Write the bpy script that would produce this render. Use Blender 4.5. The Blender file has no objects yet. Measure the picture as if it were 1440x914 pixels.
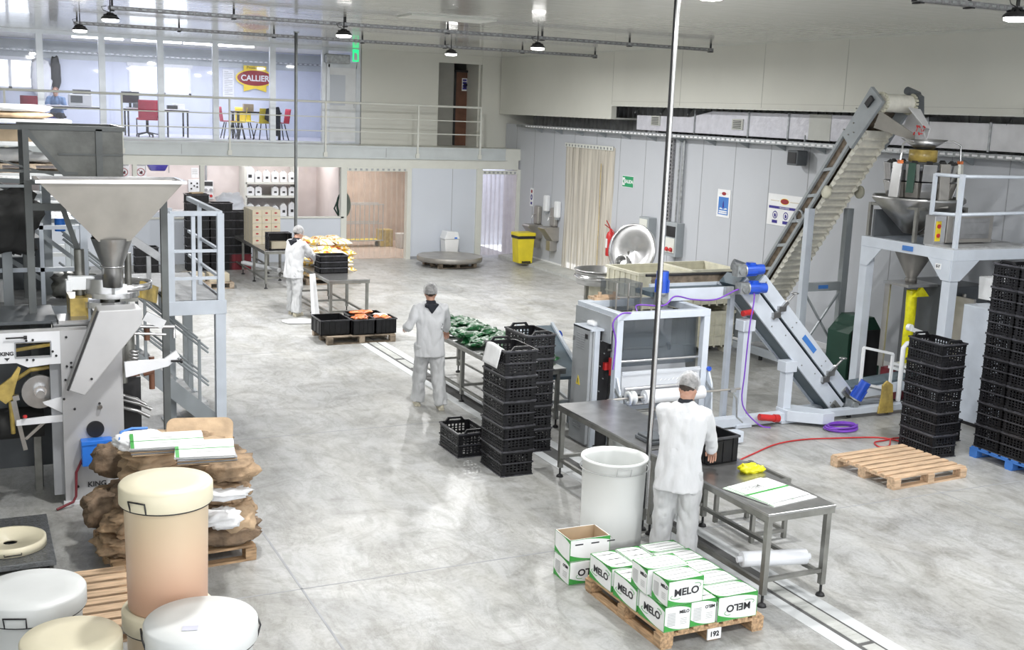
import bpy, bmesh, math, random
from mathutils import Vector, Matrix, noise, Euler
random.seed(7)
R=math.radians; PI=math.pi
S=bpy.context.scene; COL=S.collection
# ---------------------------------------------------------------- camera
F_PX=1592.76; PITCH,ROLL,YAW=R(10.729),R(2.214),R(26.07); CAM=Vector((0,0,4.1))
fwd=Vector((math.sin(YAW)*math.cos(PITCH),math.cos(YAW)*math.cos(PITCH),-math.sin(PITCH)))
_r=Vector((math.cos(YAW),-math.sin(YAW),0)); _u=_r.cross(fwd)
rt=_r*math.cos(ROLL)+_u*math.sin(ROLL); up=-_r*math.sin(ROLL)+_u*math.cos(ROLL)
cd=bpy.data.cameras.new('camera'); cam=bpy.data.objects.new('camera',cd); COL.objects.link(cam)
cd.sensor_width=36; cd.sensor_fit='HORIZONTAL'; cd.lens=F_PX*36/1440; cd.clip_end=200
mw=Matrix((rt,up,-fwd)).transposed().to_4x4(); mw.translation=CAM; cam.matrix_world=mw
S.camera=cam
def ray(px,py): return fwd*F_PX+rt*(px-720)-up*(py-457)
def AZ(px,py,z=0.0): d=ray(px,py); return CAM+d*((z-CAM.z)/d.z)
def AX(px,py,x): d=ray(px,py); return CAM+d*(x/d.x)
def AY(px,py,y): d=ray(px,py); return CAM+d*(y/d.y)
# ---------------------------------------------------------------- view and world
S.view_settings.view_transform='Standard'; S.view_settings.look='None'
S.view_settings.gamma=1; S.view_settings.use_curve_mapping=False; S.view_settings.exposure=0.28
W=bpy.data.worlds.new('world'); S.world=W; W.use_nodes=True
bg=W.node_tree.nodes['Background']; bg.inputs[0].default_value=(.93,.96,1,1); bg.inputs[1].default_value=2.2
LAMP_W=150
# ---------------------------------------------------------------- materials
def mat(name,col,rough=.5,metal=0,var=.06,vs=4,bump=0,bs=20,alpha=1,trans=0,coat=0,emit=0,stretch=None,spec=.5):
    m=bpy.data.materials.new(name); m.use_nodes=True; nt=m.node_tree; b=nt.nodes['Principled BSDF']
    c=tuple(col)+(1,)
    b.inputs['Roughness'].default_value=rough; b.inputs['Metallic'].default_value=metal
    b.inputs['Specular IOR Level'].default_value=spec
    b.inputs['Alpha'].default_value=alpha; b.inputs['Transmission Weight'].default_value=trans
    b.inputs['Coat Weight'].default_value=coat
    tc=nt.nodes.new('ShaderNodeTexCoord'); out=tc.outputs['Object']
    if stretch:
        mp=nt.nodes.new('ShaderNodeMapping'); mp.inputs['Scale'].default_value=stretch
        nt.links.new(out,mp.inputs[0]); out=mp.outputs[0]
    n=nt.nodes.new('ShaderNodeTexNoise'); n.inputs['Scale'].default_value=vs; n.inputs['Detail'].default_value=5
    nt.links.new(out,n.inputs['Vector'])
    r=nt.nodes.new('ShaderNodeValToRGB'); r.color_ramp.elements[0].position=.3; r.color_ramp.elements[1].position=.7
    r.color_ramp.elements[0].color=tuple(max(0,x*(1-var*2)) for x in col)+(1,)
    r.color_ramp.elements[1].color=tuple(min(1,x*(1+var)) for x in col)+(1,)
    nt.links.new(n.outputs['Fac'],r.inputs[0]); nt.links.new(r.outputs[0],b.inputs['Base Color'])
    if bump:
        n2=nt.nodes.new('ShaderNodeTexNoise'); n2.inputs['Scale'].default_value=bs; n2.inputs['Detail'].default_value=4
        nt.links.new(out,n2.inputs['Vector'])
        bp=nt.nodes.new('ShaderNodeBump'); bp.inputs['Strength'].default_value=bump; bp.inputs['Distance'].default_value=.02
        nt.links.new(n2.outputs['Fac'],bp.inputs['Height']); nt.links.new(bp.outputs[0],b.inputs['Normal'])
    if emit:
        b.inputs['Emission Color'].default_value=c; b.inputs['Emission Strength'].default_value=emit
    return m
K={}
def mk(n,*a,**k): K[n]=mat(n,*a,**k)
mk('panel_blue',(.62,.66,.73),.45,var=.02,vs=.8)
mk('panel_wall',(.50,.52,.555),.45,var=.02,vs=.8)
mk('panel_beige',(.70,.70,.64),.5,var=.03,vs=.6)
mk('panel_cream',(.68,.69,.64),.45,var=.02)
mk('seam',(.33,.34,.36),.6)
mk('seam_pale',(.50,.50,.46),.6)
mk('fascia',(.55,.59,.60),.4,var=.03)
mk('steel',(.46,.46,.46),.28,.9,var=.10,vs=6,bump=.05,bs=40)
mk('steel_dull',(.30,.30,.28),.42,.75,var=.15,vs=5,bump=.05)
mk('steel_tan',(.44,.42,.39),.38,.7,var=.08,vs=3)
mk('steel_bright',(.72,.72,.73),.22,.9,var=.08)
mk('galv',(.42,.44,.45),.42,.7,var=.15,vs=14)
mk('frame_blue',(.60,.65,.72),.38,.1,var=.04)
mk('frame_grey',(.36,.39,.41),.45,.1,var=.05)
mk('machine_grey',(.50,.50,.51),.42,.15,var=.04,vs=3)
mk('machine_white',(.80,.81,.84),.35,.05,var=.03)
mk('cabinet_grey',(.40,.42,.44),.4,.2,var=.04)
mk('black',(.02,.02,.022),.5,var=.2)
mk('crate_black',(.010,.010,.012),.42,var=.3,vs=9,spec=.35)
mk('crate_edge',(.07,.07,.08),.22,var=.3,vs=9)
mk('rubber',(.03,.03,.03),.75,var=.2)
mk('wood',(.50,.33,.19),.75,var=.25,vs=7,bump=.25,bs=30,stretch=(1,6,6))
mk('wood_pale',(.62,.44,.29),.72,var=.18,vs=5,bump=.2,bs=20,stretch=(.8,7,7))
mk('paper_scrap',(.58,.59,.70),.6)
mk('wood_grey',(.36,.29,.22),.8,var=.3,vs=7,bump=.25,bs=30)
mk('blue_pallet',(.05,.17,.50),.45,var=.1)
mk('blue_motor',(.02,.09,.55),.3,.1,var=.1,coat=.4)
mk('blue_box',(.03,.20,.75),.4,var=.05)
mk('yellow',(.80,.62,.03),.42,var=.08)
mk('bin_yellow',(.75,.62,.03),.4,var=.06)
mk('amber',(.45,.33,.09),.3,var=.2,vs=10)
mk('red',(.55,.03,.03),.35,var=.1)
mk('red_cloth',(.50,.03,.07),.7,var=.1)
mk('orange_pack',(.75,.20,.06),.3,var=.35,vs=14,bump=.5,bs=25)
mk('white',(.80,.81,.82),.45,var=.03)
mk('white_gloss',(.82,.84,.86),.25,var=.03)
mk('paper',(.84,.85,.86),.6,var=.04,vs=10)
mk('carton_white',(.84,.85,.85),.55,var=.03,vs=8)
mk('green_print',(.05,.34,.06),.5,var=.05)
mk('black_print',(.03,.03,.035),.5)
mk('grey_print',(.42,.43,.43),.6)
mk('kraft',(.38,.265,.165),.8,var=.35,vs=6,bump=1,bs=14)
mk('kraft_dark',(.25,.175,.115),.8,var=.35,vs=6,bump=1,bs=14)
mk('kraft_light',(.50,.36,.23),.75,var=.15,vs=6,bump=.5,bs=10)
mk('carton',(.52,.40,.27),.7,var=.08)
mk('beige_carton',(.47,.42,.32),.6,var=.05)
mk('cream',(.72,.67,.50),.42,var=.05,vs=3,spec=.4)
mk('cream_lid',(.80,.74,.56),.4,var=.04,vs=3)
mk('white_plastic',(.70,.72,.72),.38,var=.03,vs=3)
mk('bin_ivory',(.66,.64,.52),.5,var=.08,vs=6)
mk('belt_white',(.80,.78,.70),.5,var=.06,vs=10)
mk('belt_blue',(.10,.14,.17),.5,var=.1)
mk('tray_tan',(.25,.20,.15),.4,.4,var=.3,vs=9)
mk('coat',(.64,.65,.67),.85,var=.06,vs=4,bump=.8,bs=10,stretch=(1,1,.4))
mk('trousers',(.55,.56,.57),.85,var=.08,vs=4,bump=.9,bs=10,stretch=(1,1,.4))
mk('collar',(.015,.017,.025),.8)
mk('skin',(.50,.28,.20),.5,var=.1)
mk('hair',(.05,.035,.028),.6,var=.3,vs=30)
mk('hair_auburn',(.16,.06,.03),.6,var=.3,vs=30)
mk('shoe',(.62,.58,.46),.6,var=.1)
mk('denim',(.16,.25,.42),.8,var=.1)
mk('cloth_white',(.80,.81,.83),.8,var=.04,bump=.6,bs=8)
mk('duct',(.86,.86,.93),.3,.0,var=.05,vs=6,bump=.9,bs=7)
mk('duct_white',(.86,.86,.88),.4,var=.04)
mk('corrugated',(.50,.51,.51),.6,.0,var=.1)
mk('dark_gap',(.10,.10,.10),.8)
mk('office_wall',(.66,.70,.80),.45,var=.02)
mk('office_floor',(.66,.66,.74),.3,var=.04)
mk('store_wall',(.78,.70,.68),.55,var=.03)
mk('frame_dark',(.13,.14,.14),.5,.2,var=.1)
mk('hopper_dark',(.16,.165,.155),.45,.35,var=.18,vs=4,bump=.1)
mk('store_brown',(.50,.40,.34),.5,var=.08)
mk('door_brown',(.16,.07,.04),.45,var=.15)
mk('corridor',(.38,.375,.34),.6,var=.04)
mk('alu',(.62,.65,.68),.35,.5,var=.05)
mk('pink_leaf',(.72,.72,.73),.5)
mk('purple',(.20,.06,.50),.45)
mk('sign_green',(.02,.30,.12),.4)
mk('sign_blue',(.06,.20,.55),.4)
mk('navy',(.04,.03,.25),.4)
mk('logo_red',(.30,.02,.03),.45)
mk('logo_yellow',(.95,.70,.05),.5)
mk('skirt_grey',(.25,.27,.29),.55)
mk('maroon',(.18,.02,.03),.5)
mk('green_dark',(.012,.055,.035),.5)
mk('film',(.80,.83,.88),.12,alpha=.42,var=.02)
mk('film_roll',(.80,.82,.86),.15,var=.03,coat=.5)
mk('yellow_film',(.85,.80,.02),.25,var=.1,vs=12,bump=.4)
mk('smoke_panel',(.10,.12,.14),.12,alpha=.50)
mk('dark_panel',(.10,.11,.12),.35,var=.08)
mk('strip_pvc',(.80,.76,.70),.10,alpha=.13,var=.05,vs=2,stretch=(4,4,.3))
mk('strip_dirty',(.68,.63,.54),.16,alpha=.78,var=.16,vs=2.2,stretch=(5,5,.25))
mk('strip_clear',(.80,.76,.86),.12,alpha=.55,var=.05)
mk('hairnet',(.85,.87,.90),.4,alpha=.36,var=.2,vs=30,bump=.6,bs=40)
mk('lamp_lens',(1,.98,.95),.4,emit=14)
mk('led',(1,.98,1),.4,emit=5)
mk('exit_green',(.02,.75,.25),.4,emit=.9)
mk('screen',(.02,.02,.03),.2)
mk('slab_light',(.58,.60,.61),.5,var=.05)
mk('slab',(.50,.51,.49),.55,var=.1)
mk('diamond',(.20,.21,.22),.4,.6,var=.15,vs=20,bump=.6,bs=60)
mk('perf',(.30,.30,.31),.45,.5,var=.2,vs=30)
mk('deck',(.46,.47,.48),.5,.2,var=.15,vs=5)
# glass that stays see-through for light and eye alike
def glass(name,tint,fac):
    m=bpy.data.materials.new(name); m.use_nodes=True; nt=m.node_tree; nt.nodes.clear()
    o=nt.nodes.new('ShaderNodeOutputMaterial'); mx=nt.nodes.new('ShaderNodeMixShader')
    t=nt.nodes.new('ShaderNodeBsdfTransparent'); g=nt.nodes.new('ShaderNodeBsdfGlossy')
    t.inputs[0].default_value=tint+(1,); g.inputs['Roughness'].default_value=.03
    fr=nt.nodes.new('ShaderNodeFresnel'); fr.inputs[0].default_value=fac
    nt.links.new(fr.outputs[0],mx.inputs[0]); nt.links.new(t.outputs[0],mx.inputs[1]); nt.links.new(g.outputs[0],mx.inputs[2])
    nt.links.new(mx.outputs[0],o.inputs[0]); K[name]=m
glass('glass',(.97,.98,1),1.35)
def floor_mat():
    m=mat('concrete',(.5,.5,.48),.4,bump=.12,bs=9); nt=m.node_tree; b=nt.nodes['Principled BSDF']
    tc=[n for n in nt.nodes if n.type=='TEX_COORD'][0]
    def nz(scale,det,rough=.6,st=None,dist=0):
        n=nt.nodes.new('ShaderNodeTexNoise'); n.inputs['Scale'].default_value=scale; n.inputs['Detail'].default_value=det
        n.inputs['Roughness'].default_value=rough; n.inputs['Distortion'].default_value=dist
        if st:
            mp=nt.nodes.new('ShaderNodeMapping'); mp.inputs['Scale'].default_value=st
            nt.links.new(tc.outputs['Object'],mp.inputs[0]); nt.links.new(mp.outputs[0],n.inputs['Vector'])
        else: nt.links.new(tc.outputs['Object'],n.inputs['Vector'])
        return n
    def ramp(n,p0,c0,p1,c1):
        r=nt.nodes.new('ShaderNodeValToRGB'); e=r.color_ramp.elements
        e[0].position=p0;e[0].color=c0+(1,);e[1].position=p1;e[1].color=c1+(1,)
        nt.links.new(n.outputs['Fac'],r.inputs[0]); return r
    def mul(a,bb,f=1):
        x=nt.nodes.new('ShaderNodeMix'); x.data_type='RGBA'; x.blend_type='MULTIPLY'; x.inputs['Factor'].default_value=f
        nt.links.new(a,x.inputs['A']); nt.links.new(bb,x.inputs['B']); return x.outputs['Result']
    a=ramp(nz(.55,8,.62,dist=.6),.30,(.345,.35,.35),.68,(.545,.55,.548))
    c=ramp(nz(1.3,10,.72,dist=1.6),.36,(.72,.71,.69),.54,(1,1,1)); c2=ramp(nz(4.5,8,.7,(1,.35,1),2.0),.40,(.82,.82,.80),.52,(1,1,1))
    d=ramp(nz(2.2,6,.6,(1,.25,1)),.40,(.90,.89,.86),.60,(1,1,1))
    e=ramp(nz(28,6,.7),.30,(.86,.86,.86),.55,(1,1,1))
    o=mul(a.outputs[0],c.outputs[0]); o=mul(o,c2.outputs[0]); o=mul(o,d.outputs[0]); o=mul(o,e.outputs[0]); f1=ramp(nz(5,9,.75,(1.0,.45,1),3.0),.485,(1,1,1),.50,(.66,.66,.66)); f1.color_ramp.elements.new(.515).color=(1,1,1,1); f2=ramp(nz(.8,3),.48,(1,1,1),.56,(0,0,0)); f3=nt.nodes.new('ShaderNodeMix'); f3.data_type='RGBA'; f3.inputs['B'].default_value=(1,1,1,1); nt.links.new(f1.outputs[0],f3.inputs['A']); nt.links.new(f2.outputs[0],f3.inputs['Factor']); o=mul(o,f3.outputs['Result'])
    nt.links.new(o,b.inputs['Base Color'])
    rr=nt.nodes.new('ShaderNodeMapRange'); rr.inputs[3].default_value=.28; rr.inputs[4].default_value=.5
    nt.links.new(nz(1.1,5).outputs['Fac'],rr.inputs[0]); nt.links.new(rr.outputs[0],b.inputs['Roughness'])
    K['concrete']=m
floor_mat()
def ceil_mat():
    m=mat('ceiling_gloss',(.70,.70,.67),.14,var=.02,bump=0,coat=.3); nt=m.node_tree; b=nt.nodes['Principled BSDF']
    tc=[n for n in nt.nodes if n.type=='TEX_COORD'][0]
    mp=nt.nodes.new('ShaderNodeMapping'); mp.inputs['Scale'].default_value=(.9,3.2,1)
    n=nt.nodes.new('ShaderNodeTexNoise'); n.inputs['Scale'].default_value=1.6; n.inputs['Detail'].default_value=3
    bp=nt.nodes.new('ShaderNodeBump'); bp.inputs['Strength'].default_value=.12; bp.inputs['Distance'].default_value=.03
    nt.links.new(tc.outputs['Object'],mp.inputs[0]); nt.links.new(mp.outputs[0],n.inputs['Vector'])
    nt.links.new(n.outputs['Fac'],bp.inputs['Height']); nt.links.new(bp.outputs[0],b.inputs['Normal'])
    K['ceiling']=m
ceil_mat()
def grad_tub(name,top,bot,z0,z1):   # dyed plastic: pink powder showing through the lower wall
    m=mat(name,top,.42); nt=m.node_tree; b=nt.nodes['Principled BSDF']
    tc=[n for n in nt.nodes if n.type=='TEX_COORD'][0]
    sx=nt.nodes.new('ShaderNodeSeparateXYZ'); nt.links.new(tc.outputs['Object'],sx.inputs[0])
    n=nt.nodes.new('ShaderNodeTexNoise'); n.inputs['Scale'].default_value=4; nt.links.new(tc.outputs['Object'],n.inputs['Vector'])
    ad=nt.nodes.new('ShaderNodeMath'); ad.operation='MULTIPLY_ADD'; ad.inputs[1].default_value=.12
    nt.links.new(n.outputs['Fac'],ad.inputs[0]); nt.links.new(sx.outputs[2],ad.inputs[2])
    mr=nt.nodes.new('ShaderNodeMapRange'); mr.inputs[1].default_value=z0; mr.inputs[2].default_value=z1
    nt.links.new(ad.outputs[0],mr.inputs[0])
    mx=nt.nodes.new('ShaderNodeMix'); mx.data_type='RGBA'; mx.inputs['A'].default_value=bot+(1,); mx.inputs['B'].default_value=top+(1,)
    nt.links.new(mr.outputs[0],mx.inputs['Factor']); nt.links.new(mx.outputs['Result'],b.inputs['Base Color']); K[name]=m
grad_tub('tub_pink',(.72,.60,.42),(.60,.37,.26),.20,.80)
grad_tub('tub_white',(.76,.78,.77),(.42,.43,.43),.20,.235)
def green_pack_mat():
    m=mat('green_pack',(.02,.2,.06),.33,bump=.6,bs=18); nt=m.node_tree; b=nt.nodes['Principled BSDF']
    tc=[n for n in nt.nodes if n.type=='TEX_COORD'][0]
    n=nt.nodes.new('ShaderNodeTexNoise'); n.inputs['Scale'].default_value=9; n.inputs['Detail'].default_value=2
    nt.links.new(tc.outputs['Object'],n.inputs['Vector'])
    r=nt.nodes.new('ShaderNodeValToRGB'); r.color_ramp.interpolation='CONSTANT'; e=r.color_ramp.elements
    e[0].position=0; e[0].color=(.006,.075,.02,1); e[1].position=.5; e[1].color=(.012,.14,.04,1)
    for p,c in ((.62,(.50,.55,.48,1)),(.645,(.015,.13,.04,1)),(.72,(.30,.09,.02,1)),(.735,(.012,.10,.03,1))):
        q=e.new(p); q.color=c
    nt.links.new(n.outputs['Fac'],r.inputs[0]); nt.links.new(r.outputs[0],b.inputs['Base Color']); K['green_pack']=m
green_pack_mat()
def print_pack(name,cols):
    m=mat(name,(.5,.5,.5),.35,bump=.5,bs=12); nt=m.node_tree; b=nt.nodes['Principled BSDF']
    tc=[n for n in nt.nodes if n.type=='TEX_COORD'][0]
    n=nt.nodes.new('ShaderNodeTexNoise'); n.inputs['Scale'].default_value=5; n.inputs['Detail'].default_value=1
    nt.links.new(tc.outputs['Object'],n.inputs['Vector'])
    r=nt.nodes.new('ShaderNodeValToRGB'); r.color_ramp.interpolation='CONSTANT'; e=r.color_ramp.elements
    e[0].position=0; e[0].color=cols[0]+(1,); e[1].position=.45; e[1].color=cols[1]+(1,)
    for i,c in enumerate(cols[2:]): q=e.new(.53+.07*i); q.color=c+(1,)
    nt.links.new(n.outputs['Fac'],r.inputs[0]); nt.links.new(r.outputs[0],b.inputs['Base Color']); K[name]=m
print_pack('pack_yellow',[(.75,.73,.68),(.78,.50,.08),(.80,.78,.74),(.75,.45,.05),(.40,.08,.05)])
print_pack('pack_white',[(.78,.77,.74),(.78,.77,.74),(.70,.15,.06),(.78,.60,.2)])
# ---------------------------------------------------------------- mesh helpers
class B:
    def __init__(s): s.v=[];s.f=[];s.m=[];s.s=[];s.T=Matrix.Identity(4);s.mi=0;s.sm=False
    def add(s,vs,fs,sm=None):
        o=len(s.v); s.v+=[s.T@Vector(v) for v in vs]; s.f+=[tuple(i+o for i in f) for f in fs]
        s.m+=[s.mi]*len(fs); s.s+=[s.sm if sm is None else sm]*len(fs); return s
    def box(s,x0,x1,y0,y1,z0,z1):
        return s.add([(x0,y0,z0),(x1,y0,z0),(x1,y1,z0),(x0,y1,z0),(x0,y0,z1),(x1,y0,z1),(x1,y1,z1),(x0,y1,z1)],
          [(0,3,2,1),(4,5,6,7),(0,1,5,4),(1,2,6,5),(2,3,7,6),(3,0,4,7)],False)
    def cb(s,c,d,rot=None):
        T=s.T; s.T=T@Matrix.Translation(Vector(c))@(rot.to_matrix().to_4x4() if isinstance(rot,Euler) else (rot if rot else Matrix.Identity(4)))
        s.box(-d[0]/2,d[0]/2,-d[1]/2,d[1]/2,-d[2]/2,d[2]/2); s.T=T; return s
    def beam(s,p,q,w,h,upv=(0,0,1)):      # rectangular bar p->q, w across, h along up
        p=Vector(p);q=Vector(q);d=q-p;L=d.length
        if L<1e-6: return s
        d.normalize(); u=Vector(upv)
        if abs(d.dot(u))>.97: u=Vector((0,1,0)) if abs(d.y)<.9 else Vector((1,0,0))
        r=d.cross(u).normalized(); u=r.cross(d)
        vs=[]
        for e in (p,q):
            for a,b in ((-1,-1),(1,-1),(1,1),(-1,1)): vs.append(e+r*(a*w/2)+u*(b*h/2))
        return s.add(vs,[(0,3,2,1),(4,5,6,7),(0,1,5,4),(1,2,6,5),(2,3,7,6),(3,0,4,7)],False)
    def tube(s,pts,r,n=8,closed=False,cap=True):
        pts=[Vector(p) for p in pts]; N=len(pts); rs=r if isinstance(r,(list,tuple)) else [r]*N
        vs=[];fs=[];pr=None
        for i,p in enumerate(pts):
            if closed: d=pts[(i+1)%N]-pts[i-1]
            else: d=pts[min(i+1,N-1)]-pts[max(i-1,0)]
            if d.length<1e-9: d=Vector((0,0,1))
            d.normalize()
            if pr is None:
                a=Vector((0,0,1)) if abs(d.z)<.9 else Vector((1,0,0)); x=d.cross(a).normalized()
            else:
                x=pr-d*pr.dot(d); x=x.normalized() if x.length>1e-6 else d.orthogonal().normalized()
            pr=x; y=d.cross(x)
            for k in range(n):
                t=2*PI*k/n; vs.append(p+(x*math.cos(t)+y*math.sin(t))*rs[i])
        M=N if closed else N-1
        for i in range(M):
            a=i*n;b=((i+1)%N)*n
            for k in range(n): fs.append((a+k,a+(k+1)%n,b+(k+1)%n,b+k))
        s.add(vs,fs,True)
        if cap and not closed:
            s.add([v for v in vs[:n]],[tuple(range(n))[::-1]],False); s.add([v for v in vs[-n:]],[tuple(range(n))],False)
        return s
    def cyl(s,p,q,r0,r1=None,n=20): return s.tube([p,q],[r0,r0 if r1 is None else r1],n)
    def lathe(s,prof,c=(0,0,0),n=32,rx=1,ry=1,axis='z',close=False):
        vs=[];fs=[];c=Vector(c)
        for r,z in prof:
            for k in range(n):
                t=2*PI*k/n; a,b=r*math.cos(t)*rx,r*math.sin(t)*ry
                vs.append(c+(Vector((a,b,z)) if axis=='z' else Vector((a,-z,b)) if axis=='y' else Vector((z,a,b))))
        P=len(prof)
        for i in range(P if close else P-1):
            a=i*n;b=((i+1)%P)*n
            for k in range(n): fs.append((a+k,a+(k+1)%n,b+(k+1)%n,b+k))
        return s.add(vs,fs,True)
    def disc(s,c,r,n=32,axis='z',rx=1,ry=1):
        c=Vector(c);vs=[]
        for k in range(n):
            t=2*PI*k/n;a,b=r*math.cos(t)*rx,r*math.sin(t)*ry
            vs.append(c+(Vector((a,b,0)) if axis=='z' else Vector((a,0,b)) if axis=='y' else Vector((0,a,b))))
        return s.add(vs,[tuple(range(n))],False)
    def prism(s,poly,axis,a0,a1):         # poly 2D; axis 'y': (x,z); 'x': (y,z); 'z': (x,y)
        def P(p,a): return (p[0],a,p[1]) if axis=='y' else (a,p[0],p[1]) if axis=='x' else (p[0],p[1],a)
        n=len(poly); vs=[P(p,a0) for p in poly]+[P(p,a1) for p in poly]
        return s.add(vs,[tuple(range(n))[::-1],tuple(range(n,2*n))]+[(i,(i+1)%n,(i+1)%n+n,i+n) for i in range(n)],False)
    def grid(s,fn,nu,nv,sm=True):
        vs=[fn(i/nu,j/nv) for j in range(nv+1) for i in range(nu+1)]
        return s.add(vs,[(j*(nu+1)+i,j*(nu+1)+i+1,(j+1)*(nu+1)+i+1,(j+1)*(nu+1)+i) for j in range(nv) for i in range(nu)],sm)
    def mesh(s,me,T):
        o=len(s.v); s.v+=[s.T@(T@v.co) for v in me.vertices]
        for p in me.polygons: s.f.append(tuple(i+o for i in p.vertices)); s.m.append(s.mi); s.s.append(False)
        return s
    def data(s,name,mats,fix=True):
        me=bpy.data.meshes.new(name); me.from_pydata([tuple(v) for v in s.v],[],s.f)
        for m in (mats if isinstance(mats,(list,tuple)) else [mats]): me.materials.append(K[m] if isinstance(m,str) else m)
        me.polygons.foreach_set('material_index',s.m); me.polygons.foreach_set('use_smooth',s.s)
        if fix:
            bm=bmesh.new(); bm.from_mesh(me); bmesh.ops.recalc_face_normals(bm,faces=bm.faces); bm.to_mesh(me); bm.free()
        me.update(); return me
    def build(s,name,mats,parent=None,bevel=0,mod=None):
        o=bpy.data.objects.new(name,s.data(name,mats)); COL.objects.link(o)
        if parent: o.parent=parent
        if bevel:
            b=o.modifiers.new('bevel','BEVEL'); b.width=bevel; b.segments=2; b.limit_method='ANGLE'; b.angle_limit=R(50)
        return o
def tag(o,label,cat,group=None,kind=None):
    if label: o['label']=label
    if cat: o['category']=cat
    if group: o['group']=group
    if kind: o['kind']=kind
    return o
def thing(name,label,cat,loc=(0,0,0),rz=0,group=None):
    o=bpy.data.objects.new(name,None); COL.objects.link(o); o.empty_display_size=.1
    o.location=loc; o.rotation_euler=(0,0,rz); return tag(o,label,cat,group)
def struct(name,b,m,label=None,bevel=0):
    o=b.build(name,m,None,bevel); o['kind']='structure'
    if label: o['label']=label
    return o
KIDS={}
def copy_tree(o,parent=None,loc=None,rz=None,label=None,group=None):
    c=o.copy(); COL.objects.link(c)
    if parent: c.parent=parent
    if loc is not None: c.location=loc
    if rz is not None: c.rotation_euler=(0,0,rz)
    if label: c['label']=label
    if group: c['group']=group
    for ch in list(o.children): copy_tree(ch,c)
    return c
def bake(o):   # turn a modified object into plain mesh
    bpy.context.view_layer.update()
    dg=bpy.context.evaluated_depsgraph_get(); me=bpy.data.meshes.new_from_object(o.evaluated_get(dg))
    o.modifiers.clear(); o.data=me; return o
def textmesh(txt,size,bold=0,align='CENTER'):
    c=bpy.data.curves.new('t','FONT'); c.body=txt; c.size=size; c.align_x=align; c.align_y='CENTER'; c.offset=bold; c.extrude=.0008
    o=bpy.data.objects.new('t',c); COL.objects.link(o); bpy.context.view_layer.update()
    me=bpy.data.meshes.new_from_object(o.evaluated_get(bpy.context.evaluated_depsgraph_get()))
    COL.objects.unlink(o); bpy.data.objects.remove(o); return me
TX={}
def text(b,txt,size,T,bold=0,sx=1):       # add flat lettering; T maps text XY plane to place
    k=(txt,size,bold)
    if k not in TX: TX[k]=textmesh(txt,size,bold)
    b.mesh(TX[k],T@Matrix.Diagonal((sx,1,1,1))); return b
def face_my(x,y,z,flip=1):   # text reading on a face whose normal is -Y (viewed from the camera side)
    return Matrix.Translation((x,y,z))@Matrix(((1,0,0,0),(0,0,-1,0),(0,1,0,0),(0,0,0,1)))
def face_mx(x,y,z):   # face with normal -X: reads towards -Y
    return Matrix.Translation((x,y,z))@Matrix(((0,0,-1,0),(-1,0,0,0),(0,1,0,0),(0,0,0,1)))
def face_up(x,y,z,rz=0): return Matrix.Translation((x,y,z))@Matrix.Rotation(rz,4,'Z')
def spl(P,n=6):     # smooth curve through points
    P=[Vector(p) for p in P]; o=[]
    for i in range(len(P)-1):
        a,b,c,d=P[max(i-1,0)],P[i],P[i+1],P[min(i+2,len(P)-1)]
        for k in range(n):
            t=k/n; o.append(.5*((2*b)+(c-a)*t+(2*a-5*b+4*c-d)*t*t+(3*b-a-3*c+d)*t**3))
    return o+[P[-1]]
def arc(c,r,a0,a1,n,plane='xz'):
    o=[]
    for i in range(n+1):
        t=a0+(a1-a0)*i/n; p,q=r*math.cos(t),r*math.sin(t)
        o.append((c[0]+p,c[1],c[2]+q) if plane=='xz' else (c[0]+p,c[1]+q,c[2]) if plane=='xy' else (c[0],c[1]+p,c[2]+q))
    return o
# ================================================================ LIGHT
def area(name,loc,rot,sx,sy,w,col=(1,1,1)):
    l=bpy.data.lights.new(name,'AREA'); l.shape='RECTANGLE'; l.size=sx; l.size_y=sy; l.energy=w; l.color=col
    o=bpy.data.objects.new(name,l); o.location=loc; o.rotation_euler=rot; COL.objects.link(o); return o
area('office_ceiling_light',(5.2,32.4,5.42),(0,0,0),7.5,1.6,150,(.90,.92,1))
area('store_ceiling_light',(6.6,31.4,2.62),(0,0,0),5.5,1.4,80,(1,.95,.92))
area('passage_ceiling_light',(10.6,31.4,2.6),(0,0,0),1.6,1.6,60,(1,.95,.90))
area('passage_ceiling_light',(14.2,30.6,2.6),(0,0,0),1.4,1.4,26,(.9,.88,1))
# ================================================================ SETTING
ZC=5.56; XW=14.2; YP=28.9; YG=30.0; ZM=3.03
b=B(); b.box(-7,XW,-6,40,-.1,0); struct('floor',b,'concrete')
b=B(); b.box(-7,XW+1.6,-3,YG+.1,ZC,ZC+.1); struct('ceiling',b,'ceiling')
b=B(); b.box(-7.1,-7,-6,40,0,ZC); struct('wall_left',b,'panel_beige')
# lower right wall with panel seams (panels, door opening for the strip curtain, cable duct)
b=B(); b.box(XW,XW+.12,-3,23.80,0,3.72); b.box(XW,XW+.12,26.15,29.9,0,3.72); b.box(XW,XW+.12,23.80,26.15,3.33,3.72)
struct('wall_right',b,'panel_wall')
b=B()
y=4.3
for k in range(24):
    yy=4.3+1.13*k
    if yy>29.5: break
    if 23.7<yy<26.2: b.box(XW-.004,XW,yy-.008,yy+.008,3.34,3.72)
    else: b.box(XW-.004,XW,yy-.008,yy+.008,.12,3.72)
struct('trim_1',b,'seam')
b=B(); b.box(XW+.9,XW+1.0,-3,YG+6,0,ZC); struct('wall_outer_right',b,'corrugated')
b=B()
for k in range(120): b.box(XW+.86,XW+.9,4+.22*k,4.1+.22*k,3.4,ZC)
struct('trim_2',b,'corrugated')
b=B(); b.box(XW+.12,XW+.9,-3,30.0,3.60,3.66); struct('trim_3',b,'dark_gap')
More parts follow.
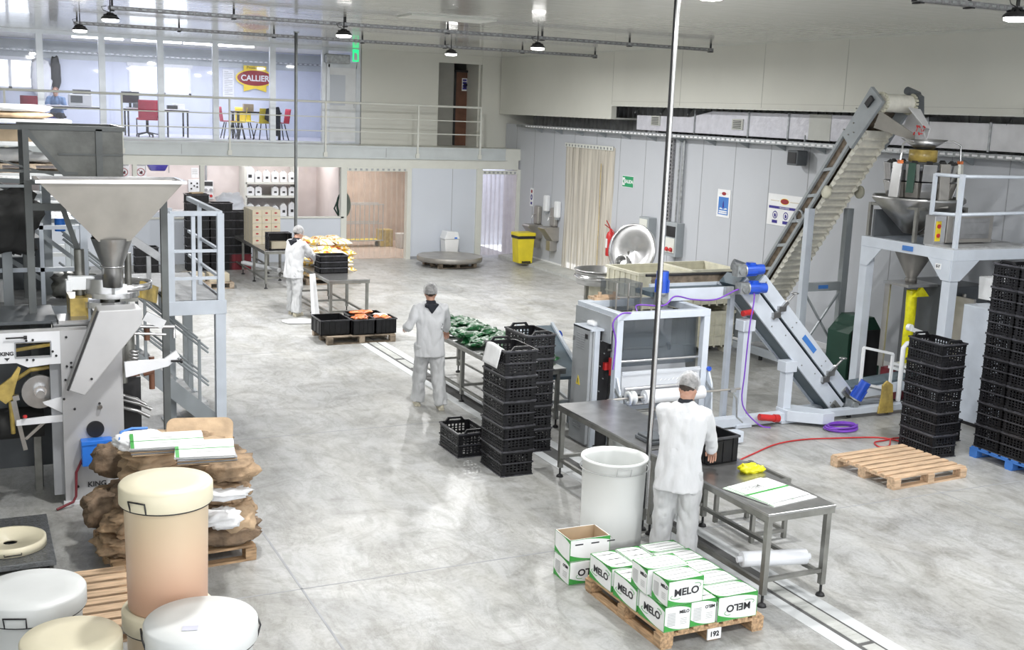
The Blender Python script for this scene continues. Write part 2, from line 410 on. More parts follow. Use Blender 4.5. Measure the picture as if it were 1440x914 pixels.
# bulkhead
b=B(); b.prism([(23.65,3.98),(29.9,3.98),(29.9,ZC),(-3,ZC),(-3,4.32),(23.65,4.29)],'x',13.98,14.12); struct('wall_upper_right',b,'panel_beige')
b=B(); b.box(14.12,XW+.9,23.65,29.9,3.98,4.02)
b.box(13.95,13.98,-3,23.65,4.285,4.31); b.box(13.965,13.98,4,29.9,ZC-.03,ZC)
struct('trim_4',b,'panel_cream')
b=B()
for yy in (8.0,11.9,15.7,18.0,20.8,23.65): b.box(13.976,13.981,yy-.006,yy+.006,4.33,ZC-.03)
b.box(13.976,13.981,4,23.65,4.40,4.406); struct('trim_30',b,'pink_leaf' if 0 else 'seam_pale')
# concrete kerb at the foot of the right wall, skirting lines
b=B(); b.prism([(XW,0),(13.62,0),(13.62,.07),(XW,.10)],'y',20.5,YP); struct('baseboard_right',b,'slab')
b=B(); b.box(XW-.02,XW,-3,23.8,0,.10); b.box(XW-.02,XW,26.15,29.9,.1,.14); struct('baseboard_wall',b,'white')
# mezzanine slab, fascia beam
b=B(); b.box(-7,XW+.9,YP,40,2.72,ZM); struct('floor_mezzanine',b,'panel_cream')
b=B(); b.box(-7,13.72,YP-.03,YP,2.72,ZM-.02); b.box(-7,13.72,YP-.05,YP-.03,ZM-.05,ZM); b.box(-7,13.72,YP-.05,YP-.03,2.70,2.74)
struct('trim_5',b,'fascia')
b=B(); b.box(-7,14.15,YP,YP+.12,2.46,2.72); struct('trim_6',b,'panel_cream')
b=B(); b.box(-7,13.8,YP-.012,YP,2.70,2.705)
for x in (1.3,4.9,10.2): b.box(x,x+.012,YP-.034,YP-.03,2.74,ZM-.05)
struct('trim_7',b,'seam')
# lower partition: low wall, glazing posts, panel wall
def lowx(px,py=300): return AY(px,py,YP).x
xs=[-3.2,1.2,lowx(184),lowx(287),lowx(484)]
b=B(); b.box(-7,lowx(483),YP,YP+.1,0,1.13); struct('wall_partition_low',b,'panel_blue')
b=B(); b.box(-7,lowx(483),YP-.03,YP+.13,1.13,1.17)
for x in (-1.2,lowx(191),lowx(285)): b.box(x-.05,x+.05,YP-.02,YP+.12,1.17,2.46)
b.box(lowx(479),lowx(487),YP-.03,YP+.12,0,2.46); struct('trim_8',b,'panel_cream')
b=B()
for x0,x1 in ((-1.15,lowx(191)-.05),(lowx(191)+.05,lowx(285)-.05),(lowx(285)+.05,lowx(479))): b.box(x0,x1,YP+.045,YP+.053,1.17,2.46)
struct('window_1',b,'glass')
b=B(); b.box(lowx(576),lowx(670),YP,YP+.1,0,2.46); struct('wall_partition',b,'panel_blue')
b=B(); xm=lowx(635); b.box(xm-.006,xm+.006,YP-.004,YP,.02,2.46); b.box(lowx(576),lowx(670),YP-.02,YP,0,.07); struct('trim_9',b,'seam')
b=B()
for a,c in ((571,577),(668,676),(724,732)): b.box(lowx(a),lowx(c),YP-.06,YP+.14,0,2.46)
struct('door_1',b,'panel_cream')
# rooms behind the partition
b=B(); b.box(-7,9.5,32.6,32.7,0,2.72); b.box(9.38,9.5,YP+1.5,32.7,0,2.72); struct('wall_store',b,'store_wall')
b=B(); b.box(9.5,13.2,33.0,33.1,0,2.72); b.box(12.9,13.0,YP+.1,33,0,2.72); struct('wall_passage',b,'store_brown')
b=B(); b.box(9.5,12.9,YP+.2,33,0,.006); struct('floor_passage',b,'store_brown')
b=B(); b.box(13.0,15.5,31.6,31.7,0,2.72); struct('wall_passage_right',b,'office_wall')
# office on the mezzanine: glass front, rear wall with windows
YB=34.6
wins=[(AY(-40,100,YB).x,AY(55,100,YB).x),(AY(181,100,YB).x,AY(268,100,YB).x)]
z0,z1=4.17,4.98
b=B(); xx=-7
for a,c in wins: b.box(xx,a,YB,YB+.15,ZM,ZC); b.box(a,c,YB,YB+.15,ZM,z0); b.box(a,c,YB,YB+.15,z1,ZC); xx=c
b.box(xx,10.4,YB,YB+.15,ZM,ZC); b.box(10.15,10.25,YG,YB,ZM,ZC)
struct('wall_office',b,'office_wall')
for i,(a,c) in enumerate(wins):
    b=B(); m=(a+c)/2+.1
    for x in (a,m-.04,c-.06): b.box(x,x+(.08 if x==m-.04 else .06),YB-.03,YB+.1,z0,z1)
    b.box(a,c,YB-.03,YB+.1,z0,z0+.05); b.box(a-.05,c+.05,YB-.05,YB+.1,z1-.05,z1+.05)
    w=struct('window_%d'%(i+2),b,'white_gloss'); b=B(); b.box(a,c,YB+.03,YB+.04,z0,z1); g=b.build('pane','glass',w)
b=B(); b.box(-7,10.2,YG+.05,YB,ZM,ZM+.012); struct('floor_office',b,'office_floor')
b=B(); b.box(-7,16,YG+.1,40,ZC-.02,ZC+.05); struct('ceiling_office',b,'panel_beige')
b=B(); b.box(-7,10.2,YB-.012,YB,5.02,5.5); struct('trim_10',b,'fascia')
mull=[-30,57,144,226,303,383]
b=B()
for px in mull: x=AY(px,120,YG).x; b.box(x-.075,x+.075,YG-.06,YG+.06,ZM+.0,ZC-.03)
for px,w in ((455,.06),(459,.03),(503,.05)): x=AY(px,150,YG).x; b.box(x-w,x+w,YG-.06,YG+.06,ZM,ZC)
xa,xb=AY(457,120,YG).x,AY(505,120,YG).x
b.box(-7,xb,YG-.04,YG+.04,ZM+.001,ZM+.05); b.box(-7,xb,YG-.04,YG+.04,5.47,ZC-.001); b.box(xa,xb,YG-.04,YG+.04,5.12,5.2)
struct('window_4',b,'alu')
b=B(); b.box(-7,xa,YG-.004,YG+.004,ZM+.05,5.47); b.box(xa,xb,YG-.004,YG+.004,5.2,5.47); struct('window_5',b,'glass')
b=B(); b.box(xa+.12,xb-.1,YG-.03,YG+.03,ZM+.06,5.04); d=struct('door_2',b,'white_gloss')
b=B(); b.box(xa+.04,xa+.12,YG-.05,YG+.05,ZM,5.12); b.box(xb-.1,xb-.02,YG-.05,YG+.05,ZM,5.12); b.box(xa+.04,xb-.02,YG-.05,YG+.05,5.04,5.12); b.build('door_frame','alu',d)
b=B(); c=AY(474,122,YG).x; b.box(c-.22,c+.22,YG-.035,YG-.03,4.05,4.85); b.build('door_pane','panel_blue',d)
b=B(); xh=AY(497,150,YG).x; b.cyl((xh,YG-.08,4.0),(xh,YG-.08,4.14),.012); b.cyl((xh,YG-.08,4.07),(xh,YG-.03,4.07),.01); b.build('door_handle','alu',d)
b=B(); x1,x2,x3=AY(507,150,YG).x,AY(615,150,YG).x,AY(676,150,YG).x
b.box(x1,x2,YG-.05,YG+.1,ZM,ZC); b.box(x3,XW+.9,YG-.05,YG+.1,ZM,ZC); b.box(x2,x3,YG-.04,YG+.1,5.33,ZC); struct('wall_mezzanine',b,'panel_beige')
b=B(); b.box(x2-.12,x2,YG+.1,YG+3.2,ZM,ZC); b.box(x2-.12,x3+2.4,YG+3.2,YG+3.3,ZM,ZC); b.box(x3+.05,x3+.15,YG+.1,YG+3.3,ZM,ZC); struct('wall_corridor',b,'corridor')
b=B(); xd=AY(657,150,YG+1).x; b.box(x3-.42,x3-.02,YG+.9,YG+.96,ZM,5.12); d=struct('door_3',b,'door_brown')
b=B(); b.box(x3-.46,x3-.41,YG+.86,YG+.98,ZM,5.16); b.box(x3-.46,x3,YG+.86,YG+.98,5.12,5.18); b.build('door_frame','black',d)
b=B(); b.box(x3-.05,x3,YG+.1,YG+1,ZM,ZC); struct('trim_11',b,'panel_beige')
b=B(); b.box(x2,x3-.46,YG+.92,YG+1.0,ZM,ZC); struct('wall_corridor_end',b,'corridor')
# floor joints and drain channel
b=B()
b.box(2.455,2.475,2,28.8,-.01,.0015); b.box(-6,6.1,13.45,13.468,-.01,.0015); b.box(-6,14,8.93,8.945,-.01,.0015); b.box(-6,14.1,18.2,18.215,-.01,.0015); b.box(9.9,9.915,3,28,-.01,.0012)
b.box(-6,14.1,23.3,23.315,-.01,.0012)
struct('trim_12',b,'seam')
b=B(); b.box(6.13,6.26,5,19.1,-.01,.004); b.box(6.46,6.60,5,19.1,-.01,.004); struct('trim_13',b,'slab_light')
b=B(); b.box(6.26,6.46,5,19.1,-.01,.002); struct('trim_14',b,'dark_gap')
for k,(a,c) in enumerate(((5.2,6.3),(6.35,7.6),(9.2,10.1),(10.15,10.9),(12.3,13.6),(16.5,17.1),(17.2,19.05))):
    b=B(); b.box(6.30,6.43,a,c,0,.008)
    for i in range(int((c-a)/.06)): b.box(6.31,6.42,a+.06*i+.01,a+.06*i+.03,.008,.010)
    struct('trim_%d'%(15+k),b,'slab')
# ================================================================ FIXTURES ON THE STRUCTURE
# railing of the mezzanine
t=thing('railing','long pale steel railing along the edge of the upper walkway','railing',(0,YP-.06,ZM-.3))
for px in (8,172,323,458,588,676):
    x=AY(px,180,YP-.06).x; b=B(); b.beam((x,0,0),(x,0,1.40),.045,.045); b.box(x-.05,x+.05,-.02,.03,0,.12); b.build('railing_post','panel_cream',t)
for zz,r in ((1.40,.028),(1.02,.014),(.66,.014)):
    b=B(); b.tube([(-7,0,zz),(AY(676,180,YP-.06).x,0,zz)],r,8); b.build('handrail' if r>.02 else 'rail_bar','panel_cream',t)
# light rails hanging from the ceiling and their lamps
def perf_rail(x0,x1,y,z,label):
    t=thing('cable_tray',label,'cable tray',(0,y,z))
    b=B(); b.box(x0,x1,-.045,-.04,-.03,.03); b.box(x0,x1,.04,.045,-.03,.03); b.box(x0,x1,-.045,.045,-.032,-.028)
    b.build('tray','perf',t)
    b=B(); n=int((x1-x0)/.12)
    for i in range(n): b.box(x0+.12*i+.03,x0+.12*i+.09,-.049,-.044,-.012,.012)
    b.build('slot_pattern','galv',t)
    b=B(); x=x0+.06
    while x<x1+.01: b.beam((x,0,0),(x,0,ZC-z),.03,.03); b.box(x-.03,x+.03,-.06,.06,-.05,-.035); x+=(x1-x0-.1)/6
    b.build('hanger','black',t)
perf_rail(2.20,13.7,19.35,5.44,'long perforated cable tray under the ceiling, nearer of the two full ones')
perf_rail(2.10,13.75,24.1,5.44,'long perforated cable tray under the ceiling, farther of the two full ones')
perf_rail(9.3,13.9,9.50,5.44,'perforated cable tray cut by the top right corner of the photo')
def lamp(x,y,z,label,pw=1):
    t=thing('high_bay_lamp',label,'lamp',(x,y,z),0,'round black high bay lamps under the ceiling')
    b=B(); b.lathe([(.02,.10),(.05,.10),(.06,.07),(.11,.045),(.135,.02),(.138,0),(.125,-.003)],n=28)
    for k in range(16):
        a=2*PI*k/16; b.beam((.04*math.cos(a),.04*math.sin(a),.07),(.10*math.cos(a),.10*math.sin(a),.055),.005,.03)
    b.build('housing','black',t)
    b=B(); b.lathe([(.126,-.0),(.122,-.03),(.08,-.042),(0,-.045)],n=24); b.build('lens','lamp_lens',t)
    b=B(); b.tube([(0,0,.09),(0,0,ZC-z-.005)],.010,6); b.tube([(0,0,.10),(-.10,0,.13),(-.13,0,.18),(-.05,0,.20)],.006,6); b.build('cord','black',t)
    l=bpy.data.lights.new('high_bay_light','AREA'); l.shape='DISK'; l.size=.25; l.energy=LAMP_W*pw; l.color=(1,.995,.985)
    o=bpy.data.objects.new('high_bay_light',l); o.location=(x,y,z-.05); COL.objects.link(o)
Z=5.25
for x,y,s in ((2.2,19.1,'hanging at the left end of the nearer cable tray'),(5.99,19.2,'hanging from the middle of the nearer cable tray'),(9.7,19.2,'hanging from the right half of the nearer cable tray'),
  (2.1,22.9,'hanging at the left end of the farther cable tray'),(9.68,23.3,'hanging from the right half of the farther cable tray'),
  (6.56,9.35,'at the top edge of the photo beside the tall pole'),(10.0,8.75,'at the right edge of the photo above the white wall')):
    lamp(x,y,Z,'round black high bay lamp '+s,1.45 if y>20 else 1.3 if y>15 else .9)
for x,y in ((2.2,9.2),(12.5,14.0),(6.0,2.5),(2,2.5),(10.5,3.0)):
    l=bpy.data.lights.new('high_bay_light','AREA'); l.shape='DISK'; l.size=.34; l.energy=LAMP_W; l.color=(1,.995,.985)
    if y>9.3: continue
    o=bpy.data.objects.new('high_bay_light',l); o.location=(x,y,5.17); COL.objects.link(o)
b=B(); b.box(-.02,.02,-.45,.45,0,.04) if 0 else b.cb((0,0,0),(1.5,.7,.03)); o=b.build('ceiling_hatch','panel_cream'); o.location=(AZ(628,30,5.5).x,AZ(628,30,5.5).y,ZC-.016); tag(o,'pale rectangular hatch panel set in the glossy ceiling','hatch')
# vertical power poles
def pole(x,y,z0,z1,r,label):
    t=thing('power_pole',label,'pole',(x,y,z0)); b=B(); b.tube([(0,0,0),(0,0,z1-z0)],r,10); b.build('pole','steel_bright' if y<10 else 'frame_dark',t)
    b=B(); b.tube([(-r-.008,0,0),(-r-.008,0,z1-z0)],.008,6); b.build('cable','black',t)
    b=B(); b.cyl((0,0,z1-z0-.02),(0,0,z1-z0),.05); b.build('ceiling_plate','galv',t)
pole(5.925,8.95,.30,ZC,.022,'tall steel cable pole rising beside the man at the front table')
p=AY(416.3,300,21.6); pole(p.x,21.6,.88,5.4,.022,'thin dark pole running up to the ceiling behind the far worker')
# cable tray on the right wall
t=thing('wall_cable_tray','perforated cable tray on brackets along the top of the right wall','cable tray',(XW,0,3.66))
b=B(); b.box(-.30,-.06,4,28.6,-.006,0); b.box(-.305,-.30,4,28.6,-.01,.06); b.box(-.06,-.055,4,28.6,0,.05); b.build('tray','galv',t)
b=B()
for i in range(150): b.box(-.312,-.304,4.1+.16*i,4.2+.16*i,.012,.045)
b.build('slot_pattern','duct_white',t)
k=0; y=5.0
while y<28.6:
    b=B(); b.prism([(-.30,-.01),(0,-.01),(0,-.13)],'y',y,y+.03); b.build('bracket','frame_grey',t); y+=1.13
# insulated duct above the wall
t=thing('air_duct','silver foil wrapped rectangular air duct above the right wall','duct',(XW+.28,0,3.74))
b=B(); b.grid(lambda u,v:(0,13.6+9.7*u,.52*v),60,6,False) if 0 else None
y=23.30
segs=[(23.30,20.8,.50),(20.8,19.7,.46),(19.7,18.55,.50),(18.55,17.2,.50),(17.2,16.6,.50),(15.9,14.6,.50)]
b.box(0,.45,14.2,20.3,.02,.50); b.prism([(20.3,.02),(20.3,.50),(21.1,.36),(23.30,.36),(23.30,.02)],'x',0,.45); b.build('foil_duct','duct',t,.01)
b=B(); b.box(-.005,.44,3.0,14.2,.02,.44); b.build('painted_duct','duct_white',t)
b=B(); b.box(-.012,.0,16.55,17.15,.02,.50); b.build('duct_panel','panel_cream',t)
for yy in (20.9,19.0,17.75,15.9,14.2,12.9,11.75,10.2,8.6): b=B(); b.box(-.02,.46,yy-.02,yy+.02,0,.51 if yy>14 else .46); b.build('strap','galv',t)
for yy in (22.45,19.35,9.6):
    b=B(); b.box(-.03,0,yy-.18,yy+.18,.14,.36); g=b.build('grille','panel_cream',t); b=B()
    for i in range(5): b.box(-.045,-.03,yy-.13,yy+.13,.17+.035*i,.185+.035*i)
    b.build('grille_slat','dark_gap',g)
b=B()
for yy in (23.4,22.3,21.2,12.6,11.1,9.7): b.beam((-.0,yy,.42),(.5,yy+.3,.70),.03,.03)
b.build('stay_rod','galv',t)
# wall fan / camera unit
q=AX(1121,222,XW-.2); t=thing('wall_fan_unit','small dark grey speaker box on a bracket under the cable tray','speaker',(XW,q.y,q.z))
b=B(); b.box(-.32,-.08,-.15,.15,-.14,.14); b.build('housing','dark_panel',t,.02); b=B(); b.box(-.33,-.32,-.11,.11,-.10,.10); b.build('grille','black',t)
b=B(); b.beam((-.08,0,.05),(0,0,.05),.05,.12); b.beam((-.2,-.17,.16),(-.2,-.17,.42),.02,.02); b.build('bracket','frame_grey',t)
# strip curtain of the right wall door
def strips(name,label,c0,c1,axis,z0,z1,n,m,extra=(),bow=.03,seed=1):
    rnd=random.Random(seed); t=thing(name,label,'strip curtain',c0)
    L=(Vector(c1)-Vector(c0)).length; w=L/n*1.35
    for i in range(n):
        a=L*i/n; off=.012*(i%2); ph=rnd.random()*6; tw=rnd.uniform(-.02,.02)
        def fn(u,v,a=a,off=off,ph=ph,tw=tw):
            s=a+w*u; d=off+bow*math.sin(PI*u)*(.35+.65*v)+tw*v*(u-.5)+.008*math.sin(v*7+ph)
            z=z1+(z0-z1)*v
            return (s,-d,z) if axis=='x' else (-d,-s,z)
        b=B(); b.grid(fn,5,10); b.build('strip',m[0] if rnd.random()<.8 else m[1],t)
    b=B()
    if axis=='x': b.box(0,L,-.05,-.02,z1-.07,z1+.03)
    else: b.box(-.05,-.02,-L,0,z1-.07,z1+.03)
    b.build('hanging_rail','panel_cream',t)
    b=B()
    for i in range(n):
        s=L*(i+.5)/n
        if axis=='x': b.box(s-.03,s+.03,-.058,-.05,z1-.05,z1)
        else: b.box(-.058,-.05,-s-.03,-s+.03,z1-.05,z1)
    b.build('clip_pattern','galv',t)
    return t
t=strips('strip_curtain','cloudy plastic strip curtain hanging over the doorway in the right wall',(XW,26.2,.0),(XW,23.78,0),'y',.05,3.30,15,('strip_dirty','strip_dirty'))
b=B(); b.grid(lambda u,v:(-.075-.01*math.sin(3*PI*u),-1.93-.035*u-.04*v,2.9-2.75*v),3,10); b.build('stained_strip','amber',t)
b=B(); b.box(XW+.10,XW+.9,23.4,26.5,0,3.6); 
x0,x1=lowx(487),lowx(571); strips('strip_curtain','clear plastic strip curtain over the wide doorway left of the pale blue wall panel',(x0,YP-.0,0),(x1,YP,0),'x',.06,2.44,11,('strip_pvc','strip_pvc'),seed=4)
x0,x1=lowx(676),lowx(724); strips('strip_curtain','milky plastic strip curtain over the narrow doorway in the far right corner',(x0,YP,0),(x1,YP,0),'x',.06,2.40,8,('strip_clear','strip_clear'),seed=5)
# signs
def board(name,label,x,y,z,w,h,face,base='white',cat='sign',th=.012):
    """a flat sign; returns (thing, put) ; put adds shapes on its face in local u,v"""
    t=thing(name,label,cat,(x,y,z))
    b=B()
    if face=='x': b.box(-th,0,-w/2,w/2,-h/2,h/2)
    else: b.box(-w/2,w/2,-th,0,-h/2,h/2)
    b.build('board',base,t)
    def rect(u0,u1,v0,v1,m,nm='print',l=1):
        b=B(); d=-th-.001*l
        if face=='x': b.box(d-.001,d+.0005,-u1,-u0,v0,v1)
        else: b.box(u0,u1,d-.001,d+.0005,v0,v1)
        return b.build(nm,m,t)
    def txt(s,u,v,size,m,nm='lettering',l=2,bold=0,sx=1):
        b=B(); d=-th-.001*l
        text(b,s,size,face_mx(d,-u,v) if face=='x' else face_my(u,d,v),bold,sx); return b.build(nm,m,t)
    def oval(u,v,ru,rv,m,nm='oval',l=1,ring=0):
        b=B(); d=-th-.001*l; n=28; vs=[]
        if ring:
            for r in (1,1-ring):
                for k in range(n):
                    a=2*PI*k/n; p=(u+ru*r*math.cos(a),v+rv*r*math.sin(a)); vs.append((d,-p[0],p[1]) if face=='x' else (p[0],d,p[1]))
            b.add(vs,[(k,(k+1)%n,n+(k+1)%n,n+k) for k in range(n)])
        else: b.disc((d,-u,v) if face=='x' else (u,d,v),1,n,'x' if face=='x' else 'y',ru,rv)
        return b.build(nm,m,t)
    def poly(pts,m,nm='print',l=1):
        b=B(); d=-th-.001*l
        if face=='x': b.prism([(-p[0],p[1]) for p in pts],'x',d-.001,d)
        else: b.prism(pts,'y',d-.001,d)
        return b.build(nm,m,t)
    t['f']=0; del t['f']
    return t,rect,txt,oval,poly
t,rect,txt,oval,poly=board('exit_sign','green SALIDA exit sign on the right wall beside the curtain',XW,23.07,2.545,.50,.27,'x','white')
rect(-.24,.24,-.125,.125,'sign_green'); rect(-.235,-.13,-.09,.09,'white','arrow_panel',2); poly([(-.22,0),(-.16,.06),(-.16,-.06)],'sign_green','arrow',4)
txt('SALIDA',.05,0,.11,'white',l=3,bold=.004)
q=AX(1018,286,XW); t,rect,txt,oval,poly=board('blue_sign','white and blue notice with a small figure on the right wall',XW,q.y,q.z,.44,.92 *.62,'x')
rect(-.17,.17,-.235,.13,'sign_blue'); oval(0,.20,.075,.035,'logo_red','logo',2); rect(-.15,-.09,.198,.203,'amber'); rect(.09,.15,.198,.203,'amber')
rect(-.14,.14,-.215,-.15,'white','text_band',3); txt('LAVADO DE MANOS',0,-.183,.035,'sign_blue',l=5)
poly([(-.03,-.09),(.03,-.09),(.02,0),(.0,.06),(-.02,0)],'navy','figure',3); poly([(-.13,-.12),(-.10,-.09),(-.05,-.10),(0,-.125)],'white','hand',3); poly([(.01,-.125),(.06,-.10),(.11,-.09),(.14,-.12)],'white','hand',3)
q=AX(1108,297,XW); t,rect,txt,oval,poly=board('rules_sign','large white notice with red oval logo behind the steep conveyor',XW,q.y+.1,q.z,1.0,.60,'x')
oval(0,.17,.13,.06,'logo_yellow','logo_rim',1); oval(0,.17,.12,.05,'logo_red','logo',2); rect(-.42,-.16,.168,.176,'amber'); rect(.16,.42,.168,.176,'amber')
rect(-.46,.46,.02,.07,'navy','title_band'); txt('OBLIGATORIO',0,.045,.045,'white',l=3)
for u in (-.26,.06,.32): oval(u,-.10,.075,.075,'navy','pictogram',1); oval(u,-.10,.055,.055,'white','pictogram_field',2); poly([(u-.02,-.14),(u+.03,-.14),(u+.035,-.10),(u,-.06),(u-.03,-.09)],'navy','pictogram_mark',3); rect(u-.08,u+.08,-.26,-.20,'navy','caption')
t,rect,txt,oval,poly=board('hygiene_sign','narrow white hygiene notice on the wall above the sinks',XW,28.08,1.76,.18,.62 *.8,'x')
oval(0,.16,.05,.05,'logo_red'); oval(0,0,.06,.08,'navy','pictogram'); poly([(-.02,-.03),(.03,-.02),(0,.05)],'white','pictogram_mark',3); rect(-.05,.05,-.2,-.13,'navy')
for px,label,g in ((174,'white no smoking sign on the storeroom wall, half behind a post','no'),(198,'white no phone sign on the storeroom wall beside the post','ph')):
    q=AY(px,242,32.6); t,rect,txt,oval,poly=board('prohibition_sign',label,q.x,32.6,q.z,.30,.52,'y')
    rect(-.13,.13,.17,.24,'grey_print','header'); oval(0,.0,.11,.11,'logo_red','ring',1,.18); poly([(-.05,-.03),(.02,-.06),(.05,.0),(.03,.05),(-.02,0)],'black_print','pictogram',2)
    poly([(-.08,.07),(-.07,.08),(.08,-.07),(.07,-.08)],'logo_red','slash',3)
q=AY(274,243,32.6); t,rect,txt,oval,poly=board('notice_sheet','small paper notice pinned over the socket box in the storeroom',q.x,32.6,q.z,.20,.28,'y','paper')
for i in range(3): rect(-.07,.07,.07-.05*i,.085-.05*i,'grey_print')
# CALLIERI-type board inside the office
q=AY(358,110,YB); t,rect,txt,oval,poly=board('logo_board','red and yellow oval company board on the office rear wall',q.x,YB-.05,q.z+.0,.02,.02,'y','logo_yellow')
poly([(-.34,.36),(.34,.36),(.34,-.40),(0,-.30),(-.34,-.40)],'logo_yellow','ribbon',1); oval(0,.0,.58,.27,'logo_yellow','oval_rim',3); oval(0,0,.53,.225,'logo_red','oval',5)
txt('CALLIER',0,-.01,.24,'white','name_lettering',7,.006,.95); txt('Productos',0,.30,.12,'black_print','script_lettering',4)
q=AY(321,117,YB); t,rect,txt,oval,poly=board('wall_poster','narrow grey printed poster left of the oval company board',q.x,YB-.02,q.z,.34,.80,'y','paper')
for i in range(14): rect(-.12,.12 if i%4 else 0,.32-.05*i,.335-.05*i,'grey_print')
q=AY(549,82,YG-.1); t,rect,txt,oval,poly=board('emergency_exit_sign','lit green exit sign above the upper office door',AY(499,82,YG).x,YG-.06,q.z+.02,.17,.32,'y','exit_green'); poly([(-.05,-.12),(.05,-.12),(.04,.05),(-.04,.08)],'white','figure',2)
b=B(); b.box(-.33,.33,-.2,0,-.12,.12); q=AY(472,83,YG); o=b.build('air_conditioner','galv',None,.03); o.location=(q.x,YG-.06,q.z); tag(o,'grey air curtain unit above the upper office door','air curtain')
t,rect,txt,oval,poly=board('door_sign','small white sign with black letters on the brown upper door',x3-.1,YG+.9,4.75,.16,.22,'y'); rect(-.06,.06,-.02,.06,'black_print')
t,rect,txt,oval,poly=board('corridor_notice','small purple printed notice on the upper corridor wall',AY(653,119,YG+.9).x,YG+.9,AY(653,119,YG+.9).z,.16,.36,'y','paper')
for i in range(4): rect(-.06,.06,.10-.08*i,.15-.08*i,'navy')
# loose plates: cable tray inside office
t=thing('office_cable_tray','white perforated cable tray along the office rear wall','cable tray',(0,YB-.15,5.22))
b=B(); b.box(-5,10.0,-.04,.04,-.03,.03); b.build('tray','galv',t); b=B()
for i in range(95): b.box(-4+.15*i,-3.92+.15*i,-.045,-.039,-.012,.014)
b.build('slot_pattern','led' if 0 else 'white',t)
for px,py in ((160,50),(240,58),(350,57),(395,58)):
    q=AZ(px,py,5.40); b=B(); b.box(-.6,.6,-.09,.09,-.03,.03); o=b.build('office_lamp','led'); o.location=(q.x,min(max(q.y,30.6),33.6),5.48); tag(o,{160:'leftmost white tube lamp seen through the office glass',240:'white tube lamp above the two office desks',350:'white tube lamp above the oval company board',395:'rightmost white tube lamp seen through the office glass'}[px],'lamp','tube lamps in the office')
# ================================================================ TABLES
def table(label,x0,x1,y0,y1,h=.85,group=None,stretch=True,legs=None,foot=True):
    cx,cy=(x0+x1)/2,(y0+y1)/2; w,l=(x1-x0)/2,(y1-y0)/2
    t=thing('steel_table',label,'table',(cx,cy,0),0,group)
    b=B(); b.box(-w,w,-l,l,h-.022,h); b.build('tabletop','steel',t,.004)
    b=B()
    b.box(-w+.005,-w+.04,-l+.005,l-.005,h-.075,h-.022); b.box(w-.04,w-.005,-l+.005,l-.005,h-.075,h-.022)
    b.box(-w+.04,w-.04,-l+.005,-l+.04,h-.075,h-.022); b.box(-w+.04,w-.04,l-.04,l-.005,h-.075,h-.022); b.build('top_frame','steel_dull',t)
    ys=legs or (-l+.05,l-.05)
    for yy in ys:
        for s in (-1,1):
            b=B(); x=s*(w-.045); b.beam((x,yy,.11 if foot else 0),(x,yy,h-.03),.05,.05); g=b.build('leg','steel_dull',t)
            if foot: b=B(); b.cyl((x,yy,.11),(x,yy,.03),.012); b.lathe([(.012,.035),(.035,.02),(.042,0),(0,0)],(x,yy,0),16); b.build('foot','black',g)
    if stretch:
        b=B()
        for s in (-1,1): b.beam((s*(w-.045),ys[0],.20),(s*(w-.045),ys[-1],.20),.035,.035)
        for yy in ys: b.beam((-w+.045,yy,.24),(w-.045,yy,.24),.035,.035)
        b.build('stretcher','steel_dull',t)
    return t
G='steel work tables'
table('steel table in front, holding the flat printed cartons and yellow cloth',5.97,6.70,7.16,9.05)
t=table('steel table behind the tall pole, its end beside the white tub',5.97,6.70,9.08,10.95)
table('steel table under the heap of green packs',6.22,6.98,12.6,16.1,.83,legs=(-1.6,0,1.7))
table('steel table with the crate stack on it beside the far worker',6.10,6.90,20.3,22.9,.85,legs=(-1.25,0,1.25))
table('far steel table under the stacked beige cartons',5.93,6.62,24.65,28.2,.85,legs=(-1.72,-.6,.55,1.72))
# low frame behind the front table
t=thing('steel_stand','small bare steel stand on the floor right of the front table','stand',(7.05,8.75,0))
for sx in (-.2,.2):
    for sy in (-.3,.3): b=B(); b.beam((sx,sy,0),(sx,sy,.62),.04,.04); b.build('leg','steel_dull',t)
b=B()
for z in (.08,.60): 
    for s in (-.2,.2): b.beam((s,-.3,z),(s,.3,z),.035,.035)
    for s in (-.3,.3): b.beam((-.2,s,z),(.2,s,z),.035,.035)
b.build('frame','steel_dull',t)
b=B(); b.cyl((6.03,7.55,.295),(6.62,7.40,.295),.07,n=24); b.cyl((5.99,7.56,.295),(6.66,7.39,.295),.03,n=12)
o=b.build('film_roll','film_roll'); tag(o,'roll of clear wrapping film lying on the lower bars of the front table','film roll')
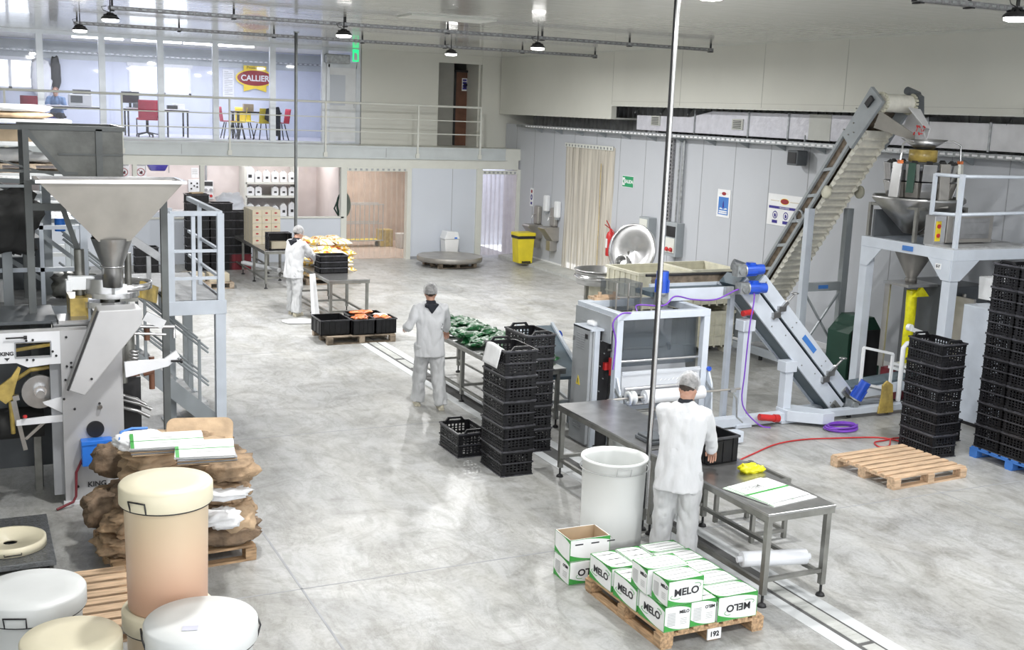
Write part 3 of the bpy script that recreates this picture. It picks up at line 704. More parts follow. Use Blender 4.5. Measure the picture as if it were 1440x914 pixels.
# ================================================================ CRATES (vented and solid)
def crate_mesh(L=.56,Wd=.36,H=.30,kind='vented'):
    t=.012; b=B(); bs=[]
    w2,l2=Wd/2,L/2
    if kind=='solid':
        b.box(-l2,l2,-w2,-w2+t,0,H); b.box(-l2,l2,w2-t,w2,0,H); b.box(-l2,-l2+t,-w2,w2,0,H); b.box(l2-t,l2,-w2,w2,0,H); b.box(-l2,l2,-w2,w2,0,t)
        for i in range(5):
            x=-l2+L*(i+.5)/5
            b.box(x-.006,x+.006,-w2-.008,-w2,.01,H-.02); b.box(x-.006,x+.006,w2,w2+.008,.01,H-.02)
        for i in range(3):
            y=-w2+Wd*(i+.5)/3; b.box(-l2-.008,-l2,y-.006,y+.006,.01,H-.02); b.box(l2,l2+.008,y-.006,y+.006,.01,H-.02)
    else:
        b.box(-l2+.01,l2-.01,-w2+.01,w2-.01,.012,.024)
        for sx in (-1,1):
            for sy in (-1,1):
                b.box(sx*l2-(.05 if sx>0 else 0),sx*l2+(0 if sx>0 else .05),sy*w2-(t if sy>0 else 0),sy*w2+(0 if sy>0 else t),0,H)
                b.box(sx*l2-(t if sx>0 else 0),sx*l2+(0 if sx>0 else t),sy*w2-(.05 if sy>0 else 0),sy*w2+(0 if sy>0 else .05),0,H)
        for s in (-1,1):
            for (z0,z1) in ((.02,.05),(.135,.165),(H-.045,H)):
                b.box(-l2,l2,s*w2-.006,s*w2+.006,z0,z1); b.box(s*l2-.006,s*l2+.006,-w2,w2,z0,z1)
            n=13
            for i in range(1,n): x=-l2+L*i/n; b.box(x-.010,x+.010,s*w2-.004,s*w2+.004,.04,H-.02)
            n=8
            for i in range(1,n): y=-w2+Wd*i/n; b.box(s*l2-.004,s*l2+.004,y-.010,y+.010,.04,H-.02)
            for z in (.070,.100,.185,.215): b.box(-l2,l2,s*w2-.003,s*w2+.003,z,z+.013); b.box(s*l2-.003,s*l2+.003,-w2,w2,z,z+.013)
    r=B(); e=.014
    for z0,z1 in (((H-.02,H),) if kind=='solid' else ((H-.020,H),(.148,.158),(.0,.012))):
        r.box(-l2-e,l2+e,-w2-e,-w2+.004,z0,z1); r.box(-l2-e,l2+e,w2-.004,w2+e,z0,z1)
        r.box(-l2-e,-l2+.004,-w2,w2,z0,z1); r.box(l2-.004,l2+e,-w2,w2,z0,z1)
    return b,r
def handle_mesh(L,Wd,H,s,kind):
    h=B(); x=s*(L/2)
    if kind=='solid':
        h.box(x-.02*(s>0)-.002,x+.02*(s<0)+.002,-.07,.07,H-.075,H-.045); h.box(x-.012,x+.012,-.075,.075,H-.045,H-.035)
    else:
        # raised arch above the end wall with a grip slot
        z=H
        h.prism([(-.14,z-.02),(-.09,z+.045),(.09,z+.045),(.14,z-.02),(.10,z-.02),(.07,z+.022),(-.07,z+.022),(-.10,z-.02)],'x',x-.012,x+.012)
    return h
def make_crate(name,label,group,L,Wd,H,kind,cat='crate',m=('crate_black','crate_edge')):
    t=thing(name,label,cat,(0,0,0),0,group); b,r=crate_mesh(L,Wd,H,kind)
    b.build('body',m[0],t); r.build('rim',m[1],t)
    for s in (-1,1): handle_mesh(L,Wd,H,s,kind).build('handle',m[0],t)
    return t
ORD=['bottom','second','third','fourth','fifth','sixth','seventh','eighth','ninth']
CR=[None]
def crate(loc,rz,label,group):
    if CR[0] is None:
        CR[0]=make_crate('vented_crate',label,group,.58,.38,.30,'vented'); o=CR[0]
        o.location=loc; o.rotation_euler=(0,0,rz); return o
    return copy_tree(CR[0],None,loc,rz,label,group)
def lev(k,n): return 'topmost' if k==n-1 else 'bottom' if k==0 else ORD[k]+' from the bottom'
ST=.292
# two stacks by the green pack table: long side along X for front stack
g='black vented crates stacked beside the green pack table'
for k in range(5): crate((5.56,11.38,k*ST),R(90+(1.5 if k%2 else -1)),'black vented crate, %s of the nearer stack beside the green packs'%('topmost' if k==4 else lev(k,5)),g)
for k in range(5): crate((6.18,12.12,k*ST),R(90+(-1 if k%2 else 1)),'black vented crate, %s of the stack touching the green pack table'%lev(k,5),g)
crate((5.37,12.20,0),R(90),'single black vented plastic crate standing on the floor left of the stacks',g)
g='black vented crates in the stack beside the bare pallet'
for k in range(5): crate((11.0,10.25,k*ST),R([88,91,89,92,88][k]),'black vented crate, %s in the stack behind the bare wooden pallet'%lev(k,5),g)
crate((11.62,10.75,0),R(90),'lone black vented plastic crate on the floor behind the free stack','black vented crates in the stack beside the bare pallet')
g='black vented crates piled on the blue pallet'
def pallet(label,loc,rz,L=1.2,Wd=1.0,m='wood_pale',group=None,nb=7,name='pallet'):
    t=thing(name,label,'pallet',loc,rz,group)
    for i in range(nb):
        w=Wd/nb*.70; y=-Wd/2+Wd/nb*(i+.5)
        b=B(); b.box(-L/2,L/2,y-w/2,y+w/2,.120,.142); b.build('deck_board',m,t,.003)
    for x in (-L/2+.05,0,L/2-.05):
        b=B(); b.box(x-.05,x+.05,-Wd/2,Wd/2,.098,.120); b.build('stringer_board',m,t)
        for y in (-Wd/2+.06,0,Wd/2-.06): b=B(); b.box(x-.05,x+.05,y-.06,y+.06,.02,.098); b.build('block',m,t,.003)
    for y in (-Wd/2+.06,0,Wd/2-.06): b=B(); b.box(-L/2,L/2,y-.05,y+.05,0,.02); b.build('bottom_board',m,t)
    return t
pallet('blue pallet under the tall pile of black crates',(12.0,9.30,0),0,1.22,1.22,'blue_pallet',nb=8)
for c,(nm) in enumerate(('farthest','middle','nearest')):
    for row in (0,1):
        for k in range(8):
            y=9.68-.395*c
            crate((11.70+.60*row,y,.142+k*ST),0,'black vented crate, %s, in the %s %s column on the blue pallet'%(lev(k,8),nm,'outer' if row==0 else 'inner'),g)
# bare pallets
q=AZ(1270,655,.14); pallet('bare pale wooden pallet lying alone on the floor at the right',(10.0,9.72,0),R(3),1.2,1.02,'wood_pale',nb=8)
pallet('wooden pallet under the white and green printed cartons',(5.24,7.44,0),R(90),1.2,1.0,'wood',nb=7)
# ================================================================ PRINTED CARTONS
def carton(name,label,cat,loc,rz,L,Wd,H,group=None,logo=(),open_top=False,flip=False,tops=True):
    """L along local x, Wd along y"""
    t=thing(name,label,cat,loc,rz,group); l,w=L/2,Wd/2
    b=B()
    if not open_top: b.box(-l,l,-w,w,0,H); b.build('box','carton_white',t,.004)
    else:
        th=.006
        b.box(-l,l,-w,-w+th,0,H); b.box(-l,l,w-th,w,0,H); b.box(-l,-l+th,-w,w,0,H); b.box(l-th,l,-w,w,0,H); b.box(-l,l,-w,w,0,th); b.build('box','carton_white',t)
        b=B(); b.box(-l+.006,l-.006,-w+.006,-w+.010,.01,H-.002); b.box(-l+.006,l-.006,w-.010,w-.006,.01,H-.002); b.box(-l+.006,-l+.010,-w+.006,w-.006,.01,H-.002); b.box(l-.010,l-.006,-w+.006,w-.006,.01,H-.002); b.box(-l+.01,l-.01,-w+.01,w-.01,.01,.014)
        b.add([(l-.006,-w,H),(l-.006,w,H),(l+.05,w-.02,H-.05),(l+.05,-w+.02,H-.05)],[(0,1,2,3)]); b.build('inside','carton',t)
    e=.0012
    def side(face,kind):
        b=B(); g=B(); g2=B()
        # face frames: list of (origin, u axis, n axis, width)
        fr={'-y':(Vector((-l,-w-e,0)),Vector((1,0,0)),L),'+y':(Vector((l,w+e,0)),Vector((-1,0,0)),L),'-x':(Vector((-l-e,w,0)),Vector((0,-1,0)),Wd),'+x':(Vector((l+e,-w,0)),Vector((0,1,0)),Wd)}[face]
        o,u,wd=fr
        def P(a,c): return o+u*(a*wd)+Vector((0,0,c*H))
        # green swooshes: lower left corner sweep and upper right band
        n=10; vs=[P(.01,.02)]; 
        for i in range(n+1): tt=i/n; vs.append(P(.01+.80*tt if 0 else .01+.90*tt,.02+.27*(1-tt)**2.6))
        f=[(0,i,i+1) for i in range(1,n+1)]; g.add(vs,f)
        vs=[P(.99,.985)]
        for i in range(n+1): tt=i/n; vs.append(P(.99-.9*tt,.985-.17*(1-tt)**2.8))
        g.add(vs,[(0,i+1,i) for i in range(1,n+1)])
        for (a0,a1,c0,c1) in ((0,.012,0,1),(.988,1,0,1),(0,1,.975,1),(0,1,0,.012)): g.add([P(a0,c0),P(a1,c0),P(a1,c1),P(a0,c1)],[(0,1,2,3)])
        g.build('green_print','green_print',t)
        nrm=u.cross(Vector((0,0,1)))
        M=Matrix((u,Vector((0,0,1)),nrm)).transposed().to_4x4(); 
        if kind=='logo':
            c=P(.52,.50)+nrm*e; M2=M.copy(); M2.translation=c
            if flip: M2=M2@Matrix.Rotation(PI,4,'Z')
            k=H/.25
            text(b,'MELO',.098*k,M2,.0028*k,1.12)
            def sw(pts,r): g2.tube([M2@Vector((x*k,y*k,0)) for x,y in pts],r*k,4)
            sw([(-.11+.07*math.cos(a),-.035+.024*math.sin(a)) for a in [PI*.75+PI*.95*i/10 for i in range(11)]],.0028)
            sw([(.11+.05*math.cos(a),.045+.024*math.sin(a)) for a in [-.9+2.9*i/10 for i in range(11)]],.0028)
            b.build('lettering','black_print',t); g2.build('swoosh','green_print',t)
        elif kind=='info':
            b=B()
            for i in range(9):
                p=[P(.10,.70-.06*i),P(.42,.70-.06*i),P(.42,.725-.06*i),P(.10,.725-.06*i)]; b.add([v+nrm*e for v in p],[(0,1,2,3)])
            for i in range(4):
                p=[P(.60,.45-.07*i),P(.86,.45-.07*i),P(.86,.47-.07*i),P(.60,.47-.07*i)]; b.add([v+nrm*e for v in p],[(0,1,2,3)])
            b.build('small_print','grey_print',t); b=B(); M2=M.copy(); M2.translation=P(.75,.72)+nrm*e
            if flip: M2=M2@Matrix.Rotation(PI,4,'Z')
            text(b,'MELO',.036,M2,.0012); b.build('lettering','black_print',t)
    for f,k in logo: side(f,k)
    if tops and not open_top:
        b=B(); c=B()
        b.box(-l,l,-w,-w+.006,H,H+e); b.box(-l,l,w-.006,w,H,H+e); b.box(-l,-l+.006,-w,w,H,H+e); b.box(l-.006,l,-w,w,H,H+e)
        for sx,sy in ((-1,-1),(1,1)):
            pts=[(sx*l,sy*w)]
            for i in range(7): a=PI/2*i/6; pts.append((sx*(l-.12*(1-math.sin(a))),sy*(w-.10*(1-math.cos(a)))))
            b.add([(p[0],p[1],H+e) for p in pts],[(0,i,i+1) for i in range(1,7)])
        b.build('green_top_print','green_print',t)
        for r_ in (-.3,.0,.3): 
            for s_ in (-.28,.05,.35): c.box(l*2*s_*.9-.05,l*2*s_*.9+.05,w*2*r_-.006,w*2*r_+.006,H+e,H+e+.0006)
        c.build('top_print','grey_print',t)
    if open_top:
        c=B()
        for i in range(3): c.box(-l+.05+.16*i,-l+.13+.16*i,-w-.0015,-w-.001,H*.72,H*.78)
        c.build('small_print','black_print',t)
    return t
# layout on the pallet: px anchors converted to the world at the box's own height
z1=.142; hh=.212
g='white and green printed cartons on the pallet'
LX=(('-x','logo'),('-y','info'))
def mc(lbl,x0,x1,y0,y1,k,logo=(),flip=False,rz=0): return carton('printed_carton',lbl,'box',((x0+x1)/2,(y0+y1)/2,z1+k*hh),R(rz),x1-x0-.004,y1-y0-.004,hh-.002,g,logo,False,flip)
mc('printed carton at the far left pallet corner, name facing the open floor',4.76,5.00,7.65,8.01,0,LX,rz=1)
mc('printed carton halfway along the left pallet edge, name facing the open floor',4.76,5.00,7.24,7.61,0,LX)
mc('printed carton at the near left pallet corner, directly under the topmost one',4.765,5.01,6.84,7.22,0,LX)
mc('printed carton on the near edge with small print and upside down text',5.015,5.262,6.85,7.22,0,(('-y','info'),),True)
mc('white and green printed carton at the near right corner, its name upside down',5.27,5.66,6.84,7.08,0,(('-y','logo'),('-x','info')),True)
for k,w in enumerate(('second','third','fourth')): mc('flat topped printed carton, %s from the near end along the right edge'%w,5.27,5.65,7.09+.243*k,7.09+.243*k+.24,0)
mc('flat topped printed carton at the far right corner of the pallet',5.27,5.63,7.83,8.03,0)
mc('printed carton in the middle of the bottom layer behind the topmost ones',5.015,5.26,7.24,7.61,0)
mc('flat topped printed carton second along the far end of the pallet',5.012,5.25,7.65,8.02,0)
mc('topmost printed carton at the near end, its name upright and facing the camera',4.775,5.115,6.84,7.06,1,(('-y','logo'),('-x','info')),rz=2)
mc('topmost printed carton just behind the near one, plain side to the left',4.75,5.14,7.09,7.33,1,(('-x','info'),))
carton('printed_carton','closed white and green carton on the floor under the open one','box',(4.86,8.33,0),0,.40,.29,.215,None,(('-y','logo'),('-x','info')),False,True,False)
carton('open_carton','open empty white carton with brown inside, stacked left of the pallet','box',(4.86,8.33,.217),R(-1),.40,.29,.20,None,(('-x','none'),('-y','none')),True)
t=board('pallet_tag','small white paper tag reading 192 on the edge of the carton pallet',5.24,6.835,.06,.13,.09,'y','paper')[0]
b=B(); text(b,'192',.06,face_my(0,-.014,0),.002); b.build('lettering','black_print',t)
# flat cartons and cloth on the front table
rnd=random.Random(3)
FL=[(6.30,7.62,.852,12,'topmost flat white and green carton on the front table'),(6.36,7.60,.846 if 0 else .8505,4,'lower flat carton sheet under the printed one on the front table')]
for i,(x,y,z,a,l) in enumerate((( 6.36,7.58,.851,8,'lowest flattened carton in the pile on the front table'),(6.31,7.66,.857,14,'middle flattened carton in the pile on the front table'),(6.33,7.64,.863,10,'topmost flattened carton with green print on the front table'))):
    t=thing('flat_carton',l,'cardboard',(x,y,z),R(a),'flattened cartons on the front table')
    b=B(); b.box(-.27,.27,-.25,.25,0,.005); b.build('sheet','carton_white',t)
    b=B(); b.box(-.27,.27,-.02,.012,.005,.0056); b.box(-.27,-.262,-.25,.25,.005,.0056); b.box(.03,.036,-.25,.25,.005,.0056); b.build('green_print','green_print',t)
    if i==2: b=B(); text(b,'MELO',.10,face_up(-.08,.12,.006,PI),.003); b.build('lettering','grey_print',t)
def lump(b,c,s,seed,amp=.25,nu=20,nv=14,rot=None,flat=.0):
    c=Vector(c); RM=rot.to_matrix() if rot else Matrix.Identity(3)
    def fn(u,v):
        a=2*PI*u; p=PI*(v-.5); d=Vector((math.cos(p)*math.cos(a),math.cos(p)*math.sin(a),math.sin(p)))
        e=Vector((math.copysign(abs(d.x)**.7,d.x),math.copysign(abs(d.y)**.7,d.y),math.copysign(abs(d.z)**.8,d.z)))
        k=1+amp*noise.noise(d*2.3+Vector((seed*7.1,seed,0)))+amp*.55*(.4-abs(noise.noise(d*4.5+Vector((seed,0,seed*3))))*2)*.8+amp*.25*noise.noise(d*11+Vector((0,seed,seed*2)))
        q=Vector((e.x*s[0],e.y*s[1],e.z*s[2]))*k; return c+RM@q
    b.grid(fn,nu,nv); return b
b=B(); lump(b,(0,0,.035),(.10,.07,.04),1,.4,28,18); lump(b,(.11,-.02,.025),(.05,.045,.03),5,.4); o=b.build('yellow_cloth','yellow_film'); o.location=(6.52,8.17,.852); tag(o,'crumpled yellow packet lying on the front table behind the flat cartons','packet')
# black crate at the front worker
t=make_crate('black_crate','black solid plastic crate on the front table before the nearest worker',None,.55,.36,.26,'solid'); t.location=(6.43,8.75,.852); t.rotation_euler=(0,0,R(94))
b=B(); b.box(-.24,.24,-.15,.15,.02,.05); q=b.build('crate_filling','screen',None); q.location=(6.43,8.75,.852+.0); q.rotation_euler=(0,0,R(94)); q.name='dark_packs'; tag(q,'dark packs lying in the black crate on the front table','packs')
b=B(); b.box(-.12,.12,-.16,.16,0,.035); b.box(-.10,.10,-.14,.14,.035,.06); o=b.build('stapler_tray','dark_panel',None,.01); o.location=(6.22,9.35,.852); o.name='desk_tool'; tag(o,'small dark tool lying on the steel table left of the nearest worker','tool')
# ================================================================ TUBS
def tub(name,label,loc,r,h,m,lid=None,openr=False,rz=0,lidm='cream_lid',ring='black',cat='tub'):
    t=thing(name,label,cat,loc,rz)
    b=B(); 
    b.lathe([(0,0),(r*.93,0),(r*.95,.02),(r*.97,h*.5),(r,h-.03),(r+.015,h-.02),(r+.015,h),(r-.012,h),(r-.02,h-.05),(r*.94,h*.5),(r*.91,.04),(0,.04)],n=48); b.build('body',m,t)
    if lid is not None:
        b=B(); R_=r+.028; b.lathe([(R_-.004,h-.095),(R_,h-.09),(R_,h+.015),(R_-.012,h+.03),(R_*.6,h+.034),(0,h+.036)],n=48); g=b.build('lid',lidm,t)
    b=B(); zc=h-.10; b.lathe([(r+.018+.005*math.cos(a),zc+.005*math.sin(a)) for a in [2*PI*i/6 for i in range(6)]],n=48,close=True); b.build('clamp_ring',ring,t)
    for a in (0,PI):
        b=B(); rr=r+.022; dz=.075
        pts=[(rr*math.cos(a-.2),rr*math.sin(a-.2),zc),((rr+.02)*math.cos(a-.2),(rr+.02)*math.sin(a-.2),zc+dz),((rr+.02)*math.cos(a+.2),(rr+.02)*math.sin(a+.2),zc+dz),(rr*math.cos(a+.2),rr*math.sin(a+.2),zc)]
        b.tube(pts,.006,6); b.build('handle',ring,t)
    return t
tub('open_tub','open white plastic tub on the floor beside the nearest worker',(5.44,8.80,0),.305,.93,'tub_white',None,True,R(-105),ring='grey_print')
tub('lidded_tub','lower cream tub with pinkish body, carrying the tall one',(1.08,7.12,.0),.262,.84,'tub_pink',True,rz=R(-60))
tub('lidded_tub','tall lidded cream tub with pink contents, standing on the other one',(1.08,7.12,.876),.262,.80,'tub_pink',True,rz=R(-135))
tub('lidded_tub','lidded white tub with a paper scrap on top, right front',(1.165,6.45,0),.305,1.02,'white_plastic',True,lidm='white_plastic',rz=R(-5))
tub('lidded_tub','pale cream lidded tub cut by the bottom edge, middle front',(.46,6.74,0),.262,.90,'white_plastic',True,lidm='cream_lid',rz=R(40))
tub('lidded_tub','largest white lidded tub at the left edge of the photo',(.29,7.68,0),.315,.84,'white_plastic',True,lidm='white_plastic',rz=R(70))
q=(1.08,6.33); b=B(); b.box(-.045,.045,-.03,.03,0,.001); o=b.build('paper_scrap','paper_scrap'); o.location=(q[0],q[1],1.057); o.rotation_euler=(0,0,R(-15)); tag(o,'small white paper scrap lying on the white tub lid','paper')
pallet('wooden slatted pallet on the floor behind the front tubs',(.60,9.06,0),R(0),1.0,1.2,'wood_pale',nb=8)
# scale platform with holed lid
t=thing('floor_scale','dark steel floor scale platform with raised treads at the left edge','scale',(-.05,10.67,0))
b=B(); b.box(-.64,.64,-.61,.61,.05,.10); b.build('plate','diamond',t,.006)
b=B()
for i in range(22):
    for j in range(20): x=-.6+.055*i; y=-.56+.058*j; b.cb((x,y,.101),(.035,.007,.004),Euler((0,0,R(45 if (i+j)%2 else -45))))
b.build('tread_pattern','steel_dull',t)
for sx in (-.55,.55):
    for sy in (-.5,.5): b=B(); b.cyl((sx,sy,0),(sx,sy,.05),.04); b.build('foot','black',t)
t=thing('tub_lid','round cream tub lid with a centre hole lying on the floor scale','lid',(.24,10.52,.105)); b=B()
b.lathe([(.06,.02),(.06,.035),(.26,.035),(.275,.075),(.30,.075),(.305,.0),(.295,0),(.27,.02)],n=44,close=True); b.build('lid_disc','cream_lid',t)
b=B(); b.tube([(-.06,-.30,.03),(-.06,-.335,.03),(.08,-.33,.03),(.08,-.295,.03)],.005,6); b.build('handle','black',t)
# ================================================================ SECONDARY PACKING MACHINE (frame, cabinet, rolls)
X0,X1,Y0,Y1,ZT=7.04,8.40,11.50,12.50,1.745
t=thing('bagging_machine','pale blue framed bagging machine with clear film rolls, behind the nearest worker','machine',(X0,Y0,0))
w,d=X1-X0,Y1-Y0
for (x,y) in ((.045,.045),(w-.045,.045),(.045,d-.045),(w-.045,d-.045)): b=B(); b.beam((x,y,.0),(x,y,ZT-.09),.09,.09); b.build('post','frame_blue',t,.006)
b=B(); b.box(0,w,0,.10,ZT-.09,ZT); b.box(0,w,d-.10,d,ZT-.09,ZT); b.box(0,.10,.10,d-.10,ZT-.09,ZT); b.box(w-.10,w,.10,d-.10,ZT-.09,ZT); b.build('top_frame','frame_blue',t,.006)
b=B(); b.box(0,w,.1,.16,.25,.33); b.box(0,w,d-.1,d-.04,.25,.33); b.box(0,.06,.1,d,.25,.33); b.box(w-.06,w,.1,d,.25,.33); b.build('lower_frame','frame_blue',t)
b=B(); b.box(-.02,.0,.12,d,1.35,ZT-.06); b.box(-.022,-.02,.2,d-.1,1.52,1.53); b.box(-.022,-.02,.2,d-.1,1.45,1.46); b.build('side_hood','cabinet_grey',t)
b=B(); b.box(.12,w-.1,.16,.166,1.04,ZT-.1); b.box(w-.09,w-.084,.14,d-.1,.6,ZT-.1); b.build('clear_guard','smoke_panel',t)
b=B(); b.prism([(.14,ZT-.12),(.68,ZT-.12),(.80,ZT-.28),(1.02,1.22),(.90,1.15),(.14,1.15)],'y',.30,.33); b.build('chute_plate','cabinet_grey',t)
b=B(); b.prism([(.70,ZT-.12),(1.0,ZT-.12),(1.0,1.3)],'y',.50,.52); b.box(1.02,w-.1,.7,.72,.8,ZT-.1); b.build('inner_panel','film',t)
b=B(); b.box(.12,w-.1,.75,.77,.35,1.2); b.build('rear_plate','dark_panel',t)
# bars and rollers
def roller(x0,x1,y,z,r,m,nm='roller',n=16): b=B(); b.cyl((x0,y,z),(x1,y,z),r,n=n); return b.build(nm,m,t)
roller(.06,w-.03,.10,1.12,.016,'steel_bright','guide_bar'); roller(.06,w,.30,1.23,.016,'steel_dull','shaft')
for x in (.22,.92): b=B(); b.cyl((x,.30,1.23),(x+.04,.30,1.23),.055); b.build('rubber_wheel','rubber',t)
roller(.14,w-.2,-.02,.80,.028,'steel_bright','guide_bar'); roller(.1,w-.1,-.05,.62,.02,'steel_bright','guide_bar'); roller(.12,w-.1,-.10,.33,.018,'steel_bright','guide_bar'); roller(.12,w-.1,.02,.50,.02,'steel_dull','guide_bar')
# film holder side plates
for x in (.03,w+.02):
    b=B(); b.prism([(-.02,.95),(.10,.95),(.10,.25),(-.05,.22),(-.20,.22),(-.13,.45),(-.12,.62),(-.10,.80)],'x',x-.012,x+.012); b.build('side_plate','frame_blue',t)
    b=B(); b.beam((x,-.12,.72),(x,.1,.86),.04,.04); b.build('roll_arm','galv',t)
b=B(); b.box(.10,w-.12,-.012,-.006,.72,1.02); b.box(.10,w-.12,-.03,.0,.98,1.01); b.build('film_web','film',t)
b=B(); 
for i in range(6): b.beam((.65+.06*i,-.014,.875+.004*(i%2)),(.68+.06*i,-.014,.90-.006*(i%3)),.003,.006)
b.build('scribbled_mark','white',t)
b=B(); b.grid(lambda u,v:(.16+(w-.36)*u,.12+.14*v+.02*math.sin(9*u),.78+.45*v+.015*math.sin(5*u+3*v)),14,8); b.build('loose_film','film',t)
yr,zr=-.16,.725
b=B(); b.cyl((.34,yr,zr),(1.20,yr,zr),.085,n=36); b.cyl((.325,yr,zr),(1.215,yr,zr),.04,n=20); b.build('film_roll','film_roll',t)
b=B(); b.cyl((-.18,yr,zr),(w+.42,yr,zr),.014); b.build('roll_shaft','steel_tan',t)
b=B(); b.lathe([(.035,0),(.085,0),(.088,.02),(.04,.03),(.04,.07),(.088,.075),(.085,.10),(.035,.10)],(.10,yr,zr),28,axis='x',close=True); b.build('roll_core','white_plastic',t)
b=B(); b.cb((-.03,yr,zr-.03),(.12,.05,.04)); b.cb((w+.30,yr,zr-.01),(.08,.05,.05)); b.tube([(w+.30,yr,zr-.03),(w+.36,yr-.02,.6),(w+.40,yr,.35),(w+.50,yr,.27)],.012,6); b.build('clamp','galv',t)
b=B(); b.cb((.24,-.1,.40),(.26,.05,.03),Euler((.2,.1,.1))); b.cb((.42,-.06,.35),(.22,.05,.02),Euler((.1,-.1,.3))); b.build('blue_strap','blue_box',t)
b=B(); b.cb((w+.40,-.16,.10),(.16,.14,.14)); b.cyl((w+.40,-.16,0),(w+.40,-.16,.05),.03); b.build('floor_foot','frame_blue',t)
b=B(); b.cyl((w+.02,.0,.98),(w+.02,-.03,.98),.03); b.build('blue_knob','blue_motor',t)
# cabinet
t=thing('control_cabinet','tall grey electric cabinet with vents and a yellow warning triangle','cabinet',(6.84,11.80,.0))
cw,cdp,ch=.34,.42,1.50
b=B(); b.box(0,.04,0,cdp,.04,ch); b.box(.04,.10,-.02,cdp,.0,ch-.02); b.build('door','cabinet_grey',t,.004)
b=B(); b.box(.10,cw,.02,cdp-.02,0,ch-.03); b.build('side_panel','black',t)
b=B(); b.box(.0,cw,-.03,cdp,ch-.02,ch+.005); b.box(.06,.10,-.03,-.0,.0,ch-.02); b.box(.10,.13,-.025,.0,.03,ch-.02); b.box(cw-.02,cw+.01,-.03,.02,.0,ch); b.build('frame','frame_blue',t)
b=B()
for z0 in (.20,1.22):
    for i in range(7):
        for c in (0,1): b.box(-.004,0,.12+.11*c,.21+.11*c,z0+.03*i,z0+.03*i+.014)
b.build('vent_slots','seam',t)
b=B(); b.prism([(.19,.76),(.29,.76),(.24,.88)],'x',-.004,0); g=b.build('warning_triangle','yellow',t); b=B(); b.beam((-.005,.245,.78),(-.005,.238,.84),.004,.01); b.build('mark','black_print',g)
b=B(); b.box(-.006,0,.05,.11,1.37,1.43); b.build('name_plate','black',t); b=B(); b.box(-.02,0,.37,.39,1.30,1.36); b.build('lock','steel',t)
b=B(); b.cb((.18,.22,ch+.035),(.16,.13,.06),Euler((.1,.1,.4))); b.build('white_cap','white',t,.02)
b=B(); b.cb((.25,-.01,1.03),(.07,.05,.09)); b.cyl((.29,-.05,1.14),(.29,-.05,.99),.032); b.cyl((.29,-.05,.99),(.29,-.05,.92),.02); b.build('red_plug','red',t)
b=B()
for i in range(7): b.cyl((.17+.05*(i%2),.0,1.35-.16*i),(.17+.05*(i%2),.022,1.35-.16*i),.008)
b.build('screw_pattern','galv',t)
b=B(); b.tube([(.29,-.05,.92),(.28,-.06,.7),(.24,-.05,.4),(.22,-.04,.15)],.012,6); b.build('black_cable','rubber',t)
# purple cable running from the frame along the conveyors
pts=[AY(862,520,11.42),AY(866,480,11.44),AY(862,455,11.44),AY(875,441,11.44),AY(895,440,11.6)]
pts2=[(pts[-1].x+.2,11.9,1.76),(7.85,11.75,1.77),(8.05,11.8,1.87),(8.4,11.9,1.80),(8.8,11.95,1.78),(9.15,11.95,1.90),(9.36,11.90,1.85),(9.30,11.86,1.4),(9.28,11.86,.8),(9.27,11.84,.35),(9.45,11.7,.10),(9.62,11.66,.05)]
b=B(); b.tube(spl([tuple(p) for p in pts]+pts2),.010,8); o=b.build('purple_cable','purple'); tag(o,'purple cable running over the bagging machine and down the pale post','cable')
b=B(); P=[]
for i in range(120): a=i*.26; P.append((10.62+.24*math.cos(a)+.02*math.sin(i*.13),11.40+.15*math.sin(a)+.02*math.cos(i*.2),.015+.0005*i))
b.tube(P,.011,6); o=b.build('cable_coil','purple'); tag(o,'coil of purple cable lying on the floor before the lower conveyor','cable')
b=B(); P=[tuple(AZ(*p,.012)) for p in ((995,655),(1030,650),(1055,640),(1090,625),(1130,618),(1180,616),(1230,615),(1255,618),(1275,624))]
b.tube(spl(P),.010,8); b.tube(spl([tuple(AZ(*p,.013)) for p in ((1275,616),(1258,616),(1245,619),(1230,622),(1236,628),(1250,627),(1252,618))]),.010,8); o=b.build('red_hose','red'); tag(o,'thin red hose snaking over the floor toward the black crates','hose')
o=None
t=thing('white_bucket','white plastic container with blue lid standing behind the cabinet end of the table','bucket',(7.0,11.18,0)); b=B(); b.lathe([(0,0),(.13,0),(.16,.55),(.17,.56),(.17,.58),(0,.58)],n=28); b.build('body','white_plastic',t); b=B(); b.lathe([(.12,.58),(.12,.61),(0,.615)],n=24); b.build('lid','blue_box',t)
# ================================================================ CONVEYORS AT LOWER LEVEL
def motor(b1,b2,c,ax,L=.26,r=.075):   # blue motor with pale gearbox
    c=Vector(c); ax=Vector(ax).normalized()
    b1.cyl(c,c+ax*L*.62,r,n=18); b1.cyl(c+ax*L*.62,c+ax*L,r*.93,n=18); b1.lathe([(0,0)],n=3) if 0 else None
    for k in range(9): 
        a=2*PI*k/9; o=ax.orthogonal().normalized(); q=o*math.cos(a)+ax.cross(o)*math.sin(a); b1.beam(c+q*r,c+q*r+ax*L*.58,.01,.02,q)
    s=ax.orthogonal().normalized(); b1.cb(c+ax*L*.3+Vector((0,0,r)),(.09,.09,.05))
    b2.cyl(c-ax*.02,c,r*1.1,n=16); b2.cb(c-ax*.09,(.13,.13,.15)); b2.cyl(c-ax*.09+Vector((0,-.09,0)),c-ax*.09+Vector((0,.07,0)),.05,n=16)
pT=AY(1058,398,12.05); pB=AY(1195,578,12.05)
t=thing('incline_conveyor','pale side plated conveyor sloping down to the right with blue motors','conveyor',(0,0,0))
d=(pB-pT).normalized(); n_=Vector((d.z,0,-d.x)); 
if n_.z<0: n_=-n_
L=(pB-pT).length
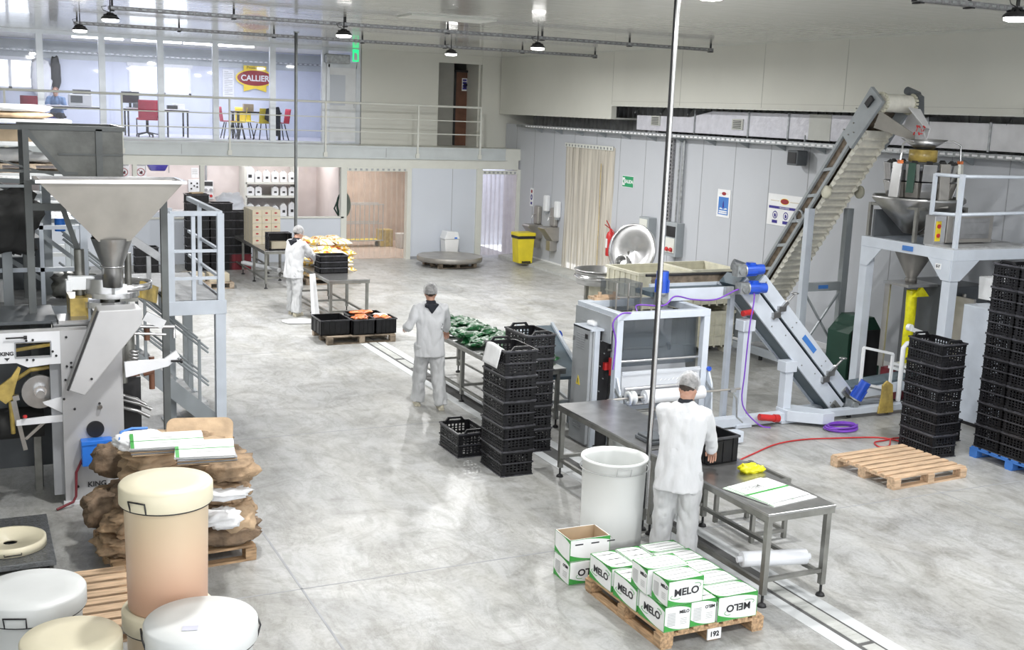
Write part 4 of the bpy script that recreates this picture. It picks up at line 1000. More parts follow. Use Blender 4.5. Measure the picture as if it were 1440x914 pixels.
def slab(o0,o1,y0,y1,m,nm,s0=0,s1=1,bev=0):
    b=B(); a=pT+d*(L*s0); c=pT+d*(L*s1)
    P=[a+n_*o0,c+n_*o0,c+n_*o1,a+n_*o1]; b.prism([(p.x,p.z) for p in P],'y',y0,y1); return b.build(nm,m,t,bev)
slab(-.23,-.02,12.02,12.06,'frame_blue','lower_side_plate',-.05,.93,.004); slab(.02,.21,12.02,12.06,'frame_blue','upper_side_plate',.02,.90,.004)
slab(-.23,-.02,12.44,12.48,'frame_blue','lower_side_plate',-.05,.93); slab(.02,.21,12.44,12.48,'frame_blue','upper_side_plate',.02,.90)
slab(-.20,-.025,12.06,12.44,'belt_blue','lower_belt',-.06,.98); slab(.025,.18,12.06,12.44,'belt_blue','upper_belt',0,.95)
for s0,o in ((.86,-.15),(.86,.11),):
    b=B(); a=pT+d*(L*s0)+n_*o; c=pT+d*(L*(s0+.15))+n_*o
    b.beam((a.x,12.0,a.z),(c.x,12.0,c.z),.02,.11,n_); b.beam((a.x,11.985,a.z),(c.x,11.985,c.z),.03,.02,n_); b.build('belt_tensioner','steel_dull',t)
for s0 in (.22,.72):
    b=B(); a=pT+d*(L*s0); b.beam((a-n_*.10)+Vector((0,-.03,0))+Vector((0,0,0)),(a+n_*.22)+Vector((0,-.05,0)),.05,.05); b.cyl(a+n_*.22+Vector((0,-.05,0)),a+n_*.36+Vector((0,-.06,0)),.014); 
    h=a+n_*.37+Vector((0,-.06,0)); b.lathe([(.0,0),(.05,.0),(.055,.015),(.0,.02)],h,16); b.cb(a-n_*.03+Vector((0,-.05,0)),(.12,.06,.07)); b.cb(a+n_*.09+Vector((0,-.05,0)),(.12,.06,.07)); b.build('adjuster','steel',t)
b=B()
for i in range(9):
    for o in (-.17,-.09,.06,.15): 
        if (i*7+int(o*100))%3==0: a=pT+d*(L*(.05+.1*i))+n_*o; b.cyl((a.x,12.02,a.z),(a.x,12.012,a.z),.009,n=6)
b.build('bolt_pattern','steel_dull',t)
a=pT+d*(L*.50)+n_*.11; b=B(); M=Matrix((d,n_,d.cross(n_))).transposed().to_4x4()
b.beam(a-d*.16+Vector((0,-.033,0)),a+d*.16+Vector((0,-.033,0)),.004,.075,n_); b.build('blue_logo_plate','sign_blue',t)
b1,b2=B(),B()
m1=AY(1048,380,11.95); motor(b1,b2,m1,(1,-.15,.05)); m1=AY(1052,405,11.95); motor(b1,b2,m1,(1,-.15,.0))
m1=AY(1203,560,11.9); motor(b1,b2,m1,(.35,-.2,.8),.28,.085)
b1.build('motor','blue_motor',t); b2.build('gearbox','galv',t)
# support posts and base
for px,py,h,lab in ((1040,600,1.47,0),(1095,590,.86,1)):
    q=AZ(px,py); b=B(); b.beam((q.x,12.02,0.02),(q.x,12.02,h),.13,.13); b.cb((q.x,12.02,h-.07),(.20,.18,.15)); b.cb((q.x,12.0,.03),(.26,.24,.05)); b.build('support_post','frame_blue',t,.006)
b=B(); b.box(8.85,10.1,11.90,12.05,.03,.15); b.box(10.05,10.55,11.55,12.1,.05,.20) if 0 else b.prism([(10.05,12.1),(10.35,12.1),(10.62,11.75),(10.62,11.55),(10.42,11.55),(10.05,11.85)],'z',.05,.20); b.box(10.6,12.3,11.80,11.92,.06,.15); b.box(10.7,12.2,12.3,12.42,.0,.08); b.build('base_beam','frame_blue',t,.005)
for x in (8.9,10.5,11.2,11.9): b=B(); b.cyl((x,11.9,0),(x,11.9,.06),.035,n=12); b.build('foot','black',t)
b=B(); b.cyl((9.55,11.82,.16),(9.78,11.80,.13),.045); b.cyl((9.78,11.80,.13),(9.86,11.8,.12),.055); b.cyl((9.28,12.0,1.56),(9.44,12.02,1.57),.04) ; b.build('red_plug','red',t)
# horizontal section
t=thing('upper_conveyor','short horizontal conveyor with amber side guard above the bagging machine','conveyor',(0,0,0))
xa,xb=AY(915,410,12.1).x,9.42; zc=AY(980,412,12.1).z
b=B(); b.box(xa+.25,xb-.30,12.08,12.12,zc-.09,zc+.07); b.box(xa+.25,xb-.05,12.50,12.54,zc-.09,zc+.07); b.build('side_plate','frame_blue',t,.004)
b=B(); b.box(xa+.02,xb,12.12,12.50,zc-.03,zc+.03); b.build('belt','belt_blue',t)
b=B(); b.beam((xb-.32,12.06,zc),(xb,12.06,zc),.05,.06); b.cyl((xb-.30,12.04,zc+.01),(xb-.05,12.04,zc+.01),.018); b.cb((xb-.36,12.05,zc+.02),(.12,.06,.12)); b.build('tensioner','galv',t)
b=B(); b.box(xa+.3,xb+.1,12.55,12.56,zc+.07,zc+.16); b.build('amber_guard','tray_tan',t)
b=B(); b.cyl((xa+.2,12.54,zc+.18),(xb+.15,12.54,zc+.18),.018); b.cyl((xa+.3,12.56,zc+.10),(xb,12.56,zc+.10),.010); b.build('guide_rail','black',t)
b1,b2=B(),B(); motor(b1,b2,(xa+.10,12.0,zc+.05),(0,0,1),.27,.085); b1.build('motor','blue_motor',t); b2.build('gearbox','galv',t)
b=B(); b.cyl((xb-.1,12.35,zc+.33),(xb+.16,12.25,zc+.24),.075,n=18); b.build('drum_motor','dark_panel',t)
b=B(); b.box(xa-.42,xa-.05,12.25,12.65,zc-.22,zc+.14); b.build('clear_box','smoke_panel',t); b=B()
for x in (xa-.42,xa-.24,xa-.05): b.box(x-.008,x+.008,12.235,12.25,zc-.22,zc+.14)
b.box(xa-.42,xa-.05,12.235,12.25,zc-.05,zc-.035); b.build('box_frame','steel_tan',t)
for x in (xa+.35,xb-.12): b=B(); b.beam((x,12.3,0),(x,12.3,zc-.03),.07,.07); b.build('support_leg','wood_grey' if 0 else 'frame_blue',t)
b=B(); b.box(7.24,7.62,12.42,12.60,ZT,ZT+.035); b.box(7.28,7.58,12.44,12.5,ZT+.035,ZT+.06); b.cyl((7.33,12.45,ZT+.03),(7.33,12.45,ZT+.10),.025); b.cyl((7.55,12.45,ZT+.03),(7.55,12.45,ZT+.10),.025); b.build('wooden_bracket','wood_pale',t)
b=B(); b.cyl((9.1,11.98,0),(9.1,11.98,.01),.01) if 0 else None
# outfeed conveyor toward the green packs
t=thing('outfeed_conveyor','dark belted outfeed conveyor with blue motor left of the grey cabinet','conveyor',(0,0,0))
p0=Vector((7.55,13.1,1.25)); p1=Vector((6.7,13.15,.86))
b=B(); b.beam((7.15,13.9,1.12),(7.02,12.75,.66),.50,.05); b.build('belt','belt_blue',t)
for dx in (-.27,.27): b=B(); b.beam((7.15+dx,13.9,1.12),(7.02+dx,12.75,.66),.04,.14); b.build('side_plate','frame_blue',t)
b1,b2=B(),B(); q=AY(768,470,13.9); motor(b1,b2,(q.x+.02,13.9,q.z-.02),(.35,-.8,.15),.22,.075); b1.build('motor','blue_motor',t); b2.build('gearbox','black',t)
for x,y in ((6.80,12.9),(7.22,12.9),(6.9,13.8),(7.4,13.8)): b=B(); b.beam((x,y,0.0),(x,y,.68 if y<13 else 1.03),.05,.05); b.build('leg','frame_grey',t)
b=B(); b.beam((6.80,12.9,.30),(7.22,12.9,.30),.04,.04); b.beam((6.80,12.9,.30),(6.9,13.8,.30),.04,.04); b.beam((7.22,12.9,.30),(7.4,13.8,.30),.04,.04); b.build('cross_bar','frame_grey',t)
# ================================================================ STEEP CLEATED ELEVATOR
XE0,XE1=12.42,13.08; 
top=AX(1228,125,XE0); low=AX(1003,470,XE0)
A=Vector((XE0,13.28,4.45)); Bm=Vector((XE0,16.25,.42))     # axis top / bottom
dv=(A-Bm).normalized(); LN=(A-Bm).length; nn=Vector((0,-dv.z,dv.y));   # nn: towards upper side
if nn.z<0: nn=-nn
t=thing('cleated_elevator','tall steep elevator with white cleated belt rising to the weigher','conveyor',(0,0,0))
def at(s,o,x): p=Bm+dv*(LN*s)+nn*o; return (x,p.y,p.z)
# side trusses
for xi,x in enumerate((XE0,XE1)):
    b=B(); b.beam(at(.0,.18,x),at(.86,.18,x),.05,.05,nn); b.beam(at(-.02,-.02,x),at(.86,-.02,x),.05,.05,nn)
    n=7
    for i in range(n): s0=.04+.11*i; b.beam(at(s0,.18,x),at(s0+.04,-.02,x),.03,.05,nn)
    b.build('side_truss','frame_grey',t)
    b=B(); P=[(13.36,4.653),(13.093,4.435),(13.679,3.717),(13.898,3.926)] if xi==0 else [(13.42,4.50),(13.20,4.36),(13.679,3.717),(13.898,3.926)]
    b.prism(P,'x',x-.03,x+.03); b.build('head_plate','frame_grey',t)
    b=B()
    for s_,o in ((.86,.2),(.88,.0),(.94,.2),(.9,.1),(.97,.02),(.86,.07)): q=at(s_,o,x); b.cyl((x-.045,q[1],q[2]),(x-.03,q[1],q[2]),.012,n=6)
    b.build('bolt_pattern','steel_dull',t)
    b=B(); q=at(.99,.04,x); b.cb((x-.05,q[1],q[2]),(.04,.16,.09),Euler((R(-47),0,0))); b.build('bearing','black',t)
b=B()   # ring detail on the near truss
q=at(.52,.08,XE0); b.lathe([(.11,-.02),(.11,.02),(.085,.02),(.085,-.02)],(XE0,q[1],q[2]),24,axis='x',close=True); b.build('truss_ring','frame_grey',t)
# belt: carrying and return runs, cleats, side walls
def run(o,x0,x1,nm,m,th=.012,s0=-.02,s1=1.0): b=B(); b.beam(at(s0,o,(x0+x1)/2),at(s1,o,(x0+x1)/2),x1-x0,th,nn); return b.build(nm,m,t)
xa,xb=XE0+.05,XE1-.05
bl=run(-.08,xa,xb,'return_belt','belt_white',s1=.90); run(.14,xa,xb,'carrying_belt','belt_white')
run(.06,xa,xb,'inner_pan','tray_tan',.02,.0,.95); b=B(); b.beam(at(0,.06,XE0+.03),at(.86,.06,XE0+.03),.01,.20,nn); b.build('stained_side_pan','tray_tan',t)
b=B(); n=30
for i in range(n): s=.0+.90*i/n; b.beam(at(s,-.105,xa+.03),at(s,-.105,xb-.03),.014,.045,nn)
b.build('cleat_pattern','belt_white',bl)
for x in (xa+.02,xb-.02):
    b=B(); P=[]
    N=150
    vs=[];fs=[]
    for i in range(N+1):
        s=-.01+.91*i/N; dx=.020*math.sin(i*PI/2)
        q=at(s,-.08,x+dx); r_=at(s,-.15,x+dx); vs+=[q,r_]
        if i: fs.append((2*i-2,2*i,2*i+1,2*i-1))
    b.add(vs,fs,False); o=b.build('corrugated_edge','belt_white',bl); m_=o.modifiers.new('s','SOLIDIFY'); m_.thickness=.008
b=B(); q=(0,13.22,4.42); b.cyl((XE0+.06,q[1],q[2]),(XE1-.02,q[1],q[2]),.135,n=28)
b.build('head_drum','belt_white',t)
b=B()
for k in range(18):
    a=2*PI*k/18
    for x in (XE0+.06,XE1-.02): b.cb((x,q[1]+.145*math.cos(a),q[2]+.145*math.sin(a)),(.05,.035,.035),Euler((a,0,0)))
b.build('drum_teeth','bin_ivory',t)
for x in (XE0+.02,XE1+.05):
    q=at(.66,-.12,x); b=B(); b.lathe([(0,-.03),(.09,-.03),(.105,-.015),(.105,.015),(.09,.03),(0,.03)],(x,q[1],q[2]),24,axis='x'); b.build('guide_wheel','bin_ivory',t)
q=(0,13.20,4.42); b=B(); b.prism([(q[1]-.14,q[2]-.18),(q[1]+.14,q[2]-.18),(q[1]+.10,q[2]+.08),(q[1],q[2]+.17),(q[1]-.10,q[2]+.12)],'x',XE1+.02,XE1+.14); b.cyl((XE1-.10,q[1]+.02,q[2]+.20),(XE1+.16,q[1]+.05,q[2]+.14),.06); b.build('head_motor','dark_panel',t)
# discharge chute
b=B(); h0=at(.93,-.05,XE0)
b.add([(XE0+.05,13.30,4.10),(XE1,13.30,4.10),(12.86,12.60,3.90),(12.62,12.60,3.90)],[(0,1,2,3)])
b.add([(XE1,13.30,4.10),(12.86,12.60,3.90),(12.90,12.60,4.06),(XE1,13.02,4.34),(XE1,13.20,4.36)],[(0,1,2,3,4)]); b.add([(XE1,13.02,4.34),(12.90,12.60,4.06),(12.72,12.55,4.08),(12.80,12.98,4.36)],[(0,1,2,3)])
o=b.build('discharge_chute','duct_white',t); m_=o.modifiers.new('s','SOLIDIFY'); m_.thickness=.012
b=B(); b.add([(XE0+.05,13.30,4.05),(12.62,12.60,3.88),(12.61,12.60,3.98),(XE0+.03,13.18,4.30)],[(0,1,2,3)]); o=b.build('chute_side','steel_tan',t); m_=o.modifiers.new('s','SOLIDIFY'); m_.thickness=.012
b=B()
for i in range(9): b.cb((12.57+.035*(i%5),12.58-.01*i,3.99+.05*(i%3)),(.02,.01,.045),Euler((.3,i*.5,i)))
b.build('red_marks','red',t)
# boot and stand
b=B(); b.prism([(15.75,.25),(16.75,.25),(16.85,.75),(16.4,1.0),(15.9,.70)],'x',XE0-.03,XE1+.03); b.build('boot_hopper','bin_ivory' if 0 else 'frame_grey',t)
for x in (XE0-.06,XE1+.10):
    b=B(); b.box(x-.05,x+.05,13.6,17.0,.08,.20); b.build('base_beam','frame_blue',t,.005)
    b=B(); b.beam((x,14.45,.2),(x,14.45,2.72),.13,.10); b.build('stand_post','frame_blue' if x<XE0 else 'frame_grey',t,.004)
    for yy in (13.7,15.4,16.9): b=B(); b.cyl((x,yy,0),(x,yy,.09),.035,n=12); b.build('foot','black',t)
b=B(); b.box(XE0-.06,XE1+.10,14.41,14.49,1.36,1.50); b.box(XE0-.06,XE1+.10,14.41,14.49,.22,.30); b.beam((XE0-.03,14.45,1.35),(XE1+.07,14.45,.35),.03,.03); b.beam((XE0-.03,14.45,.35),(XE1+.07,14.45,1.35),.03,.03); b.build('cross_brace','frame_grey',t)
b=B(); b.box(XE0+.22,XE0+.42,14.40,14.41,1.40,1.46); b.build('blue_logo_plate','sign_blue',t)
# ================================================================ PLATFORM AND WEIGHER
PX0,PX1,PY0,PY1,PZ=12.15,13.9,11.22,13.0,2.46
t=thing('weigher_platform','pale blue steel platform with railing carrying the multihead weigher','platform',(0,0,0))
def legp(x,y): b=B(); b.beam((x,y,0.0),(x,y,PZ-.1),.15,.15); b.cb((x,y,.012),(.24,.24,.024)); b.build('leg','frame_blue',t,.006)
for x,y in ((PX0+.08,PY0+.08),(PX0+.08,PY1-.08),(PX1-.08,PY0+.08),(PX1-.08,PY1-.08)): legp(x,y)
b=B(); b.box(PX0,PX0+.10,PY0,PY1,PZ-.16,PZ-.01); b.box(PX1-.1,PX1,PY0,PY1,PZ-.16,PZ-.01); b.box(PX0+.1,PX1-.1,PY0,PY0+.10,PZ-.16,PZ-.01); b.box(PX0+.1,PX1-.1,PY1-.1,PY1,PZ-.16,PZ-.01); b.build('edge_beam','frame_blue',t,.005)
for y,sg in ((PY0+.02,1),(PY1-.02,-1)): b=B(); b.prism([(y,PZ-.16),(y+sg*.42,PZ-.16),(y+sg*.15,PZ-.44),(y,PZ-.44)],'x',PX0-.008,PX0+.008); b.build('gusset','frame_blue',t)
b=B(); b.prism([(PX0,PZ-.16),(PX0+.5,PZ-.16),(PX0+.17,PZ-.44),(PX0,PZ-.44)],'y',PY0-.008,PY0+.008); b.build('gusset','frame_blue',t)
b=B(); b.box(PX0+.02,PX1-.02,PY0+.02,PY0+.55,PZ-.02,PZ+.012); b.box(PX0+1.0,PX1-.02,PY0+.55,PY1-.02,PZ-.02,PZ+.012); b.build('deck_grating','deck',t)
b=B()
for i in range(28): b.cb((PX0+.1+.06*i,PY0+.08,PZ+.016),(.035,.008,.006),Euler((0,0,R(45 if i%2 else -45))))
b.build('tread_pattern','steel',t)
b=B(); b.box(PX0-.012,PX0-.004,11.95,12.15,PZ-.12,PZ-.05); b.build('blue_logo_plate','sign_blue',t)
b=B(); b.box(PX0-.016,PX0-.008,PY0+.18,PY0+.28,PZ-.30,PZ-.22); b.build('tag_plate','white',t); b=B(); text(b,'E-7',.05,face_mx(PX0-.018,PY0+.23,PZ-.26),.002); b.build('tag_lettering','black_print',t)
# railing
b=B(); b.beam((PX0+.06,PY0+.04,PZ),(PX0+.06,PY0+.04,PZ+1.02),.055,.055); b.build('railing_post','frame_blue',t)
b=B(); b.beam((PX0+.04,PY0+.5,PZ+.43),(PX0+.04,PY0+.5,PZ+1.0),.045,.045); b.build('railing_post','frame_blue',t)
b=B(); b.tube([(PX0+.04,PY0+.50,PZ+.99),(PX0+.06,PY0+.04,PZ+.99),(PX1,PY0+.04,PZ+.99)],.025,8); b.tube([(PX0+.04,PY0+.50,PZ+.45),(PX0+.06,PY0+.04,PZ+.47),(PX1,PY0+.04,PZ+.50)],.025,8); b.build('handrail','frame_blue',t)
# weigher
WX,WY,WZ=12.68,12.47,PZ
t=thing('multihead_weigher','round stainless multihead weigher with hoppers and amber collar on the platform','weigher',(WX,WY,WZ))
b=B(); b.lathe([(.02,1.32),(.10,1.33),(.32,1.45),(.33,1.455),(.12,1.31),(.02,1.30)],n=32); b.build('top_cone','steel',t)
b=B(); b.lathe([(.20,1.13),(.20,1.30),(.18,1.30),(.18,1.13)],n=28,close=True); b.build('amber_collar','amber',t)
b=B(); b.lathe([(.0,1.14),(.50,1.10),(.52,1.02),(.30,.98),(.28,.55),(0,.55)],n=28); b.build('core_drum','dark_panel',t)
for k in range(14):
    a=2*PI*k/14+.1; c,s_=math.cos(a),math.sin(a); M=Matrix.Rotation(a,4,'Z')
    b=B(); b.T=M; b.box(.30,.52,-.075,.075,.92,1.08) if 0 else None
    b.prism([(.27,1.10),(.54,1.10),(.50,.86),(.30,.86)],'y',-.095,.095); g=b.build('feed_hopper','steel',t,.004)
    b=B(); b.T=M; b.prism([(.30,.84),(.52,.84),(.46,.62),(.33,.62)],'y',-.09,.09); b.build('weigh_hopper','steel_tan' if k%3 else 'steel_bright',t,.004)
    b=B(); b.T=M; b.prism([(.40,1.105),(.50,1.105),(.45,1.15)],'y',-.04,.04); b.build('rubber_flap','rubber',t)
for k,(a,m,h) in enumerate(((-1.75,'steel_tan',.62),(-2.60,'green_dark',.42),(-1.05,'panel_cream',.56),(-3.0,'steel_bright',.5))):
    b=B(); b.T=Matrix.Rotation(a,4,'Z'); b.prism([(.52,1.12),(.56,1.12),(.60,1.12-h),(.55,1.12-h)],'y',-.08 if m!='green_dark' else -.05,.08 if m!='green_dark' else .05); b.build('cover_plate',m,t,.004)
b=B()
for a in (-2.9,-.35):
    c,s_=math.cos(a),math.sin(a); b.tube([(c*.30,s_*.30,1.42),(c*.45,s_*.45,1.43),(c*.56,s_*.56,1.38),(c*.58,s_*.58,1.15)],.014,8); 
b.build('pipe_arm','steel_bright',t)
b=B()
for a in (-2.9,-.35): c,s_=math.cos(a),math.sin(a); b.cb((c*.58,s_*.58,1.13),(.06,.06,.05))
b.build('orange_cap','orange_pack',t)
b=B(); b.T=Matrix.Rotation(R(22.5),4,'Z'); b.lathe([(.70,.62),(.68,.62),(.16,.10),(.16,.08),(.18,.08),(.70,.58)],n=8,close=True); b.build('collecting_hopper','steel',t)
b=B()
for sx in (-1,1):
    for sy in (-1,1): b.beam((sx*.47,sy*.46,.0),(sx*.47,sy*.46,.50),.05,.05)
for s_ in (-1,1): b.beam((-.47,s_*.46,.48),(.47,s_*.46,.48),.04,.04); b.beam((s_*.47,-.46,.48),(s_*.47,.46,.48),.04,.04)
b.build('stand','steel_dull',t)
b=B(); b.box(-.46,.5,.36,.40,.0,.4); b.build('dark_side_panel','dark_panel',t)
b=B(); b.box(-.22,.68,-.80,-.60,.03,.44); b.build('control_box','steel_tan',t,.01); b=B(); b.box(-.12,.60,-.808,-.80,.09,.38); b.box(-.04,.52,-.814,-.808,.15,.32); b.build('control_door','steel',t,.003)
b=B(); b.box(-.46,-.24,-.80,-.62,.0,.42); g=b.build('switch_box','steel_bright',t,.008); b=B(); b.box(-.43,-.34,-.808,-.80,.06,.34); b.build('yellow_label','yellow',g)
b=B(); b.cyl((-.385,-.82,.14),(-.385,-.808,.14),.03); b.cyl((-.385,-.82,.27),(-.385,-.808,.27),.03); b.build('red_button','red',g)
b=B(); b.tube([(-.1,-.5,.55),(-.25,-.52,.38),(-.33,-.5,.2),(-.45,-.4,.1)],.012,6); b.tube([(.1,-.5,.55),(.3,-.55,.50),(.4,-.5,.42)],.012,6); b.build('cable','rubber',t)
# ================================================================ VERTICAL BAGGER UNDER THE PLATFORM
t=thing('form_fill_machine','dark framed bag forming machine with yellow film tube under the weigher platform','machine',(0,0,0))
b=B(); b.lathe([(.30,2.28),(.31,2.30),(.28,2.27),(.075,1.88),(.075,1.80),(.085,1.80),(.085,1.87)],(12.68,12.45,0),28); b.build('funnel','steel_tan',t)
b=B(); b.lathe([(.42,2.32),(.44,2.32),(.44,2.35),(.42,2.35)],(12.68,12.45,0),28,close=True); b.build('ring_guard','steel_dull',t)
b=B(); b.box(12.38,12.98,12.2,12.7,1.77,1.81); b.build('forming_plate','steel',t)
def ft(u,v): a=2*PI*u; r=.085*(1-.25*v*abs(math.sin(a)))*(1+.06*math.sin(9*v+3*a)); return (12.66+r*math.cos(a)*1.1,12.38+r*math.sin(a)*.8,1.70-1.10*v)
b=B(); b.grid(ft,16,18); b.build('yellow_film_tube','yellow_film',t)
b=B(); b.prism([(12.56,1.62),(12.86,1.62),(12.70,1.78)],'y',12.24,12.28); b.build('yellow_shoulder','yellow_film',t)
b=B(); b.box(13.0,13.75,11.95,12.9,.30,1.80); b.build('machine_body','dark_panel',t,.01)
b=B(); b.box(13.02,13.06,11.55,11.95,.1,1.68); b.box(12.42,12.45,12.6,12.7,.5,1.8); b.cyl((13.2,11.9,1.1),(13.2,11.9,1.7),.03); b.build('steel_column','steel_tan',t)
b=B(); b.box(12.45,13.0,12.15,12.5,.50,.54); b.box(12.50,12.95,12.1,12.45,.56,.60); b.build('sealing_jaw','white_gloss',t)
b=B(); b.box(12.50,12.95,12.3,12.7,.05,.48); b.build('maroon_box','maroon',t)
b=B(); b.cb((12.28,11.85,1.20),(.28,.07,.06),Euler((0,.3,0))); b.cyl((12.14,11.82,1.26),(12.14,11.88,1.26),.05); b.beam((12.4,11.86,1.15),(12.4,11.86,.9),.04,.04); b.build('white_arm','white_gloss',t)

for x0,y0,z0,z1,w_ in ((12.16,11.95,.25,1.0,.0),(11.95,11.35,.18,1.02,.0)):
    b=B(); b.tube([(x0,y0,z0-.1),(x0,y0,z1-.06),(x0+.06,y0,z1),(x0+.50,y0+.05,z1)],.035,8); b.build('guard_tube','white_gloss',t)
b=B()
for (p,q) in (((11.55,12.1,.42),(11.55,12.1,.95)),((11.55,12.1,.95),(12.02,12.0,.85)),((12.02,12.0,.85),(12.02,12.0,.32)),((12.02,12.0,.32),(11.55,12.1,.42))): b.beam(p,q,.035,.035)
b.build('guard_frame','white_gloss',t)
b=B(); b.beam((11.35,12.35,.32),(12.9,12.1,.52),.34,.04); b.build('discharge_belt','belt_blue',t); b=B(); b.beam((11.4,12.14,.24),(12.8,11.90,.44),.03,.14); b.build('side_plate','frame_blue',t)
b=B(); b.prism([(11.62,.05),(11.90,.05),(11.86,.3),(11.84,.46),(11.74,.52),(11.66,.46),(11.66,.3)],'y',11.76,11.79); b.build('amber_paddle','amber',t)
b=B(); b.box(11.8,12.9,11.35,11.5,.02,.16); b.build('base_beam','frame_blue',t)
b=B()
for z0 in (1.0,1.3,1.5): b.box(13.1,13.5,11.85,11.95,z0,z0+.05)
for i in range(4): b.cb((13.0+.07*i,11.35,1.88),(.05,.20,.32),Euler((0,.1*i-.1,.1)))
b.build('white_spools','paper',t)
t=thing('machine_cabinet','pale blue control cabinet with vents standing behind the black crates','cabinet',(12.55,10.75,0))
b=B(); b.box(0,.45,0,.55,.05,1.68); b.build('body','frame_blue',t,.008); b=B(); b.box(.03,.42,-.008,0,.10,1.63); g=b.build('door','frame_blue',t,.003); b=B()
for c in (0,1):
    for i in range(7): b.box(.10+.14*c,.20+.14*c,-.013,-.008,1.22+.05*i,1.24+.05*i)
b.build('vent_slots','frame_grey',g); b=B(); b.box(.10,.33,-.012,-.008,1.0,1.08); b.build('name_plate','seam',g); b=B(); b.cyl((.05,-.02,1.3),(.05,-.008,1.3),.02); b.build('lock','steel_bright',g)
for sx in (.05,.4):
    b=B(); b.box(sx-.03,sx+.03,.05,.5,0,.05); b.build('foot','black',t)
t=thing('hooded_box','dark green slant topped box standing behind the platform legs','box',(12.95,13.55,0)); b=B(); b.prism([(-.35,0),(.35,0),(.35,.80),(.15,1.06),(-.1,1.06),(-.35,.80)],'y',0,.5); b.build('hood','green_dark',t,.01); b=B(); b.box(-.3,.3,-.01,0,.1,.85); b.build('front_panel','black',t)
# ================================================================ BULK BINS, SIEVE
def bulk(label,x,y,z,L,Wd,H):
    t=thing('bulk_bin',label,'bin',(x,y,z),0,'large ivory bulk bins'); b=B(); e=.03
    G_=H-.051; b.box(0,L,0,e,.1,G_); b.box(0,L,Wd-e,Wd,.1,G_); b.box(0,e,e,Wd-e,.1,G_); b.box(L-e,L,e,Wd-e,.1,G_); b.box(0,L,0,Wd,.1,.13); b.build('body','bin_ivory',t,.005)
    b=B(); f=.02
    b.box(-f,L+f,-f,e,H-.05,H); b.box(-f,L+f,Wd-e,Wd+f,H-.05,H); b.box(-f,e,e,Wd-e,H-.05,H); b.box(L-e,L+f,e,Wd-e,H-.05,H); b.build('rim','bin_ivory',t,.004)
    b=B()
    for i in range(6): x_=L*(i+.5)/6; b.box(x_-.015,x_+.015,-f+.004,0,.1,H-.051); 
    for i in range(6): y_=Wd*(i+.5)/6; b.box(-f+.004,0,y_-.015,y_+.015,.1,H-.051)
    for z_ in (.3,.5): b.box(-f,L,-f,0,z_,z_+.02); b.box(-f,0,-f,Wd,z_,z_+.02)
    b.build('rib','bin_ivory',t)
    for sx in (.1,L-.1):
        for sy in (.1,Wd-.1): b=B(); b.box(sx-.08,sx+.08,sy-.08,sy+.08,0,.1); b.build('foot','bin_ivory',t)
    return t
bulk('lower large ivory bulk bin under the left one',10.15,15.98,0,1.12,1.06,.75); bulk('upper large ivory bulk bin at the left, beside the steel sieve',10.15,15.98,.752,1.12,1.06,.75)
bulk('lower large ivory bulk bin at the right under another one',11.33,16.15,0,.98,1.02,.75); bulk('upper large ivory bulk bin at the right, near the steep conveyor',11.33,16.15,.752,.98,1.02,.75)
q=AY(846,380,17.6)
t=thing('round_sieve','round open steel sieve drum on legs left of the ivory bins','sieve',(q.x,17.6,0)); zz=q.z
b=B(); b.lathe([(.46,zz-.24),(.47,zz-.12),(.49,zz-.12),(.49,zz-.10),(.47,zz-.10),(.47,zz),(.50,zz),(.50,zz+.02),(.45,zz+.02),(.45,zz-.2),(0,zz-.22)],n=44); b.build('drum','steel',t)
b=B(); b.lathe([(.49,zz-.13),(.51,zz-.11),(.49,zz-.09)],n=44); b.build('clamp_band','steel_bright',t)
for k in range(3): a=2*PI*k/3+3.4; b=B(); b.beam((.36*math.cos(a),.36*math.sin(a),0),(.36*math.cos(a),.36*math.sin(a),zz-.22),.06,.06); b.build('leg','steel_dull',t)
b=B(); b.cyl((0,0,.35),(0,0,zz-.25),.26,n=20); b.build('base_drum','bin_ivory',t)
q=AY(890,352,19.5)
t=thing('steel_disc','large round stainless pan standing on edge behind the ivory bins','pan',(q.x,19.5,0)); zz=q.z; rr=.54
b=B(); b.T=Matrix.Translation((0,0,zz))@Matrix.Rotation(R(-62),4,'Z')@Matrix.Rotation(R(-12),4,'X')
b.lathe([(0,-.10),(rr*.5,-.05),(rr*.93,.015),(rr,.0),(rr,.06),(rr*.94,.06)],n=48,axis='y'); b.build('dish','steel_bright',t)
b=B(); b.T=Matrix.Translation((0,0,zz))@Matrix.Rotation(R(-62),4,'Z')@Matrix.Rotation(R(-12),4,'X'); b.lathe([(.14,.02),(.14,-.12),(.11,-.12),(.11,.02)],(-.18,-.06,-.26) ,24,axis='y',close=True); b.build('spout','steel',t)
b=B(); zl=zz-rr; b.box(-.35,.35,-.12,.18,zl-.04,zl); b.beam((-.3,-.1,0),(-.3,-.1,zl),.05,.05); b.beam((.3,-.1,0),(.3,-.1,zl),.05,.05); b.beam((-.3,.15,0),(-.3,.15,zl),.05,.05); b.beam((.3,.15,0),(.3,.15,zl),.05,.05); b.beam((0,.1,zl),(0,.16,zl+.5),.05,.05); b.build('rack','steel_dull',t)
